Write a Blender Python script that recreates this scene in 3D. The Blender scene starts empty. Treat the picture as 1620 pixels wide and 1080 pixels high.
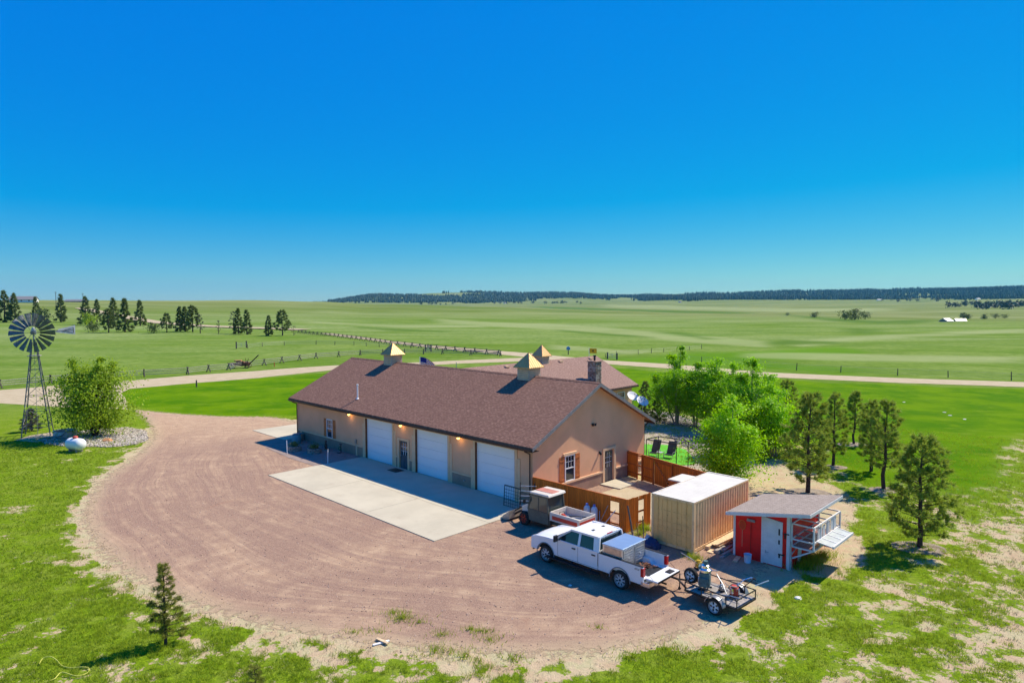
import bpy, bmesh, math, random
import numpy as np
from mathutils import Vector, Matrix, geometry
R = math.radians
scene = bpy.context.scene

# ------------------------------------------------------------------ camera, sky, sun, exposure
CAM_H, FOC, PITCH, ROLL = 12.397, 1039.32, 0.0568, -0.0021
cam_d = bpy.data.cameras.new("camera")
cam_d.sensor_width = 36.0
cam_d.lens = 36.0 * FOC / 1620.0
cam_d.clip_end = 20000
cam_d.clip_start = 0.5
cam = bpy.data.objects.new("camera", cam_d)
scene.collection.objects.link(cam)
cam.location = (0, 0, CAM_H)
cam.rotation_mode = 'QUATERNION'
cam.rotation_quaternion = (Matrix.Rotation(math.pi/2 - PITCH, 4, 'X') @ Matrix.Rotation(ROLL, 4, 'Z')).to_quaternion()
scene.camera = cam
BX, BY, BROT = 1.2473, 39.6527, 2.3649 - math.pi          # the yard's own frame: x along the garage front, y to its back
cB, sB = math.cos(BROT), math.sin(BROT)
def W(x, y, z=0.0): return Vector((BX + cB*x - sB*y, BY + sB*x + cB*y, z))
sun_local = Vector((-0.68, -3.0, -3.7)).normalized()        # direction the light travels, yard frame
sd = Vector((cB*sun_local.x - sB*sun_local.y, sB*sun_local.x + cB*sun_local.y, sun_local.z))
sun_d = bpy.data.lights.new("sun", 'SUN')
sun_d.energy = 4.9
sun_d.angle = R(0.5)
sun_d.color = (1.0, 0.90, 0.72)
sun = bpy.data.objects.new("sun", sun_d)
scene.collection.objects.link(sun)
sun.rotation_euler = sd.to_track_quat('-Z', 'Y').to_euler()
sun.location = (20, 60, 60)
world = bpy.data.worlds.new("World")
scene.world = world
world.use_nodes = True
wn, wl = world.node_tree.nodes, world.node_tree.links
wn.clear()
sky = wn.new('ShaderNodeTexSky')
sky.sky_type = 'NISHITA'
sky.sun_disc = False
sky.sun_elevation = math.asin(-sd.z)
sky.sun_rotation = math.atan2(-sd.x, -sd.y)
sky.altitude = 1900
sky.air_density = 1.0
sky.dust_density = 0.15
sky.ozone_density = 3.0
hs = wn.new('ShaderNodeHueSaturation')
hs.inputs['Hue'].default_value = 0.487
hs.inputs['Saturation'].default_value = 1.42
hs.inputs['Value'].default_value = 1.0
bg = wn.new('ShaderNodeBackground')
bg.inputs['Strength'].default_value = 0.084
wo = wn.new('ShaderNodeOutputWorld')
wl.new(sky.outputs[0], hs.inputs['Color'])
# photographic colour response of the sky: deep blue overhead, pale cyan low down
sp = wn.new('ShaderNodeSeparateColor'); cmb = wn.new('ShaderNodeCombineColor'); wl.new(hs.outputs[0], sp.inputs[0])
def wmath(op, a, b):
    n_ = wn.new('ShaderNodeMath'); n_.operation = op
    for k_, v_ in ((0, a), (1, b)):
        if isinstance(v_, float): n_.inputs[k_].default_value = v_
        else: wl.new(v_, n_.inputs[k_])
    return n_.outputs[0]
wl.new(wmath('MAXIMUM', wmath('ADD', wmath('MULTIPLY', sp.outputs[0], 0.51), -0.5), 0.0), cmb.inputs[0])
wl.new(wmath('ADD', wmath('MULTIPLY', sp.outputs[1], 0.56), 1.0), cmb.inputs[1])
wl.new(wmath('ADD', wmath('SUBTRACT', wmath('MULTIPLY', sp.outputs[2], 0.15), wmath('MULTIPLY', sp.outputs[0], 0.25)), 6.1), cmb.inputs[2])
wl.new(cmb.outputs[0], bg.inputs['Color'])
wl.new(bg.outputs[0], wo.inputs['Surface'])
scene.view_settings.view_transform = 'Standard'
scene.view_settings.look = 'None'
scene.view_settings.exposure = 0.46
scene.view_settings.gamma = 1.0
try: scene.view_settings.use_curve_mapping = False
except Exception: pass
scene.cycles.max_bounces = 6
scene.cycles.transparent_max_bounces = 12
scene.cycles.volume_bounces = 0
scene.cycles.use_denoising = True

# ------------------------------------------------------------------ helpers
def g(x, y, z=0.0):
    "ground point seen at photo pixel x, y (1620 px wide), at height z"
    X, Y = x - 810.0, y - 540.0
    c, s = math.cos(-ROLL), math.sin(-ROLL)
    X, Y = c*X - s*Y, s*X + c*Y
    c, s = math.cos(PITCH), math.sin(PITCH)
    dx, dy, dz = X/FOC, c - (Y/FOC)*s, -s - (Y/FOC)*c
    t = (z - CAM_H)/dz
    return Vector((dx*t, dy*t, z))
def yard(p):
    d = Vector((p[0]-BX, p[1]-BY)); return (cB*d.x + sB*d.y, -sB*d.x + cB*d.y)
def tag(o, label=None, cat=None, group=None, kind=None):
    if label: o['label'] = label
    if cat: o['category'] = cat
    if group: o['group'] = group
    if kind: o['kind'] = kind
    return o
def link(o, parent=None):
    scene.collection.objects.link(o)
    if parent is not None: o.parent = parent
    return o
def thing(name, label, cat, loc=(0,0,0), rz=0.0, group=None):
    o = bpy.data.objects.new(name, None); link(o)
    o.empty_display_size = 0.3
    o.location = loc; o.rotation_euler = (0, 0, rz)
    return tag(o, label, cat, group)
def ything(name, label, cat, x=0, y=0, z=0, r=0.0, group=None):
    return thing(name, label, cat, W(x, y, z), BROT + r, group)
def copy_tree(o, parent=None):
    c = o.copy(); scene.collection.objects.link(c); c.parent = parent
    for ch in list(o.children): copy_tree(ch, c)
    return c

class MB:
    def __init__(s): s.v, s.f, s.m = [], [], []
    def add(s, vs, fs, mi=0):
        n = len(s.v); s.v += [tuple(p) for p in vs]
        s.f += [tuple(i+n for i in f) for f in fs]; s.m += [mi]*len(fs); return s
    def box(s, x0, x1, y0, y1, z0, z1, mi=0, M=None):
        vs = [Vector(p) for p in ((x0,y0,z0),(x1,y0,z0),(x1,y1,z0),(x0,y1,z0),(x0,y0,z1),(x1,y0,z1),(x1,y1,z1),(x0,y1,z1))]
        if M is not None: vs = [M @ p for p in vs]
        return s.add(vs, [(0,3,2,1),(4,5,6,7),(0,1,5,4),(1,2,6,5),(2,3,7,6),(3,0,4,7)], mi)
    def bar(s, p, q, w=0.05, h=None, mi=0, up=(0,0,1)):
        p, q = Vector(p), Vector(q); h = h or w
        d = (q-p).normalized(); u = Vector(up)
        if abs(d.dot(u)) > 0.95: u = Vector((0,1,0))
        a = d.cross(u).normalized()*(w/2); b = a.cross(d).normalized()*(h/2)
        vs = [p-a-b, p+a-b, p+a+b, p-a+b, q-a-b, q+a-b, q+a+b, q-a+b]
        return s.add(vs, [(0,1,2,3),(4,7,6,5),(0,4,5,1),(1,5,6,2),(2,6,7,3),(3,7,4,0)], mi)
    def tube(s, p, q, r, r2=None, n=8, mi=0, caps=True):
        p, q = Vector(p), Vector(q); r2 = r if r2 is None else r2
        d = (q-p).normalized(); u = Vector((0,0,1)) if abs(d.z) < 0.9 else Vector((1,0,0))
        a = d.cross(u).normalized(); b = d.cross(a)
        vs = []
        for (c, rr) in ((p, r), (q, r2)):
            for k in range(n):
                t = 2*math.pi*k/n; vs.append(c + a*math.cos(t)*rr + b*math.sin(t)*rr)
        fs = [(k, (k+1)%n, n+(k+1)%n, n+k) for k in range(n)]
        if caps: fs += [tuple(range(n-1,-1,-1)), tuple(range(n, 2*n))]
        return s.add(vs, fs, mi)
    def path(s, pts, r, n=7, mi=0):
        for i in range(len(pts)-1):
            r0 = r[i] if hasattr(r, '__len__') else r; r1 = r[i+1] if hasattr(r, '__len__') else r
            s.tube(pts[i], pts[i+1], r0, r1, n, mi)
        return s
    def prism(s, poly, axis, a0, a1, mi=0):
        "poly: 2-D outline extruded along axis; x:(y,z) y:(x,z) z:(x,y)"
        n = len(poly)
        def P(u, v, w):
            return {'x': (w,u,v), 'y': (u,w,v), 'z': (u,v,w)}[axis]
        vs = [P(u,v,a0) for u,v in poly] + [P(u,v,a1) for u,v in poly]
        fs = [tuple(range(n-1,-1,-1)), tuple(range(n,2*n))] + [(k,(k+1)%n,n+(k+1)%n,n+k) for k in range(n)]
        return s.add(vs, fs, mi)
    def lathe(s, prof, n=16, M=None, mi=0, caps=True):
        "prof: (r, z) pairs"
        vs, fs = [], []
        for r, z in prof:
            for k in range(n):
                t = 2*math.pi*k/n; p = Vector((r*math.cos(t), r*math.sin(t), z))
                vs.append(M @ p if M is not None else p)
        for i in range(len(prof)-1):
            for k in range(n): fs.append((i*n+k, i*n+(k+1)%n, (i+1)*n+(k+1)%n, (i+1)*n+k))
        if caps: fs += [tuple(range(n-1,-1,-1)), tuple(range((len(prof)-1)*n, len(prof)*n))]
        return s.add(vs, fs, mi)
    def build(s, name, mats, parent=None, smooth=False, bevel=0.0, fix=True):
        me = bpy.data.meshes.new(name)
        me.from_pydata(s.v, [], s.f)
        if not isinstance(mats, (list, tuple)): mats = [mats]
        for m in mats: me.materials.append(m)
        me.polygons.foreach_set('material_index', s.m)
        if fix:
            bm = bmesh.new(); bm.from_mesh(me); bmesh.ops.recalc_face_normals(bm, faces=bm.faces); bm.to_mesh(me); bm.free()
        if smooth:
            me.polygons.foreach_set('use_smooth', [True]*len(me.polygons))
            try: me.set_sharp_from_angle(angle=R(40))
            except Exception: pass
        me.update()
        o = bpy.data.objects.new(name, me); link(o, parent)
        if bevel:
            b = o.modifiers.new('bevel', 'BEVEL'); b.width = bevel; b.segments = 2; b.limit_method = 'ANGLE'
        return o

def build_pieces(mb, name, mat, parent, k=8):
    "a builder made only of boxes: every box becomes a part of its own"
    for i in range(0, len(mb.v), k):
        p = MB(); p.v = mb.v[i:i+k]; p.f = [tuple(q-i for q in f) for f in mb.f if i <= f[0] < i+k]; p.m = [0]*len(p.f); p.build(name, mat, parent)
def mesh_np(name, V, F, mats, parent=None, attrs=None, smooth=False):
    me = bpy.data.meshes.new(name)
    V = np.asarray(V, np.float32).reshape(-1, 3); F = np.asarray(F, np.int32)
    k = F.shape[1]
    me.vertices.add(len(V)); me.vertices.foreach_set('co', V.ravel())
    me.loops.add(F.size); me.loops.foreach_set('vertex_index', F.ravel())
    me.polygons.add(len(F)); me.polygons.foreach_set('loop_start', np.arange(0, F.size, k, dtype=np.int32))
    try: me.polygons.foreach_set('loop_total', np.full(len(F), k, np.int32))
    except Exception: pass
    me.update(calc_edges=True); me.validate()
    if smooth: me.polygons.foreach_set('use_smooth', [True]*len(me.polygons))
    for an, av in (attrs or {}).items():
        a = me.attributes.new(an, 'FLOAT', 'POINT'); a.data.foreach_set('value', np.asarray(av, np.float32))
    for m in (mats if isinstance(mats, (list, tuple)) else [mats]): me.materials.append(m)
    o = bpy.data.objects.new(name, me); return link(o, parent)

rng = np.random.default_rng(7)
_tab = {}
def vnoise(x, y, scale, seed=0):
    "smooth value noise 0..1"
    if seed not in _tab: _tab[seed] = np.random.default_rng(1000+seed).random((256, 256))
    T = _tab[seed]; x = np.asarray(x, float)/scale + 37.3; y = np.asarray(y, float)/scale + 91.7
    xi, yi = np.floor(x).astype(int), np.floor(y).astype(int); fx, fy = x-xi, y-yi
    fx, fy = fx*fx*(3-2*fx), fy*fy*(3-2*fy)
    a, b = T[xi & 255, yi & 255], T[(xi+1) & 255, yi & 255]; c, d = T[xi & 255, (yi+1) & 255], T[(xi+1) & 255, (yi+1) & 255]
    return (a*(1-fx)+b*fx)*(1-fy) + (c*(1-fx)+d*fx)*fy
def fbm(x, y, scale, seed=0, octv=4):
    s, a, t = 0, 1.0, 0
    for i in range(octv): s = s + a*vnoise(x, y, scale/2**i, seed+i); t += a; a *= 0.55
    return s/t
def sstep(a, b, x):
    t = np.clip((np.asarray(x, float)-a)/(b-a), 0, 1); return t*t*(3-2*t)
def sdist(poly, x, y):
    "signed distance to polygon, positive inside"
    x = np.asarray(x, float); y = np.asarray(y, float)
    d = np.full(x.shape, 1e18); ins = np.zeros(x.shape, bool); n = len(poly)
    for i in range(n):
        ax, ay = poly[i][0], poly[i][1]; bx_, by_ = poly[(i+1) % n][0], poly[(i+1) % n][1]
        ex, ey = bx_-ax, by_-ay; L = ex*ex+ey*ey+1e-12
        t = np.clip(((x-ax)*ex+(y-ay)*ey)/L, 0, 1)
        d = np.minimum(d, (x-ax-t*ex)**2+(y-ay-t*ey)**2)
        cond = ((ay > y) != (by_ > y)) & (x < (bx_-ax)*(y-ay)/((by_-ay) if by_ != ay else 1e-12)+ax)
        ins ^= cond
    return np.where(ins, 1, -1)*np.sqrt(d)

# ------------------------------------------------------------------ materials
def mat_new(name):
    m = bpy.data.materials.new(name); m.use_nodes = True
    nt = m.node_tree; b = nt.nodes['Principled BSDF']; return m, nt, b
class NG:
    def __init__(s, nt): s.nt = nt; s.n = nt.nodes; s.l = nt.links
    def val(s, x, sock):
        if isinstance(x, bpy.types.NodeSocket): s.l.new(x, sock)
        elif isinstance(x, (tuple, list)) and len(x) == 3 and sock.type == 'RGBA': sock.default_value = (*x, 1)
        else: sock.default_value = x
    def noise(s, vec=None, scale=5, detail=4, rough=0.55, dist=0.0):
        n = s.n.new('ShaderNodeTexNoise'); n.inputs['Scale'].default_value = scale; n.inputs['Detail'].default_value = detail
        n.inputs['Roughness'].default_value = rough; n.inputs['Distortion'].default_value = dist
        if vec is not None: s.l.new(vec, n.inputs['Vector'])
        return n.outputs[0]
    def mapping(s, vec, scale=(1,1,1), rot=(0,0,0), loc=(0,0,0)):
        n = s.n.new('ShaderNodeMapping'); n.inputs['Scale'].default_value = scale; n.inputs['Rotation'].default_value = rot
        n.inputs['Location'].default_value = loc; s.l.new(vec, n.inputs['Vector']); return n.outputs[0]
    def coord(s, which='Object'): return s.n.new('ShaderNodeTexCoord').outputs[which]
    def attr(s, name):
        n = s.n.new('ShaderNodeAttribute'); n.attribute_name = name; return n.outputs['Fac']
    def ramp(s, fac, a, b, c0=0.0, c1=1.0):
        n = s.n.new('ShaderNodeMapRange'); n.interpolation_type = 'SMOOTHSTEP'
        s.val(fac, n.inputs[0]); n.inputs[1].default_value = a; n.inputs[2].default_value = b
        n.inputs[3].default_value = c0; n.inputs[4].default_value = c1; return n.outputs[0]
    def math(s, op, a, b=0.0):
        n = s.n.new('ShaderNodeMath'); n.operation = op; s.val(a, n.inputs[0]); s.val(b, n.inputs[1]); return n.outputs[0]
    def mix(s, f, a, b, mode='MIX'):
        n = s.n.new('ShaderNodeMix'); n.data_type = 'RGBA'; n.blend_type = mode
        s.val(f, n.inputs[0]); s.val(a, n.inputs[6]); s.val(b, n.inputs[7]); return n.outputs[2]
    def bump(s, h, strength=0.3, dist=0.05):
        n = s.n.new('ShaderNodeBump'); n.inputs['Strength'].default_value = strength; n.inputs['Distance'].default_value = dist
        s.l.new(h, n.inputs['Height']); return n.outputs[0]
    def comb(s, x, y, z=0.0):
        n = s.n.new('ShaderNodeCombineXYZ'); s.val(x, n.inputs[0]); s.val(y, n.inputs[1]); s.val(z, n.inputs[2]); return n.outputs[0]
    def sep(s, v):
        n = s.n.new('ShaderNodeSeparateXYZ'); s.l.new(v, n.inputs[0]); return n.outputs
def var(c, k): return tuple(max(0.0, min(1.0, a*k)) for a in c)
def M_plain(name, col, rough=0.7, metal=0.0, nscale=3.0, amt=0.15, bump=0.0, bscale=40.0, spec=0.3, dirt=None):
    m, nt, b = mat_new(name); n = NG(nt); co = n.coord()
    f = n.noise(co, nscale, 5, 0.6)
    c = n.mix(n.ramp(f, 0.3, 0.7), var(col, 1-amt), var(col, 1+amt))
    if dirt:
        f2 = n.noise(co, nscale*2.3, 6, 0.7)
        c = n.mix(n.ramp(f2, 0.5, 0.75, 0, dirt[1]), c, dirt[0])
    nt.links.new(c, b.inputs['Base Color'])
    b.inputs['Roughness'].default_value = rough; b.inputs['Metallic'].default_value = metal
    b.inputs['Specular IOR Level'].default_value = spec
    if bump: nt.links.new(n.bump(n.noise(co, bscale, 3), bump, 0.02), b.inputs['Normal'])
    return m
def M_shingle(name, c1, c2, c3, swap=False, slope=1.12):
    m, nt, b = mat_new(name); n = NG(nt); co = n.coord(); xyz = n.sep(co)
    u, v = (xyz[1], xyz[0]) if swap else (xyz[0], xyz[1])
    vec = n.comb(u, n.math('MULTIPLY', v, slope), 0.0)
    br = nt.nodes.new('ShaderNodeTexBrick'); nt.links.new(vec, br.inputs['Vector'])
    br.inputs['Scale'].default_value = 1.0; br.inputs['Brick Width'].default_value = 0.32; br.inputs['Row Height'].default_value = 0.145
    br.inputs['Mortar Size'].default_value = 0.012; br.inputs['Mortar Smooth'].default_value = 0.3
    br.inputs['Color1'].default_value = (*c1, 1); br.inputs['Color2'].default_value = (*c2, 1); br.inputs['Mortar'].default_value = (*var(c2, 0.45), 1)
    br.offset_frequency = 2; br.squash = 1.0
    f = n.noise(vec, 0.7, 4, 0.6); f2 = n.noise(n.mapping(vec, (4, 9, 1)), 1.0, 2)
    c = n.mix(n.ramp(f2, 0.52, 0.62, 0, 0.75), br.outputs[0], c3)
    c = n.mix(n.ramp(f, 0.3, 0.75, 0.0, 0.35), c, var(c1, 0.72))
    nt.links.new(c, b.inputs['Base Color']); b.inputs['Roughness'].default_value = 0.93; b.inputs['Specular IOR Level'].default_value = 0.15
    nt.links.new(n.bump(br.outputs[1], -0.6, 0.02), b.inputs['Normal'])
    return m
def M_wood(name, col, axis=2, plank=0.14, rough=0.7, along=0):
    "vertical boards: variation per board along the given axis pair"
    m, nt, b = mat_new(name); n = NG(nt); co = n.coord(); xyz = n.sep(co)
    s_ = n.math('ADD', xyz[0], xyz[1]) if along == 0 else xyz[along-1]
    cell = n.math('FLOOR', n.math('DIVIDE', s_, plank))
    wn_ = nt.nodes.new('ShaderNodeTexWhiteNoise'); wn_.noise_dimensions = '1D'; nt.links.new(cell, wn_.inputs['W'])
    grain = n.noise(n.mapping(co, (14, 14, 1.2)), 2.0, 4, 0.65)
    c = n.mix(wn_.outputs[0], var(col, 0.78), var(col, 1.18))
    c = n.mix(n.ramp(grain, 0.35, 0.7, 0, 0.55), c, var(col, 0.55))
    fr = n.math('FRACT', n.math('DIVIDE', s_, plank))
    gap = n.math('LESS_THAN', fr, 0.07)
    c = n.mix(n.math('MULTIPLY', gap, 0.8), c, var(col, 0.2))
    nt.links.new(c, b.inputs['Base Color']); b.inputs['Roughness'].default_value = rough; b.inputs['Specular IOR Level'].default_value = 0.25
    return m
def M_leaf(name, c_dark, c_light, trans=0.35, rough=0.55):
    m, nt, b = mat_new(name); n = NG(nt)
    f = n.attr('tint')
    c = n.mix(f, c_dark, c_light)
    nt.links.new(c, b.inputs['Base Color']); b.inputs['Roughness'].default_value = rough; b.inputs['Specular IOR Level'].default_value = 0.25
    tr = nt.nodes.new('ShaderNodeBsdfTranslucent'); nt.links.new(n.mix(0.5, c, var(c_light, 1.3)), tr.inputs[0])
    mx = nt.nodes.new('ShaderNodeMixShader'); mx.inputs[0].default_value = trans
    nt.links.new(b.outputs[0], mx.inputs[1]); nt.links.new(tr.outputs[0], mx.inputs[2])
    nt.links.new(mx.outputs[0], nt.nodes['Material Output'].inputs['Surface'])
    return m
def M_glass(name, col=(0.02, 0.03, 0.04), rough=0.06):
    m, nt, b = mat_new(name)
    b.inputs['Base Color'].default_value = (*col, 1); b.inputs['Roughness'].default_value = rough
    b.inputs['Specular IOR Level'].default_value = 0.8; return m

MAT = {}
MAT['stucco'] = M_plain('stucco', (0.80, 0.44, 0.255), 0.92, nscale=0.6, amt=0.06, bump=0.35, bscale=60, spec=0.1)
MAT['wainscot'] = M_plain('wainscot', (0.36, 0.235, 0.17), 0.93, nscale=1.2, amt=0.1, bump=0.4, bscale=50, spec=0.1)
MAT['trim'] = M_plain('pale_trim', (0.76, 0.50, 0.30), 0.8, amt=0.05)
MAT['shingle'] = M_shingle('brown_shingle', (0.285, 0.150, 0.105), (0.215, 0.108, 0.078), (0.36, 0.205, 0.145))
MAT['shingle2'] = M_shingle('brown_shingle_house', (0.32, 0.200, 0.160), (0.26, 0.155, 0.125), (0.38, 0.25, 0.20), swap=True)
MAT['shingle3'] = M_shingle('grey_shingle', (0.38, 0.31, 0.26), (0.30, 0.245, 0.205), (0.43, 0.36, 0.31))
MAT['fascia'] = M_plain('dark_brown_trim', (0.06, 0.030, 0.022), 0.5, amt=0.1)
MAT['greytrim'] = M_plain('grey_trim', (0.22, 0.21, 0.21), 0.6)
MAT['dooredge'] = M_plain('door_casing', (0.20, 0.075, 0.03), 0.6)
MAT['white'] = M_plain('white_paint', (0.80, 0.80, 0.80), 0.45, amt=0.03)
MAT['garagedoor'] = M_plain('white_garage_door', (0.82, 0.83, 0.84), 0.42, amt=0.015, nscale=0.8)
MAT['cedar'] = M_plain('cedar_shutter', (0.47, 0.15, 0.045), 0.6, nscale=6, amt=0.2)
MAT['fence'] = M_wood('stained_fence', (0.66, 0.18, 0.018), plank=0.14)
MAT['fencerail'] = M_plain('stained_rail', (0.40, 0.10, 0.015), 0.6, nscale=5)
MAT['glass'] = M_glass('window_glass')
MAT['greydoor'] = M_plain('grey_door', (0.14, 0.125, 0.12), 0.5)
MAT['bluedoor'] = M_plain('slate_blue_door', (0.06, 0.09, 0.115), 0.5)
MAT['copper'] = M_plain('gold_metal_roof', (0.62, 0.37, 0.15), 0.5, metal=0.25, nscale=1.5, amt=0.1)
MAT['louver'] = M_plain('cream_cupola', (0.50, 0.42, 0.31), 0.6)
MAT['metal'] = M_plain('galvanised_metal', (0.45, 0.46, 0.47), 0.4, metal=0.7, amt=0.15)
MAT['darkmetal'] = M_plain('dark_metal', (0.03, 0.03, 0.032), 0.45, metal=0.4, amt=0.3)
MAT['rust'] = M_plain('rusty_metal', (0.17, 0.07, 0.04), 0.75, metal=0.2, nscale=8, amt=0.4)
MAT['concrete'] = M_plain('pale_concrete', (0.50, 0.445, 0.33), 0.9, nscale=0.35, amt=0.08, bump=0.15, bscale=30, dirt=((0.40, 0.33, 0.24), 0.45))
MAT['rubber'] = M_plain('tyre_rubber', (0.022, 0.021, 0.02), 0.85, amt=0.3, dirt=((0.16, 0.12, 0.09), 0.5), nscale=5)
MAT['black'] = M_plain('black_plastic', (0.018, 0.018, 0.02), 0.5, amt=0.2)
MAT['stone'] = M_plain('stone', (0.30, 0.26, 0.22), 0.9, nscale=5, amt=0.35, bump=0.6, bscale=12)
MAT['weathered'] = M_plain('weathered_wood', (0.30, 0.27, 0.24), 0.85, nscale=6, amt=0.3)
MAT['lumber'] = M_plain('pale_lumber', (0.62, 0.45, 0.27), 0.75, nscale=5, amt=0.2)
MAT['bark'] = M_plain('pine_bark', (0.075, 0.052, 0.042), 0.95, nscale=9, amt=0.4, bump=0.6, bscale=18, spec=0.1)
MAT['bark2'] = M_plain('aspen_bark', (0.26, 0.23, 0.18), 0.9, nscale=7, amt=0.35, spec=0.1)
MAT['pine'] = M_leaf('pine_needles', (0.09, 0.15, 0.008), (0.40, 0.49, 0.06), 0.35)
MAT['aspen'] = M_leaf('aspen_leaves', (0.09, 0.24, 0.0), (0.42, 0.74, 0.0), 0.40)
MAT['willow'] = M_leaf('willow_leaves', (0.11, 0.20, 0.006), (0.40, 0.55, 0.025), 0.45)
MAT['spruce'] = M_leaf('spruce_needles', (0.05, 0.085, 0.014), (0.20, 0.25, 0.055), 0.25)
MAT['greyspruce'] = M_leaf('grey_twigs', (0.07, 0.065, 0.055), (0.16, 0.15, 0.12), 0.1)
MAT['youngspruce'] = M_leaf('young_spruce_needles', (0.06, 0.10, 0.010), (0.34, 0.34, 0.05), 0.3)
# ------------------------------------------------------------------ terrain
RK = np.array([0, 290, 400, 500, 700, 900, 1200, 1600, 2200, 2800, 3500, 4500, 5200, 7000, 12000], float)
def zy(r, y): return CAM_H - (y-481.0)*r/FOC
def prof(**k):
    z = {0: 0.0, 290: 0.0}; z.update({int(a[1:]): (zy(int(a[1:]), b) if b > 100 else b) for a, b in k.items()})
    rs = sorted(z); return np.interp(RK, rs, [z[r] for r in rs])
left = dict(r400=0.8, r500=2.6, r700=486.5, r900=474.6, r1200=477.5, r1600=8, r2200=0.1, r3500=10, r12000=10)
cols = [(-260, prof(**left)), (230, prof(**left)), (400, prof(**dict(left, r900=473.2))), (500, prof(**dict(left, r700=487.5, r900=475.8))),
 (600, prof(r400=0.5, r500=1.6, r700=490, r900=480.3, r1200=10, r1600=4, r2200=4, r2800=10, r3500=479, r4500=467.5, r5200=469, r12000=20)),
 (760, prof(r400=0.2, r500=0.6, r700=492, r900=484.3, r1200=487.5, r1600=2, r2200=484.2, r2800=481.5, r3500=478, r4500=462.5, r5200=464, r12000=20)),
 (900, prof(r400=0.1, r500=0.4, r700=495.5, r900=489.5, r1200=0.5, r1600=489, r2200=484, r2800=480.5, r3500=476.5, r4500=465, r5200=466, r12000=20)),
 (985, prof(r500=0.2, r700=497, r900=492.5, r1200=0.1, r1600=489, r2200=483.5, r2800=480.5, r3500=477, r4500=470, r5200=472, r12000=20)),
 (1060, prof(r500=0.1, r700=498, r900=495.5, r1200=0.0, r1600=489, r2200=482.5, r2800=478, r3500=474.5, r4500=465, r5200=466, r12000=20)),
 (1200, prof(r500=0.01, r700=-0.4, r900=-2.3, r1200=-1.0, r1600=488, r2200=482.5, r2800=477.5, r3500=474.5, r4500=463, r5200=465, r12000=20)),
 (1400, prof(r400=-0.1, r500=-0.6, r700=-2.6, r900=-2.3, r1200=493, r1600=488, r2200=482.5, r2800=478.5, r3500=475, r4500=463, r5200=465, r12000=20)),
 (1500, prof(r400=0.2, r500=0.3, r700=-3.2, r900=-3.6, r1200=493, r1600=487, r2200=481, r2800=477.5, r3500=474, r4500=461, r5200=463, r12000=20)),
 (1620, prof(r400=0.5, r500=0.9, r700=-3.0, r900=-4.0, r1200=492, r1600=486, r2200=480.5, r2800=477, r3500=473.5, r4500=461, r5200=463, r12000=20)),
 (2300, prof(r400=0.5, r500=0.9, r700=-3.0, r900=-4.0, r1200=492, r1600=486, r2200=480.5, r2800=477, r3500=473.5, r4500=463, r5200=466, r12000=20))]
CX = np.array([c[0] for c in cols], float); CZ = np.array([c[1] for c in cols])
def smooth_interp(t, xs, ys):
    i = np.clip(np.searchsorted(xs, t)-1, 0, len(xs)-2); u = np.clip((t-xs[i])/(xs[i+1]-xs[i]), 0, 1)
    return i, u*u*(3-2*u)
# refine the radial profile once with a monotone-ish smoothing so crests are round
RF = np.concatenate([np.arange(0, 290, 29), np.geomspace(290, 12000, 130)])
CF = np.array([np.interp(RF, RK, z) for z in CZ])
for _ in range(10):
    CF[:, 11:-1] = 0.25*CF[:, 10:-2] + 0.5*CF[:, 11:-1] + 0.25*CF[:, 12:]
def height(x, y):
    x = np.asarray(x, float); y = np.asarray(y, float)
    r = np.hypot(x, y)
    px = np.where(y > 1e-3, 810 + FOC*x/np.maximum(y, 1e-3), np.where(x > 0, 9999, -9999))
    px = np.clip(px, CX[0], CX[-1])
    i, u = smooth_interp(px, CX, None)
    j = np.clip(np.searchsorted(RF, r)-1, 0, len(RF)-2); v = np.clip((r-RF[j])/(RF[j+1]-RF[j]), 0, 1)
    za = CF[i, j]*(1-v)+CF[i, j+1]*v; zb = CF[i+1, j]*(1-v)+CF[i+1, j+1]*v
    z = za*(1-u)+zb*u
    und = sstep(300, 900, r)*(fbm(x, y, 260, 40, 3)-0.5)*(3.0+4.0*sstep(1500, 3000, r)) + sstep(3300, 4300, r)*(fbm(x, y, 700, 44, 3)-0.5)*45
    return z + und
def hz(x, y): return float(height(np.array([x]), np.array([y]))[0])
def gt(x, y):
    "terrain point seen at photo pixel"
    d = (g(x, y, 0.0) if y > 484 else Vector((1,1,1)))
    X, Y = x-810.0, y-540.0
    c, s = math.cos(PITCH), math.sin(PITCH)
    D = Vector((X/FOC, c-(Y/FOC)*s, -s-(Y/FOC)*c)); D /= math.hypot(D.x, D.y)
    t = np.geomspace(20, 6500, 6000); zz = CAM_H + D.z*t
    h = height(D.x*t, D.y*t); k = np.argmax(zz < h)
    return Vector((D.x*t[k], D.y*t[k], float(h[k])))

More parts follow.
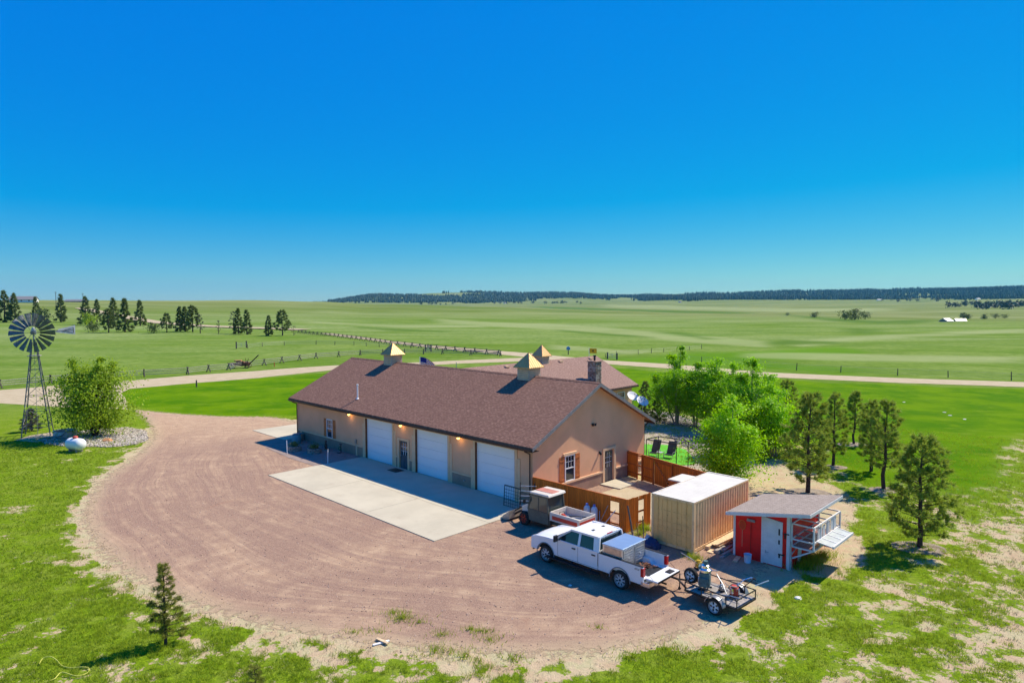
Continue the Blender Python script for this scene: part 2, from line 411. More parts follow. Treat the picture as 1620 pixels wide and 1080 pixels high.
# ------------------------------------------------------------------ ground zones (outlines on the ground plane)
def G(pts): return [tuple(g(*p)[:2]) for p in pts]
drive_px = [(196,645),(214,654),(228,668),(236,688),(226,706),(196,730),(165,748),(140,775),(122,800),(118,828),(132,862),(160,892),(205,922),(262,950),(330,978),(410,998),(500,1016),(620,1032),(740,1042),(860,1046),(960,1040),(1050,1024),(1110,1004),(1150,978),(1176,955),(1195,930),(1215,905),(1240,890),(1262,860),(1240,820),(1205,770),(1120,750),(1000,760),(900,740),(820,700),(600,680),(478,668),(440,658),(400,658),(340,657),(280,653),(240,649)]
drive_poly = G(drive_px)
island_px = [(196,617),(260,609),(330,604),(400,599),(470,593),(540,588),(600,584),(640,640),(560,655),(470,657),(400,657),(340,656),(280,652),(240,648),(205,640),(188,628)]
island_poly = G(island_px)
lawnR_poly = G([(960,580),(1100,591),(1300,604),(1620,614),(2100,628),(2150,700),(1700,668),(1620,690),(1590,730),(1560,790),(1500,775),(1440,745),(1400,790),(1340,770),(1300,735),(1270,690),(1190,660),(1100,640),(1010,650),(960,640),(900,600)])
dirt_poly = G([(1188,765),(1196,738),(1230,728),(1262,740),(1320,772),(1345,800),(1345,840),(1350,880),(1310,905),(1270,905),(1235,915),(1190,950),(1150,985),(1090,1005),(1060,960),(1100,880),(1160,840)])
wet1 = G([(950,572),(1080,560),(1180,557),(1330,549),(1345,556),(1230,566),(1180,571),(1330,583),(1320,592),(1180,583),(1060,577)])
wet2 = G([(1040,527),(1080,527),(1130,535),(1200,543),(1170,541),(1100,536)])
FOLD_SHADE = [[(1045,526),(1075,526),(1110,530),(1142,537),(1112,538),(1070,532)], [(1205,542),(1235,538),(1290,540),(1335,542),(1330,545),(1270,546),(1215,547)], [(1330,524),(1352,521),(1392,524),(1385,529),(1345,529)],
 [(850,484.5),(960,488),(1090,492.5),(1180,495),(1180,497),(1080,495.5),(950,491),(850,487)], [(1416,511),(1450,510.5),(1452,513),(1418,514)], [(1240,498),(1300,503),(1400,509),(1470,507),(1470,511),(1390,513),(1290,508)], [(560,515),(640,520),(700,523),(700,525),(630,523),(560,518)], [(880,521),(960,527),(1040,533),(1040,536),(950,531),(880,524)]]  # dark green hollows and stream, with relief shade put into the ground colour
BROW_LIGHT = [[(700,505),(860,512),(960,517),(1100,531),(1210,541),(1205,549),(1090,541),(950,527),(840,519),(700,511)], [(1260,540),(1400,530),(1620,522),(1620,528),(1400,537),(1270,548)], [(1180,560),(1330,561),(1620,566),(1620,576),(1330,570),(1180,566)], [(960,482),(1120,486),(1250,489),(1400,489),(1400,494),(1230,494),(1100,491),(960,486)], [(480,506),(620,513),(760,515),(760,518),(620,517),(480,510)], [(870,545),(1000,553),(1060,556),(1000,562),(870,553)]]  # pale crest bands: relief highlights put into the ground colour
def px_poly(P): return [tuple(gt(*q)[:2]) for q in P]
def band(polys, x, y, seed):
    r = np.hypot(x, y); out = np.zeros(np.shape(x)); nz = (fbm(x, y, 40, seed, 4)-0.5)
    for P in polys:
        pp = px_poly(P); d = sdist(pp, x, y); s_ = np.maximum(4.0, r*0.02); out = np.maximum(out, sstep(-1, 1, (d+nz*s_*2.5)/s_))
    return out
def fine(poly, step=0.5, amp=0.25, seed=3):
    out = []
    for i in range(len(poly)):
        a, b = Vector(poly[i]), Vector(poly[(i+1) % len(poly)]); n = max(1, int((b-a).length/step))
        for k in range(n):
            p = a.lerp(b, k/n); nx = (fbm(p.x, p.y, 1.6, seed, 3)-0.5)*2*amp; ny = (fbm(p.x, p.y, 1.6, seed+9, 3)-0.5)*2*amp
            out.append((float(p.x+nx), float(p.y+ny)))
    return out
def smooth_poly(poly, it=2):
    for _ in range(it):
        q = []
        for i in range(len(poly)):
            a, b = Vector(poly[i]), Vector(poly[(i+1) % len(poly)])
            q += [tuple(a.lerp(b, .25)), tuple(a.lerp(b, .75))]
        poly = q
    return poly
drive_s = smooth_poly(drive_poly)

def grass_cover(x, y):
    "how much of the ground is hidden by grass, 0..1, before the shader adds its own fine noise"
    r = np.hypot(x, y)
    px = 810 + FOC*np.asarray(x)/np.maximum(y, 1.0)
    n1 = fbm(x, y, 3.2, 50, 4); n2 = fbm(x, y, 0.9, 60, 3); n3 = fbm(x, y, 11.0, 65, 3)
    base = 0.98 - 0.16*sstep(430, 900, px) - 0.06*sstep(1150, 1620, px) + 0.25*sstep(34, 60, r)*sstep(600, 200, px)
    lx = sstep(1430, 1600, px)*sstep(60, 34, r)
    base = base - 0.28*lx
    base = base + (n1-0.5)*0.95 + (n2-0.5)*1.6 + (n3-0.5)*0.35
    dd = sdist(drive_s, x, y)
    near_drive = sstep(1.5, 0.1, -dd + (n1-0.5)*2.0 + (n2-0.5)*1.6) * (dd < 0)
    base = base - 0.70*near_drive - np.where(dd > 0, 1.5, 0)
    dp = sdist(dirt_poly, x, y)
    base = base - 1.35*sstep(-0.9, 0.8, dp + (n1-0.5)*2.2)
    la = np.maximum(sstep(-1.5, 2.0, sdist(lawnR_poly, x, y)+(n1-0.5)*4), sstep(-0.6, 0.4, sdist(island_poly, x, y)+(n1-.5)*1.0))
    base = np.maximum(base, la*1.5 - 0.3 + (n1-.5)*0.3)
    base = np.where(r > 75, np.maximum(base, 1.0), base)
    return base, la
def terrain_mesh():
    az_in = np.radians(np.arange(-44, 44.001, 0.22)); az_out = np.radians(np.concatenate([np.arange(48, 180, 6), np.arange(180, 316, 6)]))
    az = np.concatenate([az_in, az_out]); rr = np.concatenate([[4, 10], np.geomspace(16, 75, 200), np.geomspace(75.6, 300, 170), np.geomspace(303, 6000, 250)])
    A, Rr = np.meshgrid(az, rr); X, Y = Rr*np.sin(A), Rr*np.cos(A); Z = height(X, Y)
    m, n = A.shape; V = np.stack([X, Y, Z], -1).reshape(-1, 3)
    V = np.vstack([[[0, 0, 0]], V])
    i, j = np.meshgrid(np.arange(m-1), np.arange(n), indexing='ij'); jn = (j+1) % n
    F = np.stack([1+i*n+j, 1+i*n+jn, 1+(i+1)*n+jn, 1+(i+1)*n+j], -1).reshape(-1, 4)[:, ::-1]
    jj = np.arange(n); tri = np.stack([np.zeros(n, int), 1+(jj+1) % n, 1+jj, 1+jj], -1)
    x, y = V[:, 0], V[:, 1]; r = np.hypot(x, y)
    cov, lawn = grass_cover(x, y)
    w = np.maximum(sstep(-8, 6, sdist(wet1, x, y)+(fbm(x, y, 18, 70, 3)-.5)*14), sstep(-8, 6, sdist(wet2, x, y)+(fbm(x, y, 18, 72, 3)-.5)*14))
    o = mesh_np('ground', V, F, MAT['ground'], attrs=dict(cover=cov, lawn=lawn, rad=r, wet=w, fold_shade=band(FOLD_SHADE, x, y, 74), brow_light=band(BROW_LIGHT, x, y, 78)), smooth=True)
    return o
def M_ground():
    m, nt, b = mat_new('grassland'); n = NG(nt); co = n.coord('Object')
    cover, lawn, rad, wet = n.attr('cover'), n.attr('lawn'), n.attr('rad'), n.attr('wet')
    fineN = n.noise(co, 5.5, 5, 0.7); fine2 = n.noise(co, 19.0, 4, 0.7); mid = n.noise(co, 0.9, 5, 0.6); big = n.noise(co, 0.06, 5, 0.6)
    # earth
    earth = n.mix(n.ramp(mid, 0.35, 0.65), (0.50, 0.36, 0.225), (0.58, 0.45, 0.29))
    earth = n.mix(n.ramp(fine2, 0.42, 0.70, 0, 0.55), earth, (0.30, 0.22, 0.13))
    straw = n.mix(fineN, (0.36, 0.31, 0.15), (0.60, 0.53, 0.33))
    earth = n.mix(n.ramp(n.noise(co, 1.4, 4, 0.6), 0.42, 0.62), earth, straw)
    # short grass
    gr = n.mix(n.ramp(fineN, 0.3, 0.7), (0.085, 0.16, 0.004), (0.25, 0.36, 0.014))
    gr = n.mix(n.ramp(mid, 0.42, 0.68, 0, 0.6), gr, (0.27, 0.32, 0.05))
    gr = n.mix(n.ramp(fine2, 0.3, 0.62, 0.55, 0), gr, (0.045, 0.085, 0.010))
    mott = n.noise(co, 2.2, 4, 0.6)
    th = n.math('ADD', cover, n.math('MULTIPLY', n.math('SUBTRACT', fineN, 0.5), 1.7))
    th = n.math('ADD', th, n.math('MULTIPLY', n.math('SUBTRACT', mott, 0.5), 1.5))
    mask = n.ramp(th, 0.42, 0.62)
    near = n.mix(mask, earth, gr)
    # mown lawn
    lw = n.mix(n.ramp(n.noise(n.mapping(co, (1, 1, 1)), 0.16, 5, 0.6), 0.35, 0.65), (0.060, 0.165, 0.0), (0.125, 0.235, 0.0))
    lw = n.mix(n.ramp(n.noise(co, 0.55, 5, 0.65), 0.52, 0.75, 0, 0.5), lw, (0.20, 0.29, 0.012))
    lw = n.mix(n.ramp(n.noise(n.mapping(co, (0.5, 1.6, 1.0), (0, 0, 0.12)), 0.35, 5, 0.7), 0.52, 0.70, 0, 0.55), lw, (0.19, 0.27, 0.02))
    lw = n.mix(n.ramp(fine2, 0.3, 0.6, 0.4, 0), lw, (0.05, 0.12, 0.002))
    near = n.mix(lawn, near, lw)
    # prairie
    s1 = n.noise(n.mapping(co, (0.004, 0.012, 0.0)), 1.0, 6, 0.6, 0.6)
    s2 = n.noise(n.mapping(co, (0.03, 0.05, 0.0)), 1.0, 6, 0.65, 0.4)
    s3 = n.noise(co, 0.5, 5, 0.7)
    pr = n.mix(n.ramp(s2, 0.32, 0.68), (0.10, 0.185, 0.012), (0.195, 0.265, 0.055))
    pr = n.mix(n.math('MULTIPLY', n.ramp(s1, 0.38, 0.62, 0, 0.75), n.ramp(rad, 110, 330)), pr, (0.255, 0.31, 0.115))
    pr = n.mix(n.ramp(s3, 0.35, 0.6, 0.55, 0), pr, (0.075, 0.14, 0.012))
    far = n.mix(n.ramp(s1, 0.35, 0.65), (0.145, 0.18, 0.038), (0.225, 0.25, 0.09))
    far = n.mix(n.ramp(n.noise(n.mapping(co, (0.002, 0.02, 0.0)), 1.0, 5, 0.6, 0.8), 0.52, 0.66, 0, 0.8), far, (0.105, 0.15, 0.03))
    bigs = n.noise(n.mapping(co, (0.0016, 0.007, 0.0)), 1.0, 4, 0.6, 1.2)
    far = n.mix(n.ramp(bigs, 0.30, 0.46, 0.75, 0), far, (0.105, 0.165, 0.025))
    far = n.mix(n.ramp(bigs, 0.55, 0.72, 0, 0.7), far, (0.29, 0.29, 0.135))
    pr = n.mix(n.ramp(n.noise(n.mapping(co, (0.010, 0.03, 0.0)), 1.0, 5, 0.62, 0.8), 0.33, 0.47, 0.6, 0), pr, (0.10, 0.175, 0.012))
    pr = n.mix(n.ramp(n.noise(co, 0.22, 6, 0.75), 0.56, 0.70, 0, 0.5), pr, (0.27, 0.30, 0.10))
    pr = n.mix(n.ramp(rad, 350, 900), pr, far)
    pr = n.mix(n.math('MULTIPLY', wet, 0.85), pr, n.mix(s2, (0.065, 0.17, 0.003), (0.12, 0.25, 0.005)))
    pr = n.mix(n.math('MULTIPLY', n.attr('brow_light'), 0.6), pr, n.mix(s2, (0.24, 0.29, 0.10), (0.36, 0.38, 0.19)))
    pr = n.mix(n.math('MULTIPLY', n.attr('fold_shade'), 0.85), pr, n.mix(s2, (0.055, 0.12, 0.010), (0.10, 0.18, 0.02)))
    c = n.mix(n.math('MULTIPLY', n.ramp(rad, 82, 112), n.math('SUBTRACT', 1.0, lawn)), near, pr)
    nt.links.new(c, b.inputs['Base Color']); b.inputs['Roughness'].default_value = 0.95; b.inputs['Specular IOR Level'].default_value = 0.02
    h = n.math('ADD', fineN, n.math('MULTIPLY', fine2, 0.6))
    bp = nt.nodes.new('ShaderNodeBump'); bp.inputs['Distance'].default_value = 0.09; nt.links.new(h, bp.inputs['Height'])
    nt.links.new(n.ramp(rad, 60, 200, 0.75, 0.25), bp.inputs['Strength']); nt.links.new(bp.outputs[0], b.inputs['Normal'])
    return m
MAT['ground'] = M_ground()
ground = tag(terrain_mesh(), 'rolling green prairie with patchy grass and bare sandy spots', kind='structure')

# ------------------------------------------------------------------ flat sheets on the ground: gravel drive, roads, slabs
def sheet(name, poly, z, mat, step=1.0, attrs=None, drape=False, label=None):
    poly = [tuple(p) for p in poly]
    xs = [p[0] for p in poly]; ys = [p[1] for p in poly]
    gx, gy = np.meshgrid(np.arange(min(xs)+step/2, max(xs), step), np.arange(min(ys)+step/2, max(ys), step))
    gx, gy = gx.ravel(), gy.ravel(); d = sdist(poly, gx, gy); k = d > step*0.35
    pts = [Vector(p) for p in poly] + [Vector((float(a), float(b))) for a, b in zip(gx[k], gy[k])]
    n = len(poly)
    vs, _, fs, *_r = geometry.delaunay_2d_cdt(pts, [(i, (i+1) % n) for i in range(n)], [], 1, 1e-5)
    V = np.array([(p.x, p.y, 0.0) for p in vs]); V[:, 2] = z + (height(V[:, 0], V[:, 1]) if drape else 0)
    F = np.array([f[:] for f in fs])
    e1 = V[F[:, 1]]-V[F[:, 0]]; e2 = V[F[:, 2]]-V[F[:, 0]]; up = (e1[:, 0]*e2[:, 1]-e1[:, 1]*e2[:, 0]) > 0
    F[~up] = F[~up][:, ::-1]
    at = {a: fn(V[:, 0], V[:, 1]) for a, fn in (attrs or {}).items()}
    return tag(mesh_np(name, V, F, mat, attrs=at), label, kind='structure')
def M_gravel():
    m, nt, b = mat_new('pink_gravel'); n = NG(nt); co = n.coord(); e = n.attr('edge'); xyz = n.sep(co)
    e2 = n.math('ADD', e, n.math('MULTIPLY', n.noise(co, 0.045, 2, 0.5), 9.0))
    arcs = n.comb(n.math('MULTIPLY', e2, 0.75), n.math('MULTIPLY', xyz[0], 0.07), n.math('MULTIPLY', xyz[1], 0.07))
    t1 = n.noise(arcs, 1.0, 6, 0.62, 0.35)
    arcs2 = n.comb(n.math('MULTIPLY', e2, 4.0), n.math('MULTIPLY', xyz[0], 0.12), n.math('MULTIPLY', xyz[1], 0.12))
    t2 = n.noise(arcs2, 1.0, 4, 0.6, 0.2)
    big = n.noise(co, 0.12, 4, 0.6, 0.5); mid = n.noise(co, 1.1, 5, 0.65); peb = n.noise(co, 24, 5, 0.8); peb2 = n.noise(co, 70, 2, 0.8)
    pink = n.mix(n.ramp(peb, 0.36, 0.64), (0.22, 0.135, 0.098), (0.40, 0.262, 0.190))
    sand = n.mix(n.ramp(mid, 0.3, 0.7), (0.43, 0.28, 0.18), (0.53, 0.37, 0.24))
    sand = n.mix(n.ramp(peb2, 0.45, 0.75, 0, 0.35), sand, (0.25, 0.16, 0.12))
    f = n.math('ADD', n.math('MULTIPLY', t1, 0.52), n.math('MULTIPLY', big, 0.6))
    f = n.math('ADD', f, n.math('MULTIPLY', n.math('SUBTRACT', mid, 0.5), 0.35))
    f = n.math('ADD', f, n.math('MULTIPLY', n.math('SUBTRACT', t2, 0.5), 0.45))
    inner = n.ramp(n.math('ADD', e, n.math('MULTIPLY', n.math('SUBTRACT', mid, 0.5), 1.5)), 12.5, 17.0, 0, 0.13)
    f = n.math('ADD', f, inner)
    c = n.mix(n.ramp(f, 0.46, 0.80), pink, sand)
    rusty = n.ramp(n.noise(co, 0.32, 5, 0.7, 0.6), 0.62, 0.74, 0, 0.4)
    c = n.mix(n.ramp(n.noise(co, 8.5, 4, 0.8), 0.54, 0.68, 0, 0.55), c, (0.17, 0.105, 0.085))
    c = n.mix(n.ramp(n.noise(co, 6.0, 4, 0.8), 0.57, 0.70, 0, 0.45), c, (0.62, 0.47, 0.36))
    c = n.mix(rusty, c, (0.36, 0.19, 0.115))
    rut = n.noise(n.comb(n.math('MULTIPLY', e2, 2.2), n.math('MULTIPLY', xyz[0], 0.10), n.math('MULTIPLY', xyz[1], 0.10)), 1.0, 3, 0.55, 0.3)
    c = n.mix(n.ramp(rut, 0.60, 0.70, 0, 0.30), c, (0.26, 0.165, 0.13))
    c = n.mix(n.math('MULTIPLY', n.ramp(n.noise(co, 3.3, 5, 0.75), 0.60, 0.72), 0.35), c, (0.20, 0.13, 0.11))
    c = n.mix(n.ramp(n.math('ADD', xyz[1], n.math('MULTIPLY', n.noise(co, 0.15, 4, 0.6), 14.0)), 60.0, 74.0, 0, 0.85), c, sand)
    edge = n.math('ADD', e, n.math('MULTIPLY', n.math('SUBTRACT', mid, 0.5), 2.2))
    c = n.mix(n.ramp(edge, 0.1, 1.7, 1, 0), c, n.mix(n.ramp(peb, 0.4, 0.7), (0.49, 0.37, 0.235), (0.42, 0.31, 0.19)))
    nt.links.new(c, b.inputs['Base Color']); b.inputs['Roughness'].default_value = 0.95; b.inputs['Specular IOR Level'].default_value = 0.08
    h = n.math('ADD', n.math('MULTIPLY', peb, 1.0), n.math('MULTIPLY', t2, 0.8))
    nt.links.new(n.bump(h, 0.7, 0.05), b.inputs['Normal'])
    trn = nt.nodes.new('ShaderNodeBsdfTransparent'); mxs = nt.nodes.new('ShaderNodeMixShader')
    al = n.ramp(n.math('ADD', e, n.math('MULTIPLY', n.math('SUBTRACT', n.noise(co, 2.6, 5, 0.7), 0.5), 3.4)), 0.25, 0.75)
    nt.links.new(al, mxs.inputs[0]); nt.links.new(trn.outputs[0], mxs.inputs[1]); nt.links.new(b.outputs[0], mxs.inputs[2]); nt.links.new(mxs.outputs[0], nt.nodes['Material Output'].inputs['Surface']); return m
MAT['gravel'] = M_gravel()
def M_road(name, c1, c2, sc=0.6):
    m, nt, b = mat_new(name); n = NG(nt); co = n.coord(); 
    c = n.mix(n.ramp(n.noise(co, sc, 5, 0.6), 0.3, 0.7), c1, c2)
    c = n.mix(n.ramp(n.noise(co, 9, 5, 0.75), 0.45, 0.75, 0, 0.5), c, var(c1, 0.6))
    nt.links.new(c, b.inputs['Base Color']); b.inputs['Roughness'].default_value = 0.95; b.inputs['Specular IOR Level'].default_value = 0.08
    nt.links.new(n.bump(n.noise(co, 14, 4), 0.4, 0.04), b.inputs['Normal']); return m
MAT['road'] = M_road('sandy_road', (0.43, 0.345, 0.215), (0.50, 0.41, 0.275))
MAT['greygravel'] = M_road('grey_gravel', (0.34, 0.28, 0.21), (0.47, 0.40, 0.31), 1.2)
MAT['shadegravel'] = M_road('shade_toned_gravel', (0.25, 0.19, 0.165), (0.33, 0.26, 0.23), 1.5)  # gravel colour with the garage's shade put into it
MAT['turf'] = M_plain('artificial_turf', (0.10, 0.42, 0.02), 0.9, amt=0.06, bump=0.3)
drive = sheet('driveway', fine(drive_s, 0.45, 0.8), 0.010, MAT['gravel'], 0.8,
    attrs=dict(edge=lambda x, y: np.maximum(0, sdist(drive_s, x, y))), label='pinkish gravel turning area with curved tyre tracks')
def ribbon_px(name, top, bot, z, mat, label, amp=0.35, drape=False, step=1.2):
    p = [tuple(gt(*q)[:2]) if drape else tuple(g(*q)[:2]) for q in top] + [tuple(gt(*q)[:2]) if drape else tuple(g(*q)[:2]) for q in reversed(bot)]
    return sheet(name, fine(p, step, amp), z, mat, 2.0 if not drape else 6.0, drape=drape, label=label)
ribbon_px('entrance_road', [(-160,628),(0,617),(100,609),(205,602),(300,594),(400,587),(480,581),(529,578),(677,572.5),(727,570),(823,566),(862,562)],
  [(-160,660),(0,638),(85,643),(150,648),(205,647),(200,634),(192,622),(205,615),(300,606.5),(400,598.5),(480,590),(529,585),(677,577.5),(727,575),(823,571.5),(870,570)], 0.018, MAT['road'], 'pale sandy entrance road curving toward the garage', 0.25)
ribbon_px('county_road', [(470,520.6),(529,527.6),(579,533.4),(618,539),(677,546),(751,552),(791,555.2),(830,558),(870,562),(960,570),(1060,576),(1130,582),(1220,589.4),(1420,598),(1620,604.3),(1900,612)],
  [(470,523),(529,530.5),(579,537),(618,543),(677,550),(751,557),(791,560.5),(830,564.5),(870,569),(975,577),(1060,583),(1130,590),(1220,596.8),(1420,605.5),(1620,612),(1900,622)], 0.030, MAT['road'], 'dirt county road running past the property', 0.3)
p = []
for x, y in [(480,521.6),(440,519.8),(400,518.4),(330,515.5),(255,510),(210,502.5),(170,494.5),(142,489),(128,486)]:
    p.append(gt(x, y))
vs = []
for i, q in enumerate(p):
    d = (p[min(i+1, len(p)-1)]-p[max(i-1, 0)]); d.z = 0; d.normalize(); nrm = Vector((-d.y, d.x, 0))*5.0
    vs.append((q-nrm, q+nrm))
mb = MB()
for i in range(len(vs)-1):
    for k in range(12):
        a = vs[i][0].lerp(vs[i+1][0], k/12), vs[i][1].lerp(vs[i+1][1], k/12); b_ = vs[i][0].lerp(vs[i+1][0], (k+1)/12), vs[i][1].lerp(vs[i+1][1], (k+1)/12)
        q = [Vector((t.x, t.y, hz(t.x, t.y)+0.35)) for t in (a[0], b_[0], b_[1], a[1])]
        mb.add(q, [(0,1,2,3)])
tag(mb.build('far_road', MAT['road'], fix=False), 'pale dirt road climbing the distant left hillside', kind='structure')
# concrete
def slab(name, x0, x1, y0, y1, z, mat, label, joints=()):
    mb = MB(); p = []
    xs = [x0]+[j for j in joints if x0 < j < x1]+[x1]
    for i in range(len(xs)-1):
        a = xs[i]+(0.012 if i else 0); b = xs[i+1]-(0.012 if i < len(xs)-2 else 0)
        ym = (y0+y1)/2
        mb.box(a, b, y0, ym-0.012, -0.1, z); mb.box(a, b, ym+0.012, y1, -0.1, z)
    o = mb.build(name, mat); o.location = W(0, 0, 0); o.rotation_euler = (0, 0, BROT)
    return tag(o, label, kind='structure')
slab('concrete_apron', -18.79, 0.35, -7.97, -0.02, 0.05, MAT['concrete'], 'pale concrete apron in front of the garage doors', (-12.6, -6.3))
slab('side_slab', -36.4, -29.75, -1.3, 9.5, 0.045, MAT['concrete'], 'pale concrete slab at the far end of the garage')
slab('patio_slab', 1.3, 6.55, 2.4, 7.5, 0.03, MAT['road'], 'tan paved yard behind the stained fence')
bed = [W(x, y) for x, y in [(-18.8,-0.02),(-18.8,-4.25),(-22.5,-4.35),(-27,-4.0),(-30.4,-3.4),(-30.6,-1.4),(-29.7,-1.3),(-29.7,-0.02)]]  # real gravel, but the left end is drawn along the garage's shadow edge
sheet('gravel_bed', [tuple(p[:2]) for p in bed], 0.028, MAT['shadegravel'], 1.0, label='gravel strip left of the apron, garage shade in its colour and left edge')
yardg = G([(1000,660),(1028,648),(1062,652),(1105,668),(1150,690),(1190,720),(1196,745),(1150,768),(1090,760),(1000,750)])
sheet('gravel_yard', fine(yardg, 0.8, 0.3), 0.022, MAT['greygravel'], 1.2, label='light grey gravel yard behind the garage')
turf_p = [W(*p) for p in [(-6.5,18.9),(-2.4,21.8),(1.9,16.9),(1.6,15.6),(-0.5,14.2),(-6.0,14.2)]]
sheet('artificial_turf', smooth_poly([tuple(p[:2]) for p in turf_p], 1), 0.040, MAT['turf'], 1.0, label='bright green artificial turf behind the garage')
wbed = G([(66,700),(90,692),(112,686),(140,680),(205,676),(232,682),(236,696),(215,703),(170,708),(140,706),(98,706),(72,703)])
sheet('rock_bed', fine(smooth_poly(wbed, 1), 0.4, 0.2), 0.026, MAT['greygravel'], 0.8, label='rock bed under the big leafy bush and windmill')
# ------------------------------------------------------------------ garage building
def window(parent, axis, a0, a1, z0, z1, out, glass='glass', grid=True, sign=1, name='window'):
    """axis 'x': window in a wall running along x at y=out facing -y (sign -1); 'y': wall along y at x=out facing +x (sign 1)"""
    def bx(mb, u0, u1, w0, w1, d0, d1):
        d0, d1 = sorted((out+sign*d0, out+sign*d1))
        return mb.box(u0, u1, d0, d1, w0, w1) if axis == 'x' else mb.box(d0, d1, u0, u1, w0, w1)
    f = MB(); t = 0.07
    bx(f, a0, a0+t, z0, z1, -0.03, 0.05); bx(f, a1-t, a1, z0, z1, -0.03, 0.05)
    bx(f, a0+t, a1-t, z0, z0+t, -0.03, 0.052); bx(f, a0+t, a1-t, z1-t, z1, -0.03, 0.052)
    zm = (z0+z1)/2; bx(f, a0+t, a1-t, zm-0.03, zm+0.03, -0.03, 0.045)
    fr = f.build(name, MAT['white'], parent)
    gl = MB(); bx(gl, a0+t, a1-t, z0+t, z1-t, -0.03, 0.0); gl.build('pane', MAT[glass], fr)
    if grid:
        m = MB()
        for k in (1, 2):
            u = a0+t+(a1-a0-2*t)*k/3; bx(m, u-0.01, u+0.01, zm+0.03, z1-t, 0.002, 0.02)
        w = (zm+z1)/2; bx(m, a0+t, a1-t, w-0.01, w+0.01, 0.0025, 0.018)
        m.build('muntin', MAT['white'], fr)
    return fr
def shutter(parent, axis, a0, a1, z0, z1, out, sign):
    m = MB()
    def bx(u0, u1, w0, w1, d0, d1):
        d0, d1 = sorted((out+sign*d0, out+sign*d1))
        m.box(u0, u1, d0, d1, w0, w1) if axis == 'x' else m.box(d0, d1, u0, u1, w0, w1)
    n = 3
    for k in range(n):
        u = a0+(a1-a0)*k/n; bx(u+0.005, u+(a1-a0)/n-0.005, z0, z1, 0.0, 0.03)
    bx(a0+0.01, a1-0.01, z0+0.18, z0+0.28, 0.03, 0.055); bx(a0+0.01, a1-0.01, z1-0.30, z1-0.20, 0.03, 0.055)
    return m.build('shutter', MAT['cedar'], parent)
HW, RISE, GW, GL = 3.96, 3.03, 12.22, 29.67
SL = RISE/(GW/2)
garage = ything('garage_building', 'long tan stucco garage with brown shingle roof and three white overhead doors', 'building', 0, 0, 0)
mb = MB(); T = 0.2
ops = [(-18.28,-14.59,3.28), (-13.72,-12.66,2.16), (-11.69,-8.0,3.28), (-5.17,-1.48,3.28)]
xs = -GL
win = (-24.38, -23.44, 0.85, 2.48)
def fseg(x0, x1, z0, z1): mb.box(x0, x1, 0, T, z0, z1)
fseg(-GL, win[0], 0, HW); fseg(win[0], win[1], 0, win[2]); fseg(win[0], win[1], win[3], HW)
prev = win[1]
for a, b_, h in ops:
    fseg(prev, a, 0, HW); fseg(a, b_, h, HW); prev = b_
fseg(prev, 0, 0, HW)
mb.box(-GL, 0, GW-T, GW, 0, HW)
def gtop(y): return HW + min(y, GW-y)*SL
def gseg(x0, x1, y0, y1, zb=0.0, zt=None):
    y0 = max(y0, T); y1 = min(y1, GW-T)
    if zt is None:
        poly = [(y0, zb), (y1, zb), (y1, gtop(y1))] + ([(GW/2, gtop(GW/2))] if y0 < GW/2 < y1 else []) + [(y0, gtop(y0))]
    else: poly = [(y0, zb), (y1, zb), (y1, zt), (y0, zt)]
    mb.prism(poly, 'x', x0, x1)
gseg(-T, 0, 0, 3.02); gseg(-T, 0, 3.02, 4.05, 0, 0.91); gseg(-T, 0, 3.02, 4.05, 2.64); gseg(-T, 0, 4.05, 7.28)
gseg(-T, 0, 7.28, 8.36, 2.28); gseg(-T, 0, 8.36, GW)
gseg(-GL, -GL+T, 0, GW)
mb.box(-0.2, 0.0, 0, T, HW-0.001, HW+0.09); mb.box(-0.2, 0.0, GW-T, GW, HW-0.001, HW+0.09)
mb.build('wall', MAT['stucco'], garage)
# stone-grey base course with a cap, and door surrounds
wb, tr = MB(), MB()
def base(x0, x1, slot=True):
    wb.box(x0, x1, -0.035, 0, 0, 0.80); tr.box(x0, x1, -0.075, 0, 0.80, 0.90)
base(-GL, -18.75); base(-14.2, -13.92); base(-12.46, -12.1); base(-7.55, -5.6); base(-1.05, -0.0)
for x in (-28.9, -19.6): tr.box(x-0.09, x+0.09, -0.08, -0.036, 0, 0.80)
def basey(y0, y1):
    wb.box(0, 0.035, y0, y1, 0, 0.80); tr.box(0, 0.08, y0, y1, 0.80, 0.92)
basey(0.0, 7.08); basey(8.56, GW)
build_pieces(wb, 'base_course', MAT['wainscot'], garage)
for a, b_, h in ops:
    w = 0.45 if h > 3 else 0.2
    w = 0.2
    for x0, x1 in ((a-w, a), (b_, b_+w)): tr.box(x0, x1, -0.07, 0.0, 0, h)
    tr.box(a-w, b_+w, -0.071, 0.0, h, h+0.18)
    if h > 3: tr.box(a-w-0.24, a-w, -0.045, 0, 0, h-0.5); tr.box(b_+w, b_+w+0.24, -0.045, 0, 0, h-0.5)
tr.box(0, 0.07, 7.08, 7.28, 0, 2.28); tr.box(0, 0.07, 8.36, 8.56, 0, 2.28); tr.box(0, 0.072, 7.08, 8.56, 2.28, 2.46)
tr.box(0, 0.09, 2.85, 4.22, 2.64, 2.80); tr.box(0, 0.07, 2.92, 4.15, 0.84, 0.908)
tr.build('trim', MAT['trim'], garage)
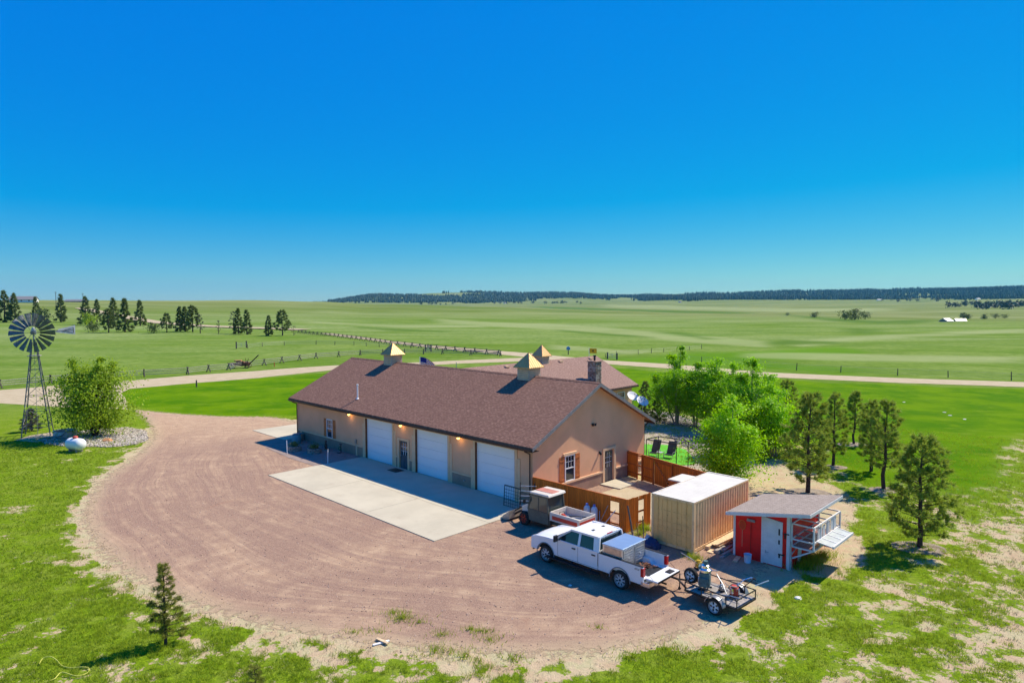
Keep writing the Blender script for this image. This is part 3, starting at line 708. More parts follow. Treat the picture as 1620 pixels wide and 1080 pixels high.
for a, b_, h in ops:
    if h < 3: continue
    d = MB(); nz = 5
    for k in range(nz):
        z0, z1 = h*k/nz, h*(k+1)/nz
        d.box(a+0.02, b_-0.02, 0.11, 0.16, z0+0.006 if k else 0.0, z1-0.006)
    d.box(a+0.02, b_-0.02, 0.16, 0.18, 0, h)
    dd = d.build('garage_door', MAT['garagedoor'], garage)
    j = MB(); j.box(a, a+0.02, -0.06, 0.16, 0, h-0.001); j.box(b_-0.02, b_, -0.06, 0.16, 0, h-0.001); j.box(a+0.02, b_-0.02, 0.0, 0.16, h-0.02, h-0.001)
    j.build('jamb', MAT['dooredge'], dd)
def entry_door(parent, axis, a0, a1, h, out, sign, mat):
    def bxx(m, u0, u1, w0, w1, d0, d1):
        d0, d1 = sorted((out+sign*d0, out+sign*d1))
        m.box(u0, u1, d0, d1, w0, w1) if axis == 'x' else m.box(d0, d1, u0, u1, w0, w1)
    m = MB(); bxx(m, a0, a1, 0.02, h, -0.12, -0.07)
    for k in (0, 1):
        u = a0+0.1+k*(a1-a0-0.1)/2; bxx(m, u, u+(a1-a0)/2-0.15, 0.15, 0.85, -0.07, -0.055)
    dr = m.build('door', mat, parent)
    gm = MB(); bxx(gm, a0+0.14, a1-0.14, 1.05, h-0.15, -0.069, -0.066); gm.build('pane', MAT['glass'], dr)
    mm = MB(); uu0, uu1, w0, w1 = a0+0.14, a1-0.14, 1.05, h-0.15
    for k in (1, 2):
        u = uu0+(uu1-uu0)*k/3; bxx(mm, u-0.012, u+0.012, w0, w1, -0.065, -0.052); w = w0+(w1-w0)*k/3; bxx(mm, uu0, uu1, w-0.012, w+0.012, -0.064, -0.053)
    mm.build('muntin', MAT['white'], dr)
    hm = MB(); bxx(hm, a0+0.06, a0+0.10, 0.95, 1.05, -0.055, 0.0); bxx(hm, a0+0.04, a0+0.16, 0.98, 1.01, 0.0, 0.02); hm.build('handle', MAT['metal'], dr)
entry_door(garage, 'x', -13.70, -12.68, 2.14, 0, -1, MAT['bluedoor'])
entry_door(garage, 'y', 7.30, 8.34, 2.26, 0, 1, MAT['greydoor'])
window(garage, 'x', win[0], win[1], win[2], win[3], 0, sign=-1)
shutter(garage, 'x', -24.86, -24.42, 0.85, 2.48, 0, -1); shutter(garage, 'x', -23.40, -22.96, 0.85, 2.48, 0, -1)
window(garage, 'y', 3.04, 4.03, 0.92, 2.63, 0, sign=1)
shutter(garage, 'y', 2.50, 2.98, 0.88, 2.60, 0.0, 1); shutter(garage, 'y', 4.10, 4.56, 0.88, 2.60, 0.0, 1)
# roof
X0, X1, OH = -30.10, 0.54, 0.61
zt = 0.15
def rz(y): return HW + zt + min(y, GW-y)*SL
rf = MB()
for s in (0, 1):
    e = -OH if s == 0 else GW+OH
    poly = [(e, rz(e)-0.13), (e, rz(e)), (GW/2, rz(GW/2)), (GW/2, rz(GW/2)-0.13)]
    rf.prism(poly, 'x', X0, X1)
roof = rf.build('roof', MAT['shingle'], garage)
rc = MB(); rc.prism([(GW/2-0.16, rz(GW/2)-0.06), (GW/2, rz(GW/2)+0.03), (GW/2+0.16, rz(GW/2)-0.06)], 'x', X0, X1+0.001); rc.build('ridge_cap', MAT['shingle'], roof)
fa = MB(); fa.box(X0+0.02, X1-0.02, -OH+0.0, -OH+0.03, rz(-OH)-0.30, rz(-OH)-0.132); fa.box(X0+0.02, X1-0.02, GW+OH-0.03, GW+OH, rz(-OH)-0.30, rz(-OH)-0.132)
fa.box(X0+0.02, X1-0.02, -OH+0.032, -0.001, rz(-OH)-0.29, rz(-OH)-0.26); fa.build('fascia', MAT['fascia'], roof)
for xx, mt in ((X1, 'greytrim'), (X0, 'fascia')):
    rk = MB()
    for s in (0, 1):
        e = -OH if s == 0 else GW+OH
        poly = [(e, rz(e)-0.25), (e, rz(e)-0.01), (GW/2, rz(GW/2)-0.01), (GW/2, rz(GW/2)-0.25)]
        rk.prism(poly, 'x', xx+0.001 if xx > 0 else xx-0.031, xx+0.03 if xx > 0 else xx-0.001)
    rk.build('rake_board', MAT[mt], roof)
gu = MB(); gz = rz(-OH)-0.12
def gutter(y, s):
    prof_ = [(y, gz), (y-s*0.11, gz), (y-s*0.11, gz-0.06), (y-s*0.07, gz-0.11), (y, gz-0.11), (y, gz-0.095), (y-s*0.06, gz-0.095), (y-s*0.095, gz-0.055), (y-s*0.095, gz-0.012), (y, gz-0.012)]
    gu.prism(prof_, 'x', X0+0.01, X1-0.05)
gutter(-OH-0.002, 1); gutter(GW+OH+0.002, -1)
gu.build('gutter', MAT['fascia'], roof)
for x, yy, s in ((-0.12, 0, -1), (-29.5, 0, -1), (-0.1, GW, 1)):
    ds = MB(); e = -OH if s < 0 else GW+OH
    ds.path([(x, e, gz-0.1), (x, e-s*0.02, gz-0.2), (x, yy+s*0.13, gz-0.42), (x, yy+s*0.13, 0.15), (x+0.05, yy+s*0.35, 0.05)], 0.045, 6)
    ds.build('downspout', MAT['fascia'], garage)
def cupola(parent, cx, cy, zbase, body_h, bs=1.2, rs=1.62, rh=1.12, axis='x'):
    b_ = MB(); h = bs/2
    cb = MB(); zt_ = zbase+body_h; cb.box(cx-h, cx+h, cy-h, cy+h, zbase-0.42, zt_)
    o = cb.build('cupola', MAT['louver'], parent)
    lv = MB()
    for k in range(5):
        z = zbase-0.12+k*(body_h+0.05)/5
        for s in (-1, 1):
            lv.box(cx-h+0.12, cx+h-0.12, cy+s*h-0.012+s*0.013, cy+s*h+0.012+s*0.013, z, z+0.06)
            lv.box(cx+s*h-0.012+s*0.013, cx+s*h+0.012+s*0.013, cy-h+0.12, cy+h-0.12, z, z+0.06)
    lv.build('louver', MAT['trim'], o)
    r = MB(); q = rs/2
    r.add([(cx-q,cy-q,zt_),(cx+q,cy-q,zt_),(cx+q,cy+q,zt_),(cx-q,cy+q,zt_),(cx-q,cy-q,zt_+0.07),(cx+q,cy-q,zt_+0.07),(cx+q,cy+q,zt_+0.07),(cx-q,cy+q,zt_+0.07),(cx,cy,zt_+rh)],
      [(0,3,2,1),(0,1,5,4),(1,2,6,5),(2,3,7,6),(3,0,4,7),(4,5,8),(5,6,8),(6,7,8),(7,4,8)])
    ap = Vector((cx, cy, zt_+rh))
    for (ax, ay), (bx_, by_) in (((-q,-q),(q,-q)), ((q,-q),(q,q)), ((q,q),(-q,q)), ((-q,q),(-q,-q))):
        a = Vector((cx+ax, cy+ay, zt_+0.07)); c = Vector((cx+bx_, cy+by_, zt_+0.07))
        for k in range(0, 7):
            p = a.lerp(c, k/7); mid = (a+c)/2; t = abs(k/7-0.5)*2
            e = (mid.lerp(ap, 1-t) if k else ap) + (p-mid)*(1-0) * 0
            e = p + (ap-mid)*(1-t) if k else ap
            r.bar(p, e, 0.022, 0.035)
    r.tube(ap-Vector((0,0,0.06)), ap+Vector((0,0,0.05)), 0.05, 0.01)
    r.build('cupola_roof', MAT['copper'], o)
    return o
cupola(garage, -23.1, GW/2, rz(GW/2), 0.62); cupola(garage, -6.02, GW/2, rz(GW/2), 0.58)
vp = MB(); vp.tube((-20.7, 0.8, rz(0.8)-0.05), (-20.7, 0.8, rz(0.8)+1.15), 0.06, n=10); vp.lathe([(0.16, 0), (0.1, 0.07), (0.062, 0.1)], 10, Matrix.Translation((-20.7, 0.8, rz(0.8)-0.02)))
vp.tube((-20.7, 0.8, rz(0.8)+1.12), (-20.7, 0.8, rz(0.8)+1.22), 0.085, n=10); vp.build('vent_pipe', MAT['white'], roof)
MAT['lamp'] = (lambda m: m)(mat_new('lit_lamp')[0])
_b = MAT['lamp'].node_tree.nodes['Principled BSDF']; _b.inputs['Emission Color'].default_value = (1.0, 0.62, 0.16, 1); _b.inputs['Emission Strength'].default_value = 2.5; _b.inputs['Base Color'].default_value = (0.9, 0.7, 0.4, 1)
for i, x in enumerate((-20.4, -13.25, -6.65)):
    l = MB(); l.box(x-0.06, x+0.06, -0.04, 0, 3.38, 3.52); l.bar((x, -0.04, 3.46), (x, -0.22, 3.50), 0.03); 
    l.lathe([(0.05, 0.16), (0.12, 0.12), (0.155, 0.0), (0.14, -0.001)], 12, Matrix.Translation((x, -0.24, 3.40)))
    o = l.build('wall_lamp', MAT['darkmetal'], garage)
    b2 = MB(); b2.lathe([(0.02, 0.06), (0.09, 0.03), (0.12, -0.03), (0.09, -0.11), (0.02, -0.14)], 12, Matrix.Translation((x, -0.24, 3.38))); b2.build('bulb', MAT['lamp'], o, smooth=True)
    ld = bpy.data.lights.new('lamp_light', 'POINT'); ld.energy = 2.5; ld.color = (1, 0.6, 0.25); ld.shadow_soft_size = 0.1
    lo = bpy.data.objects.new('lamp_light', ld); link(lo, garage); lo.location = (x, -0.36, 3.15)
fl = MB(); fl.box(0, 0.05, 5.88, 6.08, 4.22, 4.36); 
for s in (-1, 1):
    fl.lathe([(0.03, 0.12), (0.07, 0.0), (0.085, -0.05)], 10, Matrix.Translation((0.12, 5.98+s*0.13, 4.28)) @ Matrix.Rotation(R(35), 4, 'Y'))
fl.build('floodlight', MAT['darkmetal'], garage)
wl_ = MB(); wl_.box(0, 0.04, 6.66, 6.76, 2.2, 2.34); wl_.lathe([(0.03, 0.14), (0.08, 0.08), (0.09, 0.0), (0.05, -0.06)], 10, Matrix.Translation((0.12, 6.71, 2.16))); wl_.build('wall_lamp', MAT['darkmetal'], garage)
mt = MB(); mt.box(-19.75, -19.6, -0.14, -0.04, 1.0, 1.35); mt.tube((-19.67, -0.08, 0), (-19.67, -0.08, 1.0), 0.025); mt.build('meter_box', MAT['metal'], garage)
hb = MB(); hb.tube((-6.2, -0.04, 0.5), (-6.2, -0.16, 0.5), 0.03); hb.tube((-6.2, -0.13, 0.5), (-6.2, -0.16, 0.42), 0.02); hb.build('tap', MAT['metal'], garage)

# ------------------------------------------------------------------ the house behind it
house = ything('house', 'single storey house wing with brown roof and stone chimney behind the garage', 'building')
EX, RX, EZ, RZ_, YB, YA = -16.06, -22.24, 3.0, 6.05, 35.6, 12.4
s2 = (RZ_-EZ)/(EX-RX); WX = EX-0.55; LX = 2*RX-EX; LWX = LX+0.55
m = MB(); zw = EZ+0.55*s2-0.16
m.box(WX-0.2, WX, YA, YB-0.5, 0, zw); m.box(LWX, LWX+0.2, YA, YB-0.5, 0, zw)
for yy in (YA, YB-0.7):
    m.prism([(LWX+0.2, 0), (WX-0.2, 0), (WX-0.2, zw), (RX, RZ_-0.17), (LWX+0.2, zw)], 'y', yy, yy+0.2)
m.build('wall', MAT['stucco'], house)
m = MB()
m.prism([(EX, EZ-0.12), (EX, EZ), (RX, RZ_), (RX, RZ_-0.12)], 'y', YA, YB); m.prism([(LX, EZ-0.12), (LX, EZ), (RX, RZ_), (RX, RZ_-0.12)], 'y', YA, YB)
hr = m.build('roof', MAT['shingle2'], house)
m = MB(); m.box(EX, EX+0.10, YA, YB-0.01, EZ-0.24, EZ-0.11); m.prism([(EX, EZ-0.25), (EX, EZ-0.005), (RX, RZ_-0.005), (RX, RZ_-0.25)], 'y', YB+0.001, YB+0.03)
m.prism([(LX, EZ-0.25), (LX, EZ-0.005), (RX, RZ_-0.005), (RX, RZ_-0.25)], 'y', YB+0.001, YB+0.03); m.build('gutter', MAT['fascia'], hr)
window(house, 'y', 32.2, 33.6, 1.0, 2.35, WX, sign=1); window(house, 'y', 27.0, 28.2, 1.0, 2.35, WX, sign=1)
cupola(house, RX, 25.6, RZ_, 0.5, 1.2, 1.62, 1.3)
m = MB(); rs_ = random.Random(5)
chx, chy = (-18.05, -16.95), (28.6, 29.6); zc0, zc1 = 2.9, 6.0
m.box(chx[0], chx[1], chy[0], chy[1], zc0, zc1)
ch = m.build('chimney', MAT['stone'], house)
m = MB()
for face in range(2):
    z = zc0+0.6
    while z < zc1-0.12:
        u = 0; h = rs_.uniform(0.12, 0.2); L_ = 1.1 if face == 0 else 1.0
        while u < L_-0.1:
            w = min(rs_.uniform(0.16, 0.34), L_-u); d = rs_.uniform(0.02, 0.07)
            if face == 0: m.box(chx[0]+u+0.01, chx[0]+u+w-0.01, chy[0]-d, chy[0]+0.01, z+0.01, z+h-0.01, rs_.randint(0, 2))
            else: m.box(chx[1]-0.01, chx[1]+d, chy[0]+u+0.01, chy[0]+u+w-0.01, z+0.01, z+h-0.01, rs_.randint(0, 2))
            u += w
        z += h
m.build('stone_facing', [M_plain('stone_a', (0.20, 0.15, 0.12), 0.9, bump=0.4), M_plain('stone_b', (0.42, 0.36, 0.30), 0.9, bump=0.4), M_plain('stone_c', (0.30, 0.21, 0.16), 0.9, bump=0.4)], ch)
m = MB(); m.box(chx[0]-0.1, chx[1]+0.1, chy[0]-0.1, chy[1]+0.1, zc1, zc1+0.1); m.build('chimney_cap', MAT['wainscot'], ch)
m = MB(); m.tube((-17.5, 29.1, zc1+0.1), (-17.5, 29.1, zc1+0.6), 0.12, n=10); m.tube((-17.5, 29.1, zc1+0.6), (-17.5, 29.1, zc1+0.72), 0.18, n=10); m.build('flue', MAT['black'], ch)
for y in (19.5, 28.2, 33.8):
    x = RX+0.55; z = RZ_-0.55*s2
    v_ = MB(); v_.box(x-0.2, x+0.2, y-0.25, y+0.25, z-0.02, z+0.16); v_.build('roof_vent', MAT['trim'], hr)

# ------------------------------------------------------------------ stained board fence round the yard
fence = ything('privacy_fence', 'orange stained board fence enclosing the yard beside the garage', 'fence')
FH = 1.83
def board_run(mb, p, q, zb=0.04, zt_=FH, bw=0.138, side=1, skip=()):
    p, q = Vector((*p, 0)), Vector((*q, 0)); L_ = (q-p).length; d = (q-p)/L_; nrm = Vector((-d.y, d.x, 0))*side
    n = int(L_/0.142); rr = random.Random(int(L_*100))
    for k in range(n):
        s0 = k*L_/n
        if any(a < s0+bw/2 < b_ for a, b_ in skip): continue
        a = p+d*(s0+0.004); c = p+d*(s0+bw); t = 0.018+rr.uniform(0, 0.004); dz = rr.uniform(-0.012, 0.012)
        vs = [a, c, c+nrm*t, a+nrm*t]
        mb.add([(v.x, v.y, zb) for v in vs]+[(v.x, v.y, zt_+dz) for v in vs], [(0,3,2,1),(4,5,6,7),(0,1,5,4),(1,2,6,5),(2,3,7,6),(3,0,4,7)])
def rails(mb, p, q, side, zs=(0.35, 1.0, 1.6), w=0.09, h=0.04):
    p, q = Vector((*p, 0)), Vector((*q, 0)); d = (q-p).normalized(); nrm = Vector((-d.y, d.x, 0))*side*0.035
    for z in zs: mb.bar(p+nrm+Vector((0,0,z)), q+nrm+Vector((0,0,z)), h, w)
A0, A1, A2 = (0.05, 0.0), (6.78, 0.08), (6.97, 2.2)
L1 = math.hypot(6.73, 0.08)
m = MB(); board_run(m, A0, A1, side=-1, skip=((L1-1.0, L1-0.42),)); L2 = math.hypot(0.19, 2.12); board_run(m, A1, A2, side=-1, skip=((1.12, 1.52),))
m.build('boards', MAT['fence'], fence); m = MB()
# short panels above and below the two gaps are left open as in the yard; back run
B0, B1, B2, B3 = (0.05, 10.05), (1.05, 9.85), (2.55, 9.5), (9.2, 7.75)
board_run(m, B0, B1, side=1); board_run(m, (1.5, 9.74), B2, side=1); board_run(m, (2.62, 9.48), B3, side=1)
mfb = m; m = MB()
for p, q, a_, b_ in ((A0, A1, L1-1.0, L1-0.42), (A1, A2, 1.12, 1.52)):
    p, q = Vector((*p, 0)), Vector((*q, 0)); d = (q-p).normalized(); s_ = a_
    while s_ < b_:
        m.bar(p+d*(s_+0.002)+Vector((0,0,1.73)), p+d*(s_+0.138)+Vector((0,0,1.73)), 0.018, 0.19); m.bar(p+d*(s_+0.002)+Vector((0,0,0.16)), p+d*(s_+0.138)+Vector((0,0,0.16)), 0.018, 0.24); s_ += 0.142
m.build('infill_boards', MAT['fence'], fence); mfb.build('boards', MAT['fence'], fence)
m = MB(); rails(m, A0, A1, 1, (0.35, 0.95, 1.62)); rails(m, A1, A2, 1, (0.35, 0.95, 1.62)); rails(m, B0, B2, -1, (0.4, 1.0, 1.72)); rails(m, (2.62, 9.48), B3, -1, (1.72,))
m.bar((*A0, FH+0.02), (*A1, FH+0.02), 0.09, 0.03); m.bar((*B0, FH+0.02), (*B3, FH+0.02), 0.09, 0.03)
m.bar((2.75, 9.38, 1.6), (4.0, 9.06, 0.3), 0.09, 0.04); m.bar((2.65, 9.42, 1.6), (4.15, 9.03, 1.6), 0.09, 0.04)
m.build('rail', MAT['fencerail'], fence)
for x, y in (A0, (2.3, 0.1), (4.5, 0.13), (6.70, 0.17), (6.90, 2.2), B0, (1.02, 9.80), (1.52, 9.66), (2.58, 9.42), (4.3, 8.98), (6.2, 8.5), (8.0, 8.02), (9.15, 7.72)):
    m = MB(); m.box(x-0.045, x+0.045, y-0.045, y+0.045, -0.05, FH-0.02); m.build('post', MAT['fencerail'], fence)

# ------------------------------------------------------------------ shipping container
cont = ything('shipping_container', 'tan corrugated shipping container with pale roof beside the fence', 'container', 8.5, -0.1, 0)
CWd, CLn, CHt = 2.44, 6.06, 2.59
MAT['conttan'] = M_plain('tan_container_paint', (0.80, 0.54, 0.27), 0.6, nscale=1.5, amt=0.1, dirt=((0.50, 0.24, 0.09), 0.45))
MAT['contdoor'] = M_plain('ochre_container_door', (0.80, 0.49, 0.17), 0.6, nscale=1.2, amt=0.08, dirt=((0.24, 0.16, 0.07), 0.4))
MAT['controof'] = M_plain('pale_container_roof', (0.66, 0.62, 0.54), 0.6, nscale=0.8, amt=0.06, dirt=((0.50, 0.44, 0.36), 0.4))
m = MB()
for x in (0, CWd-0.12):
    for y in (0, CLn-0.12): m.box(x, x+0.12, y, y+0.12, 0, CHt)
for y in (0.0, CLn-0.1): m.box(0.12, CWd-0.12, y, y+0.1, 0.06, 0.2); m.box(0.12, CWd-0.12, y, y+0.1, CHt-0.12, CHt)
for x in (0.0, CWd-0.06): m.box(x, x+0.06, 0.12, CLn-0.12, 0.05, 0.21); m.box(x, x+0.06, 0.12, CLn-0.12, CHt-0.08, CHt)
cf = m.build('frame', MAT['conttan'], cont)
def corr(x_out, s):
    y = 0.12; pts = []; n = 21; stp = (CLn-0.24)/n
    for k in range(n):
        b0 = 0.12+k*stp; pts += [(b0, 0.0), (b0+stp*0.28, 0.0), (b0+stp*0.5, 0.055), (b0+stp*0.78, 0.055)]
    pts.append((CLn-0.12, 0.0)); vs, fs = [], []
    for (yy, d) in pts: vs += [(x_out-s*d, yy, 0.21), (x_out-s*d, yy, CHt-0.08)]
    for i in range(len(pts)-1): fs.append((2*i, 2*i+2, 2*i+3, 2*i+1))
    return vs, fs
m = MB(); m.add(*corr(CWd-0.012, 1)); m.add(*corr(0.012, -1)); m.build('corrugated_side', MAT['conttan'], cont)
m = MB(); n = 24
pts = [(0.12+(CLn-0.24)*k/(n*2), CHt-0.02+(0.018 if k % 2 else 0)) for k in range(n*2+1)]
vs = []; fs = []
for yy, z in pts: vs += [(0.06, yy, z), (CWd-0.06, yy, z)]
for i in range(len(pts)-1): fs.append((2*i, 2*i+1, 2*i+3, 2*i+2))
m.add(vs, fs); m.box(0, CWd, 0, 0.12, CHt, CHt+0.01); m.box(0, CWd, CLn-0.12, CLn, CHt, CHt+0.01); m.box(0, 0.06, 0.12, CLn-0.12, CHt, CHt+0.008); m.box(CWd-0.06, CWd, 0.12, CLn-0.12, CHt, CHt+0.008)
m.build('roof', MAT['controof'], cont)
for s in (0, 1):
    m = MB(); x0 = 0.12+s*1.1; x1 = x0+1.095
    m.box(x0, x1, 0.02, 0.06, 0.2, CHt-0.12)
    for k in range(4):
        z0 = 0.26+k*0.555
        for h in (0, 1):
            m.box(x0+0.05+h*0.52, x0+0.05+h*0.52+0.47, 0.0, 0.02, z0, z0+0.50)
    o = m.build('door', MAT['contdoor'], cont)
    m = MB()
    for xx in (x0+0.28, x0+0.80): m.tube((xx, -0.03, 0.1), (xx, -0.03, CHt-0.05), 0.017); [m.box(xx-0.05, xx+0.05, -0.035, 0.0, z, z+0.05) for z in (0.25, 1.0, 1.6, 2.3)]
    m.bar((x0+0.28, -0.05, 1.05), (x0+0.62, -0.05, 1.05), 0.03); m.build('locking_bar', MAT['contdoor'], o)
m = MB(); m.box(CWd-0.1, CWd+0.03, 0.1, 0.3, -0.02, 0.06); m.build('skid', MAT['weathered'], cont)
m = MB(); m.box(0.12, CWd-0.12, CLn-0.06, CLn-0.03, 0.2, CHt-0.12); m.build('end_wall', MAT['conttan'], cont)
# low hatch box behind it
hatch = ything('storage_box', 'low white topped storage box behind the container against the fence', 'box', 5.7, 6.3, 0)
m = MB(); m.box(0, 1.9, 0, 1.6, 0, 1.5); m.build('body', MAT['fencerail'], hatch, bevel=0.01)
m = MB(); m.box(-0.06, 1.96, -0.06, 1.66, 1.5, 1.58); m.build('lid', MAT['controof'], hatch, bevel=0.01)

# ------------------------------------------------------------------ red shed with its wire run
shed = ything('red_shed', 'bright red shed with white door and grey sloping shingle roof', 'shed', 12.37, 1.25, 0)
MAT['red'] = M_plain('red_paint', (0.88, 0.010, 0.010), 0.5, nscale=2, amt=0.12)
MAT['offwhite'] = M_plain('offwhite_paint', (0.68, 0.67, 0.66), 0.6, amt=0.06, dirt=((0.5, 0.42, 0.34), 0.3))
SW, SD = 2.74, 3.75
zl, zr_ = 2.12, 2.70          # wall top left and right
def st(x): return zl+(zr_-zl)*x/SW
m = MB()
m.box(0, 0.08, 0.0, SD, 0, zl-0.05); m.box(SW-0.08, SW, 0.0, SD, 0.05, zr_-0.06)
for y in (0.0, SD-0.08): m.prism([(0.08, 0), (SW-0.08, 0), (SW-0.08, st(SW-0.08)-0.05), (0.08, st(0.08)-0.05)], 'y', y, y+0.08)
m.build('wall', MAT['red'], shed)
m = MB()
m.box(-0.02, 0.09, -0.03, 0.0, 0, zl-0.05); m.box(SW-0.15, SW+0.02, -0.03, 0.0, 0, zr_-0.08); m.box(SW, SW+0.02, -0.03, 0.12, 0, zr_-0.08)
build_pieces(m, 'corner_trim', MAT['offwhite'], shed)
m = MB(); pz = [(1.50, 0.06), (2.40, 0.06), (2.40, 2.18), (1.50, 2.28)]
m.prism(pz, 'y', -0.05, -0.002); dr = m.build('door', MAT['offwhite'], shed)
m = MB(); m.bar((1.44, -0.02, 0.0), (1.44, -0.02, 2.3), 0.1, 0.03); m.build('door_frame', MAT['offwhite'], dr)
m = MB()
for z in (1.55, 1.12): m.box(2.22, 2.29, -0.065, -0.05, z, z+(0.3 if z > 1.3 else 0.2))
m.box(2.22, 2.52, -0.07, -0.05, 0.62, 0.68); m.box(2.24, 2.31, -0.068, -0.05, 0.48, 0.68); m.box(2.46, 2.72, -0.075, -0.033, 1.66, 1.70); m.box(2.50, 2.55, -0.072, -0.033, 1.45, 1.66)
build_pieces(m, 'hinge', MAT['darkmetal'], dr)
m = MB(); m.tube((1.62, -0.1, 0.62), (1.78, -0.1, 0.62), 0.015); m.tube((1.62, -0.1, 0.62), (1.62, -0.04, 0.62), 0.012); m.box(1.6, 1.64, -0.056, -0.05, 0.55, 0.7); m.build('handle', MAT['metal'], dr)
# roof, rising to the right
m = MB(); xa, xb, ya, yb_ = -0.22, 3.75, -0.42, SD+0.1
def rzz(x): return 2.17+(2.90-2.17)*(x-xa)/(xb-xa)
m.prism([(xa, rzz(xa)), (xb, rzz(xb)), (xb, rzz(xb)+0.05), (xa, rzz(xa)+0.05)], 'y', ya+0.03, yb_-0.03)
sr = m.build('roof', MAT['shingle3'], shed)
m = MB()
m.prism([(xa, rzz(xa)-0.12), (xb, rzz(xb)-0.12), (xb, rzz(xb)+0.035), (xa, rzz(xa)+0.035)], 'y', ya, ya+0.028)
m.prism([(xa, rzz(xa)-0.12), (xb, rzz(xb)-0.12), (xb, rzz(xb)+0.035), (xa, rzz(xa)+0.035)], 'y', yb_-0.028, yb_)
m.box(xb+0.001, xb+0.03, ya, yb_, rzz(xb)-0.12, rzz(xb)+0.03); m.box(xa-0.03, xa-0.001, ya, yb_, rzz(xa)-0.12, rzz(xa)+0.03)
for k in range(6): m.box(xa+0.05, xb-0.05, ya+0.1+k*0.74, ya+0.15+k*0.74, 2.10, 2.11) if False else None
m.build('fascia', MAT['offwhite'], sr)
# cage on the right wall
cage = MB(); cx0, cx1, cy0, cy1, cz0, cz1 = SW+0.03, SW+1.02, 0.12, 3.55, 1.12, 2.20
def cb_(p, q, w=0.07): cage.bar(p, q, w, w)
for x in (cx0, cx1):
    for y in (cy0, cy1): cb_((x, y, cz0), (x, y, cz1))
for z in (cz0, cz0+0.36, cz1):
    for y in (cy0, cy1): cb_((cx0, y, z), (cx1, y, z), 0.06)
    cb_((cx1, cy0, z), (cx1, cy1, z), 0.06); cb_((cx0, cy0, z), (cx0, cy1, z), 0.055)
for k in (1, 2, 3): 
    y = cy0+(cy1-cy0)*k/4; cb_((cx1, y, cz0), (cx1, y, cz1), 0.05); cb_((cx0, y, cz1), (cx1, y, cz1), 0.045)
co_ = cage.build('cage_frame', MAT['offwhite'], shed)
m = MB(); m.box(cx0, cx1, cy0, cy1, cz0-0.02, cz0+0.0); m.build('cage_floor', M_plain('cage_litter', (0.30, 0.13, 0.10), 0.9), co_)
def M_mesh(name, col, cell=0.05, wire=0.12):
    m_, nt, b = mat_new(name); n = NG(nt); xyz = n.sep(n.coord())
    fs_ = [n.math('LESS_THAN', n.math('FRACT', n.math('DIVIDE', xyz[i], cell)), wire) for i in range(3)]
    b.inputs['Base Color'].default_value = (*col, 1); b.inputs['Metallic'].default_value = 0.4; b.inputs['Roughness'].default_value = 0.5
    return m_, nt, b, n, xyz, fs_
wm_ = M_mesh('wire_mesh', (0.55, 0.53, 0.50), 0.025, 0.11); nt = wm_[1]; n = wm_[3]
tr_ = nt.nodes.new('ShaderNodeBsdfTransparent'); mx = nt.nodes.new('ShaderNodeMixShader')
a_ = n.math('MAXIMUM', n.math('MAXIMUM', wm_[5][1], wm_[5][2]), 0.0); nt.links.new(a_, mx.inputs[0]); nt.links.new(tr_.outputs[0], mx.inputs[1]); nt.links.new(wm_[2].outputs[0], mx.inputs[2]); nt.links.new(mx.outputs[0], nt.nodes['Material Output'].inputs['Surface'])
MAT['wiremesh'] = wm_[0]
m = MB(); m.add([(cx1, cy0, cz0), (cx1, cy1, cz0), (cx1, cy1, cz1), (cx1, cy0, cz1)], [(0,1,2,3)]); m.add([(cx0, cy0, cz0), (cx1, cy0, cz0), (cx1, cy0, cz1), (cx0, cy0, cz1)], [(0,1,2,3)])
m.build('wire_mesh', MAT['wiremesh'], co_)
m = MB()
for k in range(3): m.bar((cx0+0.03, 0.6+k*0.9, cz0+0.40), (cx1-0.1, 0.6+k*0.9, cz0+0.40), 0.05)
m.build('divider', MAT['weathered'], co_)
m = MB()
for k, (y0, w_) in enumerate(((0.62, 0.5), (1.25, 0.3), (1.72, 0.42), (2.3, 0.7))): m.box(cx1-0.02, cx1+0.0, y0, y0+w_, 1.52+0.02*k, 2.02+0.03*k)
build_pieces(m, 'shutter_panel', MAT['offwhite'], co_)
# folded-down flap, a row of four framed panes
m = MB(); fx0, fx1, fy0, fy1, fz = cx1+0.02, cx1+0.74, 0.45, 3.05, 1.50
tilt = -0.10
for k in range(5):
    y = fy0+(fy1-fy0)*k/4; m.bar((fx0, y, fz), (fx1, y, fz+tilt), 0.06, 0.05)
m.bar((fx0, fy0-0.03, fz), (fx0, fy1+0.03, fz), 0.06, 0.05); m.bar((fx1, fy0-0.03, fz+tilt), (fx1, fy1+0.03, fz+tilt), 0.07, 0.11)
m.build('flap', MAT['offwhite'], co_)
m = MB(); m.add([(fx0, fy0, fz+0.005), (fx1, fy0, fz+tilt+0.005), (fx1, fy1, fz+tilt+0.005), (fx0, fy1, fz+0.005), (fx0, fy0, fz-0.01), (fx1, fy0, fz+tilt-0.01), (fx1, fy1, fz+tilt-0.01), (fx0, fy1, fz-0.01)], [(0,1,2,3),(7,6,5,4),(0,4,5,1),(1,5,6,2),(2,6,7,3),(3,7,4,0)])
m.build('flap_panel', M_plain('pale_panel', (0.45, 0.48, 0.46), 0.4), co_)
m = MB(); m.bar((SW+0.03, 0.1, 0.55), (cx1-0.02, 0.15, cz0), 0.08, 0.06); m.bar((SW+0.03, 3.4, 0.45), (cx1-0.02, 3.4, cz0), 0.08, 0.06); m.box(SW+0.001, SW+0.03, 0.95, 1.35, 0.1, 0.75); m.bar((SW+0.02, 0.05, 0.72), (SW+0.02, 1.0, 0.98), 0.08, 0.03)
build_pieces(m, 'brace', MAT['offwhite'], shed)
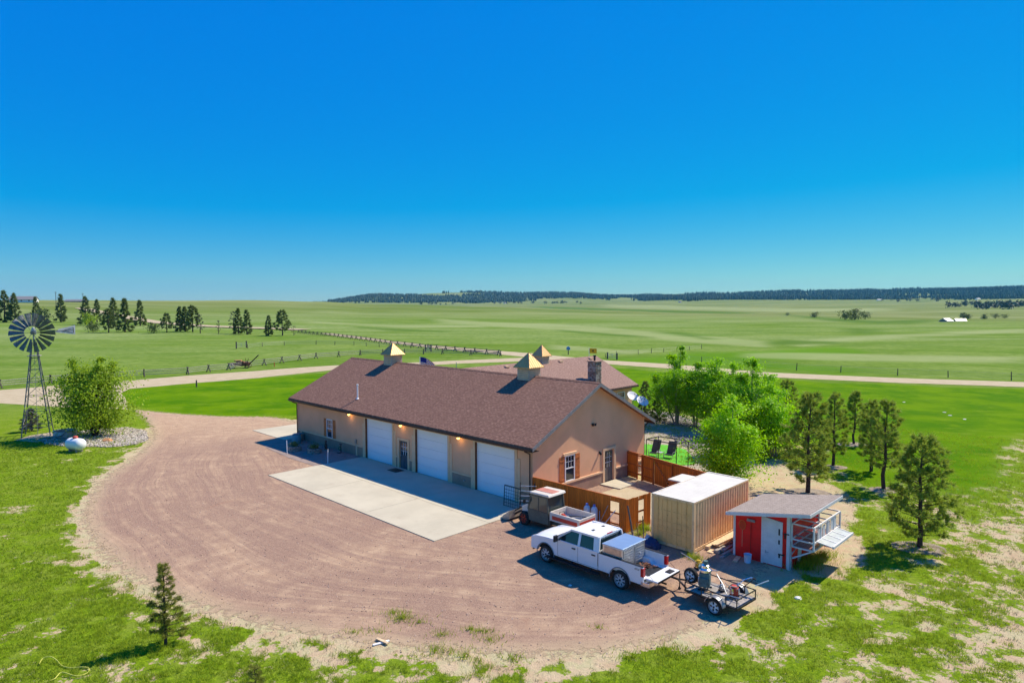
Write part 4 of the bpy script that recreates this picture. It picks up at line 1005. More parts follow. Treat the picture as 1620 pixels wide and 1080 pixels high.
m = MB(); m.prism([(0.95, 0.0), (1.5, 0.0), (2.9, 0.85), (2.9, 1.1), (0.95, 1.1)], 'x', SW+0.035, SW+0.06) if False else m.box(SW+0.5, SW+0.9, 2.9, 3.4, 0.5, 0.95)
m.build('nest_box', MAT['red'], shed)
# tools on its front wall
net = ything('landing_net', 'orange long handled net hanging on the red shed wall', 'net', 12.37, 1.25)
m = MB(); c0 = Vector((0.45, -0.05, 1.62))
pts = [c0+Vector((math.cos(t)*0.17*(1 if math.sin(t) > 0 else 1-0.35*abs(math.sin(t))), 0, math.sin(t)*0.24)) for t in [2*math.pi*k/18 for k in range(19)]]
m.path(pts, 0.014, 5); nr = m.build('hoop', M_plain('orange_plastic', (0.75, 0.16, 0.03), 0.5), net)
m = MB(); m.tube((0.45, -0.05, 1.38), (0.45, -0.05, 0.55), 0.013); m.build('handle', M_plain('pale_orange', (0.75, 0.32, 0.2), 0.5), net)
m = MB()
for k in range(-3, 4):
    m.tube((0.45+k*0.045, -0.06, 1.62-0.2), (0.45+k*0.045, -0.06, 1.62+0.2), 0.004, n=4); m.tube((0.45-0.13, -0.06, 1.62+k*0.055), (0.45+0.13, -0.06, 1.62+k*0.055), 0.004, n=4)
m.build('netting', M_plain('net_string', (0.5, 0.2, 0.05), 0.8), net)
rake = ything('push_broom', 'dark push broom hanging head up on the red shed wall', 'broom', 12.37, 1.25)
m = MB(); m.tube((0.88, -0.04, 0.35), (0.88, -0.04, 1.90), 0.014); m.build('handle', M_plain('dark_red_handle', (0.28, 0.01, 0.01), 0.5), rake)
m = MB(); m.box(0.68, 1.08, -0.09, -0.03, 1.88, 1.95); m.box(0.69, 1.07, -0.085, -0.035, 1.95, 2.0); m.build('head', MAT['weathered'], rake)
# ------------------------------------------------------------------ vehicles
def wheel(parent, x, y, z, r, w, side, rim='metal', nsp=8, hub=0.56, name='wheel', rimmat=None):
    M = Matrix.Translation((x, y, z)) @ Matrix.Rotation(R(90), 4, 'X')
    m = MB(); a, b_ = (-w/2, w/2)
    m.lathe([(r*0.62, a+0.01), (r*0.80, a), (r*0.95, a+0.02), (r, a+0.06), (r, b_-0.06), (r*0.95, b_-0.02), (r*0.80, b_), (r*0.62, b_-0.01), (r*0.62, a+0.01)], 28, M, caps=False)
    t = m.build(name, MAT['rubber'], parent, smooth=True)
    m = MB(); o = -side*0 
    face = -side*w/2     # lathe z axis maps to -y
    s_ = -side
    def L(rr, d): return (rr, s_*(w/2-d))
    m.lathe([L(r*0.68, 0.0), L(r*0.64, 0.012), L(r*0.58, 0.07), L(r*0.20, 0.05), L(r*0.17, 0.015), L(0.01, 0.01)], 24, M, caps=False)
    for k in range(nsp):
        t_ = 2*math.pi*k/nsp; c = Vector((math.cos(t_), 0, math.sin(t_))); o_ = Vector((x, y+side*(w/2-0.035), z))
        m.bar(o_+c*r*0.17, o_+c*r*0.58, r*0.14, 0.03, up=(0,1,0))
    m.build('rim', rimmat or MAT[rim], t)
    m = MB()
    for k in range(nsp):
        t_ = 2*math.pi*(k+0.5)/nsp; c = Vector((math.cos(t_), 0, math.sin(t_))); o_ = Vector((x, y+side*(w/2-0.052), z))
        m.bar(o_+c*r*0.27, o_+c*r*0.55, r*0.17, 0.02, up=(0,1,0))
    m.build('rim_slots', MAT['black'], t)
    m = MB(); m.tube((x, y+side*(w/2-0.02), z), (x, y+side*(w/2+0.004), z), r*0.12, n=12); m.build('hub', MAT['darkmetal'], t)
    return t
MAT['truckwhite'] = M_plain('white_car_paint', (0.80, 0.80, 0.80), 0.22, amt=0.01, spec=0.6)
MAT['rimsilver'] = M_plain('silver_rim', (0.62, 0.62, 0.62), 0.3, metal=0.15, amt=0.05)
MAT['tlight'] = M_plain('red_lens', (0.45, 0.005, 0.01), 0.25, amt=0.05)
MAT['alu'] = M_plain('aluminium', (0.70, 0.71, 0.73), 0.32, metal=0.85, amt=0.06)
MAT['chrome'] = M_plain('chrome', (0.75, 0.75, 0.76), 0.2, metal=1.0, amt=0.03)
truck = ything('pickup_truck', 'white crew cab pickup truck with its tailgate down on the gravel', 'pickup truck', 5.38, -5.98, 0)
# local: x from nose (0) to tail, y from near side (0) to far side (2.02)
TW = 2.02
FWX, RWX, TR = 0.98, 5.28, 0.42
def arch_side(x0, x1, zb, top, arches, n=10):
    "outline of a body side with wheel arches; top: list of (x,z) from x1 back to x0"
    pts = [(x0, zb)]
    for (cx, rr) in arches:
        for k in range(n+1):
            t = math.pi - math.pi*k/n; px_, pz = cx+rr*math.cos(t), TR+rr*math.sin(t)*1.02
            pts.append((px_, max(pz, zb)))
    pts.append((x1, zb)); return pts + top
def side_panel(mb, pts, y0, y1): mb.prism(pts, 'y', y0, y1)
body = MB()
topf = [(4.08, 1.30), (1.62, 1.28), (1.0, 1.26), (0.32, 1.20), (0.10, 1.12), (0.03, 0.95)]
for y0, y1 in ((0.0, 0.14), (TW-0.14, TW)):
    side_panel(body, arch_side(0.03, 4.08, 0.52, topf, [(FWX, 0.53)]), y0, y1)
# hood, bowed across
hx = [0.05, 0.18, 0.5, 1.0, 1.5, 1.72]; hzb = [1.06, 1.19, 1.27, 1.33, 1.38, 1.40]
vs, fs = [], []; ny = 9
for i, x in enumerate(hx):
    for j in range(ny):
        t = j/(ny-1)*2-1; edge = abs(t)
        z = hzb[i] - 0.10*edge**4 + (0.025 if 0.25 < edge < 0.72 else 0.0)*(1 if i in (2,3,4) else 0)
        xx = x+0.09*edge**3*(1 if i < 2 else 0)
        vs.append((xx, 0.02+(TW-0.04)*(t+1)/2, z))
for i in range(len(hx)-1):
    for j in range(ny-1): fs.append((i*ny+j, i*ny+j+1, (i+1)*ny+j+1, (i+1)*ny+j))
body.add(vs, fs)
body.box(0.06, 0.16, 0.14, TW-0.14, 0.55, 1.08)
body.box(0.9, 4.05, 0.14, TW-0.14, 0.5, 0.56)
body.box(3.95, 4.08, 0.14, TW-0.14, 0.5, 1.30)
bo = body.build('body', MAT['truckwhite'], truck, smooth=True, bevel=0.018)
# cab shell: belt line up to the roof
bz, rzf = 1.30, 1.93
inb, inr = 0.03, 0.20
cs = [(1.55, 1.28), (2.42, 1.90), (2.7, 1.955), (3.4, 1.98), (3.95, 1.95), (4.02, 1.93), (4.10, 1.30)]
def cpt(x, z, side):
    t = (z-bz)/(rzf-bz); t = max(0, min(1, t)); ins = inb+(inr-inb)*t**1.2
    return (x, ins if side < 0 else TW-ins, z)
m = MB()
vs, fs = [], []
for x, z in cs[1:6]:
    for j in range(7):
        t = j/6*2-1; y = TW/2+t*(TW/2-inr+0.012); vs.append((x, y, z+0.035*(1-t*t)-0.03*abs(t)**6))
for i in range(4):
    for j in range(6): fs.append((i*7+j, i*7+j+1, (i+1)*7+j+1, (i+1)*7+j))
m.add(vs, fs)
def strip(pA, pB, w=0.07):
    m.bar(pA, pB, w, 0.05)
for sd_ in (-1, 1):
    off = 0.0
    P_ = lambda x, z: Vector(cpt(x, z, sd_))
    m.bar(P_(1.55, 1.30), P_(2.45, 1.90), 0.08, 0.07); m.bar(P_(2.42, 1.905), P_(3.98, 1.92), 0.09, 0.09)
    m.bar(P_(2.98, 1.30), P_(2.98, 1.90), 0.13, 0.05, up=(0,1,0)); m.bar(P_(4.04, 1.30), P_(3.96, 1.92), 0.24, 0.07, up=(0,1,0)); m.bar(P_(3.9, 1.32), P_(3.82, 1.90), 0.14, 0.05, up=(0,1,0))
    m.bar(P_(1.6, 1.30), P_(4.05, 1.31), 0.09, 0.07)
m.bar((4.07, 0.1, 1.32), (4.07, TW-0.1, 1.32), 0.07, 0.1); m.bar((3.99, 0.22, 1.90), (3.99, TW-0.22, 1.90), 0.07, 0.07); m.bar((2.43, 0.24, 1.90), (2.43, TW-0.24, 1.90), 0.08, 0.06)
m.build('cab_roof', MAT['truckwhite'], bo, smooth=True)
MAT['tint'] = M_glass('tinted_glass', (0.010, 0.028, 0.036), 0.05)
for sd_ in (-1, 1):
    P_ = lambda x, z, o=0.0: Vector(cpt(x, z, sd_)) + Vector((0, sd_*(-0.006-o), 0)) * 1
    w_ = MB(); q = [P_(1.78, 1.335), P_(2.93, 1.335), P_(2.93, 1.87), P_(2.50, 1.87)]
    w_.add(q+[p+Vector((0, -sd_*0.02, 0)) for p in q], [(0,1,2,3),(7,6,5,4),(0,4,5,1),(1,5,6,2),(2,6,7,3),(3,7,4,0)]); w_.build('side_window', MAT['tint'], bo)
    w_ = MB(); q = [P_(3.03, 1.335), P_(3.86, 1.335), P_(3.80, 1.87), P_(3.03, 1.87)]
    w_.add(q+[p+Vector((0, -sd_*0.02, 0)) for p in q], [(0,1,2,3),(7,6,5,4),(0,4,5,1),(1,5,6,2),(2,6,7,3),(3,7,4,0)]); w_.build('side_window', MAT['tint'], bo)
w_ = MB(); w_.add([(1.60, 0.10, 1.345), (1.60, TW-0.10, 1.345), (2.40, TW-0.25, 1.885), (2.40, 0.25, 1.885)], [(0,1,2,3)]); w_.build('windscreen', MAT['tint'], bo)
w_ = MB(); w_.add([(4.085, 0.14, 1.38), (4.02, 0.24, 1.87), (4.02, TW-0.24, 1.87), (4.085, TW-0.14, 1.38)], [(0,1,2,3)]); w_.build('rear_window', MAT['tint'], bo)
w_ = MB(); w_.bar((1.56, 0.16, 1.385), (1.56, TW-0.16, 1.385), 0.12, 0.03); w_.bar((1.7, 0.5, 1.41), (2.1, 1.0, 1.68), 0.02); w_.bar((1.68, 1.2, 1.41), (2.05, 1.7, 1.67), 0.02); w_.build('wiper', MAT['black'], bo)
w_ = MB(); w_.bar((4.0, 0.8, 1.955), (4.0, 1.22, 1.955), 0.05, 0.04); w_.build('brake_light', MAT['tlight'], bo)
w_ = MB(); w_.box(3.3, 3.42, 0.55, 0.72, 2.0, 2.02); w_.build('antenna', MAT['black'], bo)
w_ = MB(); w_.box(3.3, 3.42, 1.3, 1.47, 2.0, 2.02); w_.build('antenna', MAT['black'], bo)
# seams, handles, trim on the sides
for yy, s_ in ((-0.002, -1), (TW+0.002, 1)):
    w_ = MB()
    for x in (1.74, 2.95, 4.085): w_.box(x-0.007, x+0.007, min(yy, yy-s_*0.01), max(yy, yy-s_*0.01), 0.58 if x < 4 else 0.7, 1.27)
    w_.box(1.74, 4.08, min(yy, yy-s_*0.01), max(yy, yy-s_*0.01), 0.57, 0.582); w_.build('door_seam', MAT['darkmetal'], bo)
    for x in (2.72, 3.86):
        w_ = MB(); y0, y1 = sorted((yy, yy+s_*0.035)); w_.box(x-0.11, x+0.09, y0, y1, 1.12, 1.17); w_.build('door_handle', MAT['black'], bo)
    w_ = MB(); y0, y1 = sorted((yy+s_*0.03, yy+s_*0.16)); w_.box(1.1, 4.2, y0-0.05 if s_ > 0 else y0, y1 if s_ > 0 else y1+0.05, 0.36, 0.42)
    for x in (1.5, 2.6, 3.7): w_.bar((x, yy-s_*0.1, 0.52), (x, yy+s_*0.06, 0.40), 0.06)
    w_.build('running_board', MAT['black'], truck)
    w_ = MB(); w_.bar((1.86, yy-s_*0.02, 1.33), (1.84, yy+s_*0.14, 1.38), 0.05); w_.box(1.76, 1.86, *sorted((yy+s_*0.12, yy+s_*0.36)), 1.30, 1.60); w_.build('mirror', MAT['black'], truck, bevel=0.02)
    w_ = MB()
    for cx in (FWX, RWX):
        pts = []
        for k in range(13):
            t = math.pi*k/12; pts.append((cx+0.545*math.cos(t), yy+s_*0.012, TR+0.555*math.sin(t)))
        w_.path(pts, 0.022, 6)
    w_.build('arch_lip', MAT['greytrim'], bo)
# nose
w_ = MB(); w_.box(-0.01, 0.06, 0.40, TW-0.40, 0.66, 1.06); 
for k in range(3): w_.box(-0.03, -0.011, 0.42, TW-0.42, 0.74+k*0.11, 0.79+k*0.11)
w_.build('grille', MAT['chrome'], bo)
for y0 in (0.03, TW-0.37):
    w_ = MB(); w_.box(0.0, 0.08, y0, y0+0.34, 0.78, 1.06); w_.build('headlight', MAT['alu'], bo, bevel=0.015)
w_ = MB(); w_.prism([(0.04, 0.02), (-0.14, 0.25), (-0.16, TW-0.25), (0.04, TW-0.02), (0.14, TW-0.02), (0.14, 0.02)], 'z', 0.42, 0.66); w_.build('front_bumper', MAT['chrome'], truck, bevel=0.02)
# bed
bedm = MB(); BX0, BX1 = 4.12, 6.46
topb = [(BX1, 1.29), (BX0, 1.31)]
for y0, y1 in ((0.0, 0.09), (TW-0.09, TW)):
    side_panel(bedm, arch_side(BX0, BX1, 0.55, topb, [(RWX, 0.54)]), y0, y1)
bedm.box(BX0, BX0+0.06, 0.09, TW-0.09, 0.75, 1.31); bedm.box(BX0, BX1, 0.09, TW-0.09, 0.75, 0.79)
for y0 in (0.09, TW-0.34):
    bedm.prism([(RWX-0.52, 0.79), (RWX-0.40, 1.0), (RWX+0.40, 1.0), (RWX+0.52, 0.79)], 'y', y0, y0+0.25)
for k in range(8): bedm.box(BX0+0.07, BX1, 0.40+k*0.16, 0.46+k*0.16, 0.79, 0.805)
bb = bedm.build('bed', MAT['truckwhite'], truck, bevel=0.015)
w_ = MB(); w_.box(BX0+0.02, BX1-0.01, -0.004, 0.12, 1.305, 1.325); w_.box(BX0+0.02, BX1-0.01, TW-0.12, TW+0.004, 1.305, 1.325); w_.box(BX0, BX0+0.08, 0.12, TW-0.12, 1.305, 1.325); w_.build('bed_rail', MAT['black'], bb)
w_ = MB(); w_.box(BX0+0.08, BX1, 0.42, TW-0.42, 0.806, 0.812); w_.build('bed_mat', MAT['black'], bb)
for y0 in (-0.004, TW-0.16):
    w_ = MB(); w_.box(BX1-0.13, BX1+0.012, y0, y0+0.164, 0.88, 1.26); w_.build('tail_light', MAT['tlight'], bb, bevel=0.012)
w_ = MB(); w_.box(BX1-0.12, BX1+0.30, 0.0, TW, 0.50, 0.69); w_.box(BX1+0.30, BX1+0.32, 0.5, TW-0.5, 0.45, 0.60); w_.build('rear_bumper', MAT['chrome'], truck, bevel=0.03)
w_ = MB(); w_.bar((BX1+0.2, TW/2, 0.45), (BX1+0.52, TW/2, 0.45), 0.06); w_.build('tow_hitch', MAT['black'], truck)
w_ = MB(); w_.box(BX1+0.03, BX1+0.64, 0.13, TW-0.13, 0.76, 0.835)
tg = w_.build('tailgate', MAT['truckwhite'], truck, bevel=0.015)
w_ = MB(); w_.box(BX1+0.645, BX1+0.66, 0.15, TW-0.15, 0.74, 0.83); w_.box(BX1+0.3, BX1+0.56, 1.25, 1.62, 0.84, 0.87); w_.build('gate_trim', MAT['black'], tg)
for y0 in (0.13, TW-0.13):
    w_ = MB(); w_.tube((BX1+0.01, y0, 1.15), (BX1+0.42, y0, 0.84), 0.008, n=5); w_.build('gate_cable', MAT['darkmetal'], tg)
# bedside lettering, dark bars that read 4x4
fc = bpy.data.curves.new('bedside_badge', 'FONT'); fc.body = '4X4'; fc.size = 0.13; fc.extrude = 0.003; fc.space_character = 1.05; fc.shear = 0.25
fo = bpy.data.objects.new('bedside_badge', fc); scene.collection.objects.link(fo); bpy.context.view_layer.update()
me_ = bpy.data.meshes.new_from_object(fo); bpy.data.objects.remove(fo); fo = bpy.data.objects.new('bedside_badge', me_); me_.materials.clear(); link(fo, bb); fo.data.materials.append(MAT['black']); fo.location = (6.02, -0.006, 1.12); fo.rotation_euler = (R(90), 0, 0); fo.scale = (1.1, 1, 1)
for x in (FWX, RWX):
    wheel(truck, x, 0.14, TR, TR, 0.28, -1, 'rimsilver'); wheel(truck, x, TW-0.14, TR, TR, 0.28, 1, 'rimsilver')
w_ = MB(); w_.tube((FWX, 0.25, TR), (FWX, TW-0.25, TR), 0.06); w_.tube((RWX, 0.25, TR), (RWX, TW-0.25, TR), 0.07); w_.box(0.5, 6.3, 0.5, 0.62, 0.42, 0.55); w_.box(0.5, 6.3, TW-0.62, TW-0.5, 0.42, 0.55); w_.build('chassis', MAT['black'], truck)
w_ = MB(); w_.box(0.45, 1.5, 0.16, TW-0.16, 0.6, 1.1); w_.build('engine_bay', MAT['black'], truck)
# aluminium kennel box standing in the bed
kb = ything('kennel_box', 'silver aluminium kennel box standing in the pickup bed behind the cab', 'box', 5.38, -5.98, 0)
w_ = MB(); KX0, KX1, KY0, KY1, KZ0, KZ1 = 4.25, 5.32, 0.14, TW-0.14, 0.82, 1.72
w_.box(KX0, KX1, KY0, KY1, KZ0, KZ1); w_.build('body', MAT['alu'], kb, bevel=0.012)
w_ = MB(); w_.box(KX0-0.03, KX1+0.03, KY0-0.03, KY1+0.03, KZ1, KZ1+0.04); w_.build('lid', M_plain('sky_sheen_aluminium', (0.42, 0.55, 0.72), 0.35, metal=0.7, amt=0.05), kb, bevel=0.01)  # the sky's blue reflection is put into the lid colour
w_ = MB(); w_.box(KX0+0.1, KX1-0.1, KY0-0.02, KY0-0.001, 1.38, 1.66); w_.build('reflection_panel', M_plain('ground_sheen_aluminium', (0.70, 0.50, 0.36), 0.4, metal=0.5), kb)  # panel carrying the ground's tan reflection as its colour
for k in range(2):
    y0 = KY0+0.06+k*0.84
    w_ = MB(); w_.box(KX1, KX1+0.03, y0, y0+0.78, 0.88, 1.66)
    for j in range(6): w_.box(KX1+0.03, KX1+0.045, y0+0.08, y0+0.70, 0.96+j*0.11, 1.0+j*0.11)
    w_.box(KX1+0.03, KX1+0.07, y0+0.34, y0+0.44, 1.2, 1.28); w_.build('kennel_door', MAT['metal'], kb)
# loose things in the bed
w_ = ything('scrap_pile', 'heap of brown scraps lying in the open pickup bed', 'scrap', 5.38, -5.98, 0)
m = MB(); rr = random.Random(3)
for k in range(26):
    c = Vector((rr.uniform(5.5, 6.2), rr.uniform(0.6, 1.5), rr.uniform(0.83, 0.92))); d = Vector((rr.uniform(-1, 1), rr.uniform(-1, 1), rr.uniform(-0.1, 0.2))).normalized()*rr.uniform(0.06, 0.18)
    m.bar(c-d, c+d, rr.uniform(0.03, 0.07), rr.uniform(0.01, 0.04))
m.build('scraps', MAT['rust'], w_)

# ------------------------------------------------------------------ utility loader
MAT['bcream'] = M_plain('cream_body_paint', (0.66, 0.60, 0.52), 0.4, amt=0.05, dirt=((0.45, 0.36, 0.27), 0.4))
MAT['borange'] = M_plain('red_stripe_paint', (0.55, 0.06, 0.035), 0.45, amt=0.1)
MAT['cabgrey'] = M_plain('olive_grey_cab', (0.13, 0.125, 0.095), 0.6, amt=0.15)
MAT['cabglass'] = M_glass('cab_glass', (0.05, 0.065, 0.055), 0.1)
ut = ything('utility_loader', 'small cream and red work machine with enclosed cab and bucket by the fence', 'utility vehicle', 1.0, -2.82, 0)
UW = 1.45
for x, r_ in ((0.9, 0.37), (3.75, 0.37)):
    for y, s_ in ((0.12, -1), (UW-0.12, 1)): wheel(ut, x, y, r_, r_, 0.27, s_, rimmat=MAT['borange'], nsp=5)
m = MB(); m.prism([(0.55, 0.55), (0.5, 0.95), (1.05, 1.22), (1.3, 1.22), (1.3, 0.55)], 'y', 0.28, UW-0.28); m.build('hood', MAT['bcream'], ut, bevel=0.03)
m = MB(); m.box(1.15, 2.75, 0.10, UW-0.10, 0.36, 1.02); m.box(0.95, 4.6, 0.35, UW-0.35, 0.36, 0.6); m.build('chassis', MAT['cabgrey'], ut)
m = MB()
P1 = [(1.2, 1.0), (1.42, 1.85), (2.6, 1.88), (2.7, 1.0)]
for y in (0.06, UW-0.06):
    for i in range(4): m.bar((P1[i][0], y, P1[i][1]), (P1[(i+1) % 4][0], y, P1[(i+1) % 4][1]), 0.08, 0.06)
    m.bar((1.98, y, 1.0), (1.98, y, 1.86), 0.06)
for x, z in P1: m.bar((x, 0.06, z), (x, UW-0.06, z), 0.07)
m.box(1.25, 2.70, 0.05, 0.10, 0.40, 1.02); m.box(1.25, 2.70, UW-0.10, UW-0.05, 0.40, 1.02)
cbk = m.build('cab_frame', MAT['cabgrey'], ut)
for y in (0.055, UW-0.055):
    m = MB(); m.prism([(1.27, 1.04), (1.46, 1.80), (1.94, 1.81), (1.94, 1.04)], 'y', y-0.006, y+0.006); m.build('side_pane', MAT['cabglass'], cbk)
    m = MB(); m.prism([(2.02, 1.04), (2.02, 1.81), (2.56, 1.83), (2.65, 1.04)], 'y', y-0.006, y+0.006); m.build('side_pane', MAT['cabglass'], cbk)
m = MB(); m.add([(1.21, 0.1, 1.04), (1.21, UW-0.1, 1.04), (1.42, UW-0.1, 1.82), (1.42, 0.1, 1.82)], [(0,1,2,3)]); m.build('windscreen', MAT['cabglass'], cbk)
m = MB(); m.add([(2.70, 0.1, 1.04), (2.70, UW-0.1, 1.04), (2.60, UW-0.1, 1.84), (2.60, 0.1, 1.84)], [(0,1,2,3)]); m.build('rear_pane', MAT['cabglass'], cbk)
m = MB(); m.prism([(1.30, 1.90), (1.38, 2.02), (2.72, 2.05), (2.80, 1.92)], 'y', 0.0, UW); rfo = m.build('cab_roof', MAT['bcream'], cbk, bevel=0.04)
m = MB(); m.prism([(1.42, 2.03), (1.44, 2.045), (2.66, 2.065), (2.68, 2.055)], 'y', 0.42, UW-0.42); m.build('roof_stripe', M_plain('faded_red', (0.50, 0.20, 0.15), 0.6), rfo)
m = MB(); X_, x_ = 4.85, 2.85
m.box(x_, X_, 0.0, UW, 0.72, 0.78)
for y0 in (0.0, UW-0.06): m.box(x_, X_, y0, y0+0.06, 0.78, 1.18)
m.box(x_, x_+0.06, 0.06, UW-0.06, 0.78, 1.20); m.box(X_-0.06, X_, 0.06, UW-0.06, 0.78, 1.16)
dbx = m.build('cargo_box', MAT['bcream'], ut, bevel=0.012)
m = MB(); m.box(x_+0.18, X_-0.1, -0.012, -0.002, 0.82, 1.02); m.box(X_+0.002, X_+0.012, 0.08, UW-0.08, 0.82, 1.02); m.build('stripe', MAT['borange'], dbx)
m = MB(); bx0 = -0.85
prof_b = [(0.18, 0.62), (0.18, 0.16), (-0.1, 0.05), (-0.62, 0.03), (-0.60, 0.06), (-0.1, 0.10), (0.13, 0.19), (0.13, 0.60)]
m.prism([(a-0.25, b_) for a, b_ in prof_b], 'y', -0.12, UW+0.12)
for y in (-0.14, UW+0.12): m.prism([(0.18-0.25, 0.62), (0.18-0.25, 0.14), (-0.1-0.25, 0.03), (-0.62-0.25, 0.03), (-0.35, 0.42)], 'y', y, y+0.02)
bk = m.build('bucket', M_plain('worn_bucket_steel', (0.42, 0.37, 0.31), 0.5, metal=0.3, amt=0.25, dirt=((0.12, 0.08, 0.06), 0.5)), ut)
m = MB()
for y in (0.32, UW-0.32): m.path([(-0.08, y, 0.35), (0.35, y, 0.62), (0.95, y, 0.70)], 0.06, 8); m.path([(-0.07, y, 0.55), (0.5, y, 0.9)], 0.035, 8)
m.build('lift_arm', MAT['black'], ut)
m = MB(); m.box(0.46, 0.5, 0.34, 0.54, 0.78, 0.90); m.box(0.46, 0.5, UW-0.54, UW-0.34, 0.78, 0.90); m.build('headlight', MAT['alu'], ut)
m = MB(); m.tube((1.3, -0.02, 1.3), (1.2, -0.18, 1.42), 0.015); m.box(1.14, 1.18, -0.3, -0.12, 1.36, 1.56); m.build('mirror', MAT['black'], ut)
t = ything('chainsaw', 'orange and grey power saw lying in the cream cargo box', 'saw', 1.0, -2.82)
m = MB(); m.box(3.2, 3.5, 0.45, 0.65, 0.80, 0.99); m.box(3.25, 3.42, 0.48, 0.62, 0.99, 1.06); m.build('body', MAT['borange'], t, bevel=0.02)
m = MB(); m.path([(3.22, 0.4, 0.95), (3.22, 0.4, 1.16), (3.30, 0.68, 1.16), (3.32, 0.68, 0.92)], 0.015, 6); m.build('handle', MAT['black'], t)
m = MB(); m.bar((3.5, 0.55, 0.9), (3.95, 0.75, 0.83), 0.02, 0.08); m.build('blade', MAT['metal'], t)
for i, (a, b_, lab) in enumerate((((3.5, 0.95, 0.8), (4.6, 0.6, 1.15), 'grey metal bar leaning across the cargo box'), ((3.3, 1.1, 0.8), (4.5, 1.25, 0.95), 'dark pole lying along the far side of the cargo box'))):
    m = MB(); m.path([a, Vector(a).lerp(Vector(b_), 0.5)+Vector((0, 0.02, 0.02)), b_], 0.02, 6); o = m.build('bar', MAT['metal' if i == 0 else 'darkmetal']); o.location = W(1.0, -2.82); o.rotation_euler = (0, 0, BROT); tag(o, lab, 'bar')

# ------------------------------------------------------------------ utility trailer with its load
tra = ything('utility_trailer', 'small black rail trailer with white wheels loaded with engines', 'trailer', 13.25, -4.98, 0, R(-4))
TZ = 0.46; TL, TWd = 2.35, 1.45
m = MB()
for y in (0, TWd): m.bar((0, y, TZ), (TL, y, TZ), 0.06, 0.07); m.bar((0, y, TZ+0.36), (TL, y, TZ+0.36), 0.035)
for x in (0, TL): m.bar((x, 0, TZ), (x, TWd, TZ), 0.06, 0.07); m.bar((x, 0, TZ+0.36), (x, TWd, TZ+0.36), 0.035)
for k in range(1, 5): m.bar((TL*k/5, 0, TZ-0.02), (TL*k/5, TWd, TZ-0.02), 0.04)
for x in (0, TL*0.33, TL*0.8, TL):
    for y in (0, TWd): m.bar((x, y, TZ), (x, y, TZ+0.36), 0.035)
m.build('frame', MAT['darkmetal'], tra)
m = MB(); m.box(0.03, TL-0.03, 0.03, TWd-0.03, TZ+0.03, TZ+0.055); m.build('deck', MAT['weathered'], tra)
m = MB(); m.bar((0, 0.15, TZ), (-0.85, TWd/2, TZ), 0.06); m.bar((0, TWd-0.15, TZ), (-0.85, TWd/2, TZ), 0.06); m.bar((-0.75, TWd/2, TZ), (-1.25, TWd/2, TZ), 0.07); m.box(-1.38, -1.2, TWd/2-0.05, TWd/2+0.05, TZ-0.02, TZ+0.08)
m.build('tongue', MAT['darkmetal'], tra)
m = MB(); m.tube((-0.8, TWd/2+0.07, 0.06), (-0.8, TWd/2+0.07, TZ+0.25), 0.025); m.tube((-0.85, TWd/2+0.07, 0.05), (-0.75, TWd/2+0.07, 0.05), 0.05); m.build('jack', MAT['darkmetal'], tra)
WR = 0.34
for y, s_ in ((-0.16, -1), (TWd+0.16, 1)):
    wheel(tra, 1.5, y, WR, WR, 0.2, s_, rimmat=MAT['white'], nsp=5)
    m = MB(); pts = [(1.5+0.43*math.cos(R(a)), WR+0.43*math.sin(R(a))) for a in range(12, 169, 13)]
    out = pts+[(1.5+0.405*math.cos(R(a)), WR+0.405*math.sin(R(a))) for a in range(168, 11, -13)]
    m.prism(out, 'y', y-0.13, y+0.13); m.build('fender', M_plain('grey_fender', (0.30, 0.30, 0.31), 0.35, metal=0.6), tra, smooth=True)
m = MB(); m.tube((1.5, -0.1, WR), (1.5, TWd+0.1, WR), 0.035); m.build('axle', MAT['darkmetal'], tra)
sp = wheel(tra, -0.12, 0.62, TZ+0.42, 0.33, 0.18, -1, rimmat=MAT['white'], nsp=5, name='spare_wheel')
m = MB(); m.box(TL-0.01, TL+0.02, 0.1, 0.3, TZ-0.06, TZ+0.03); m.build('rear_light', MAT['tlight'], tra)
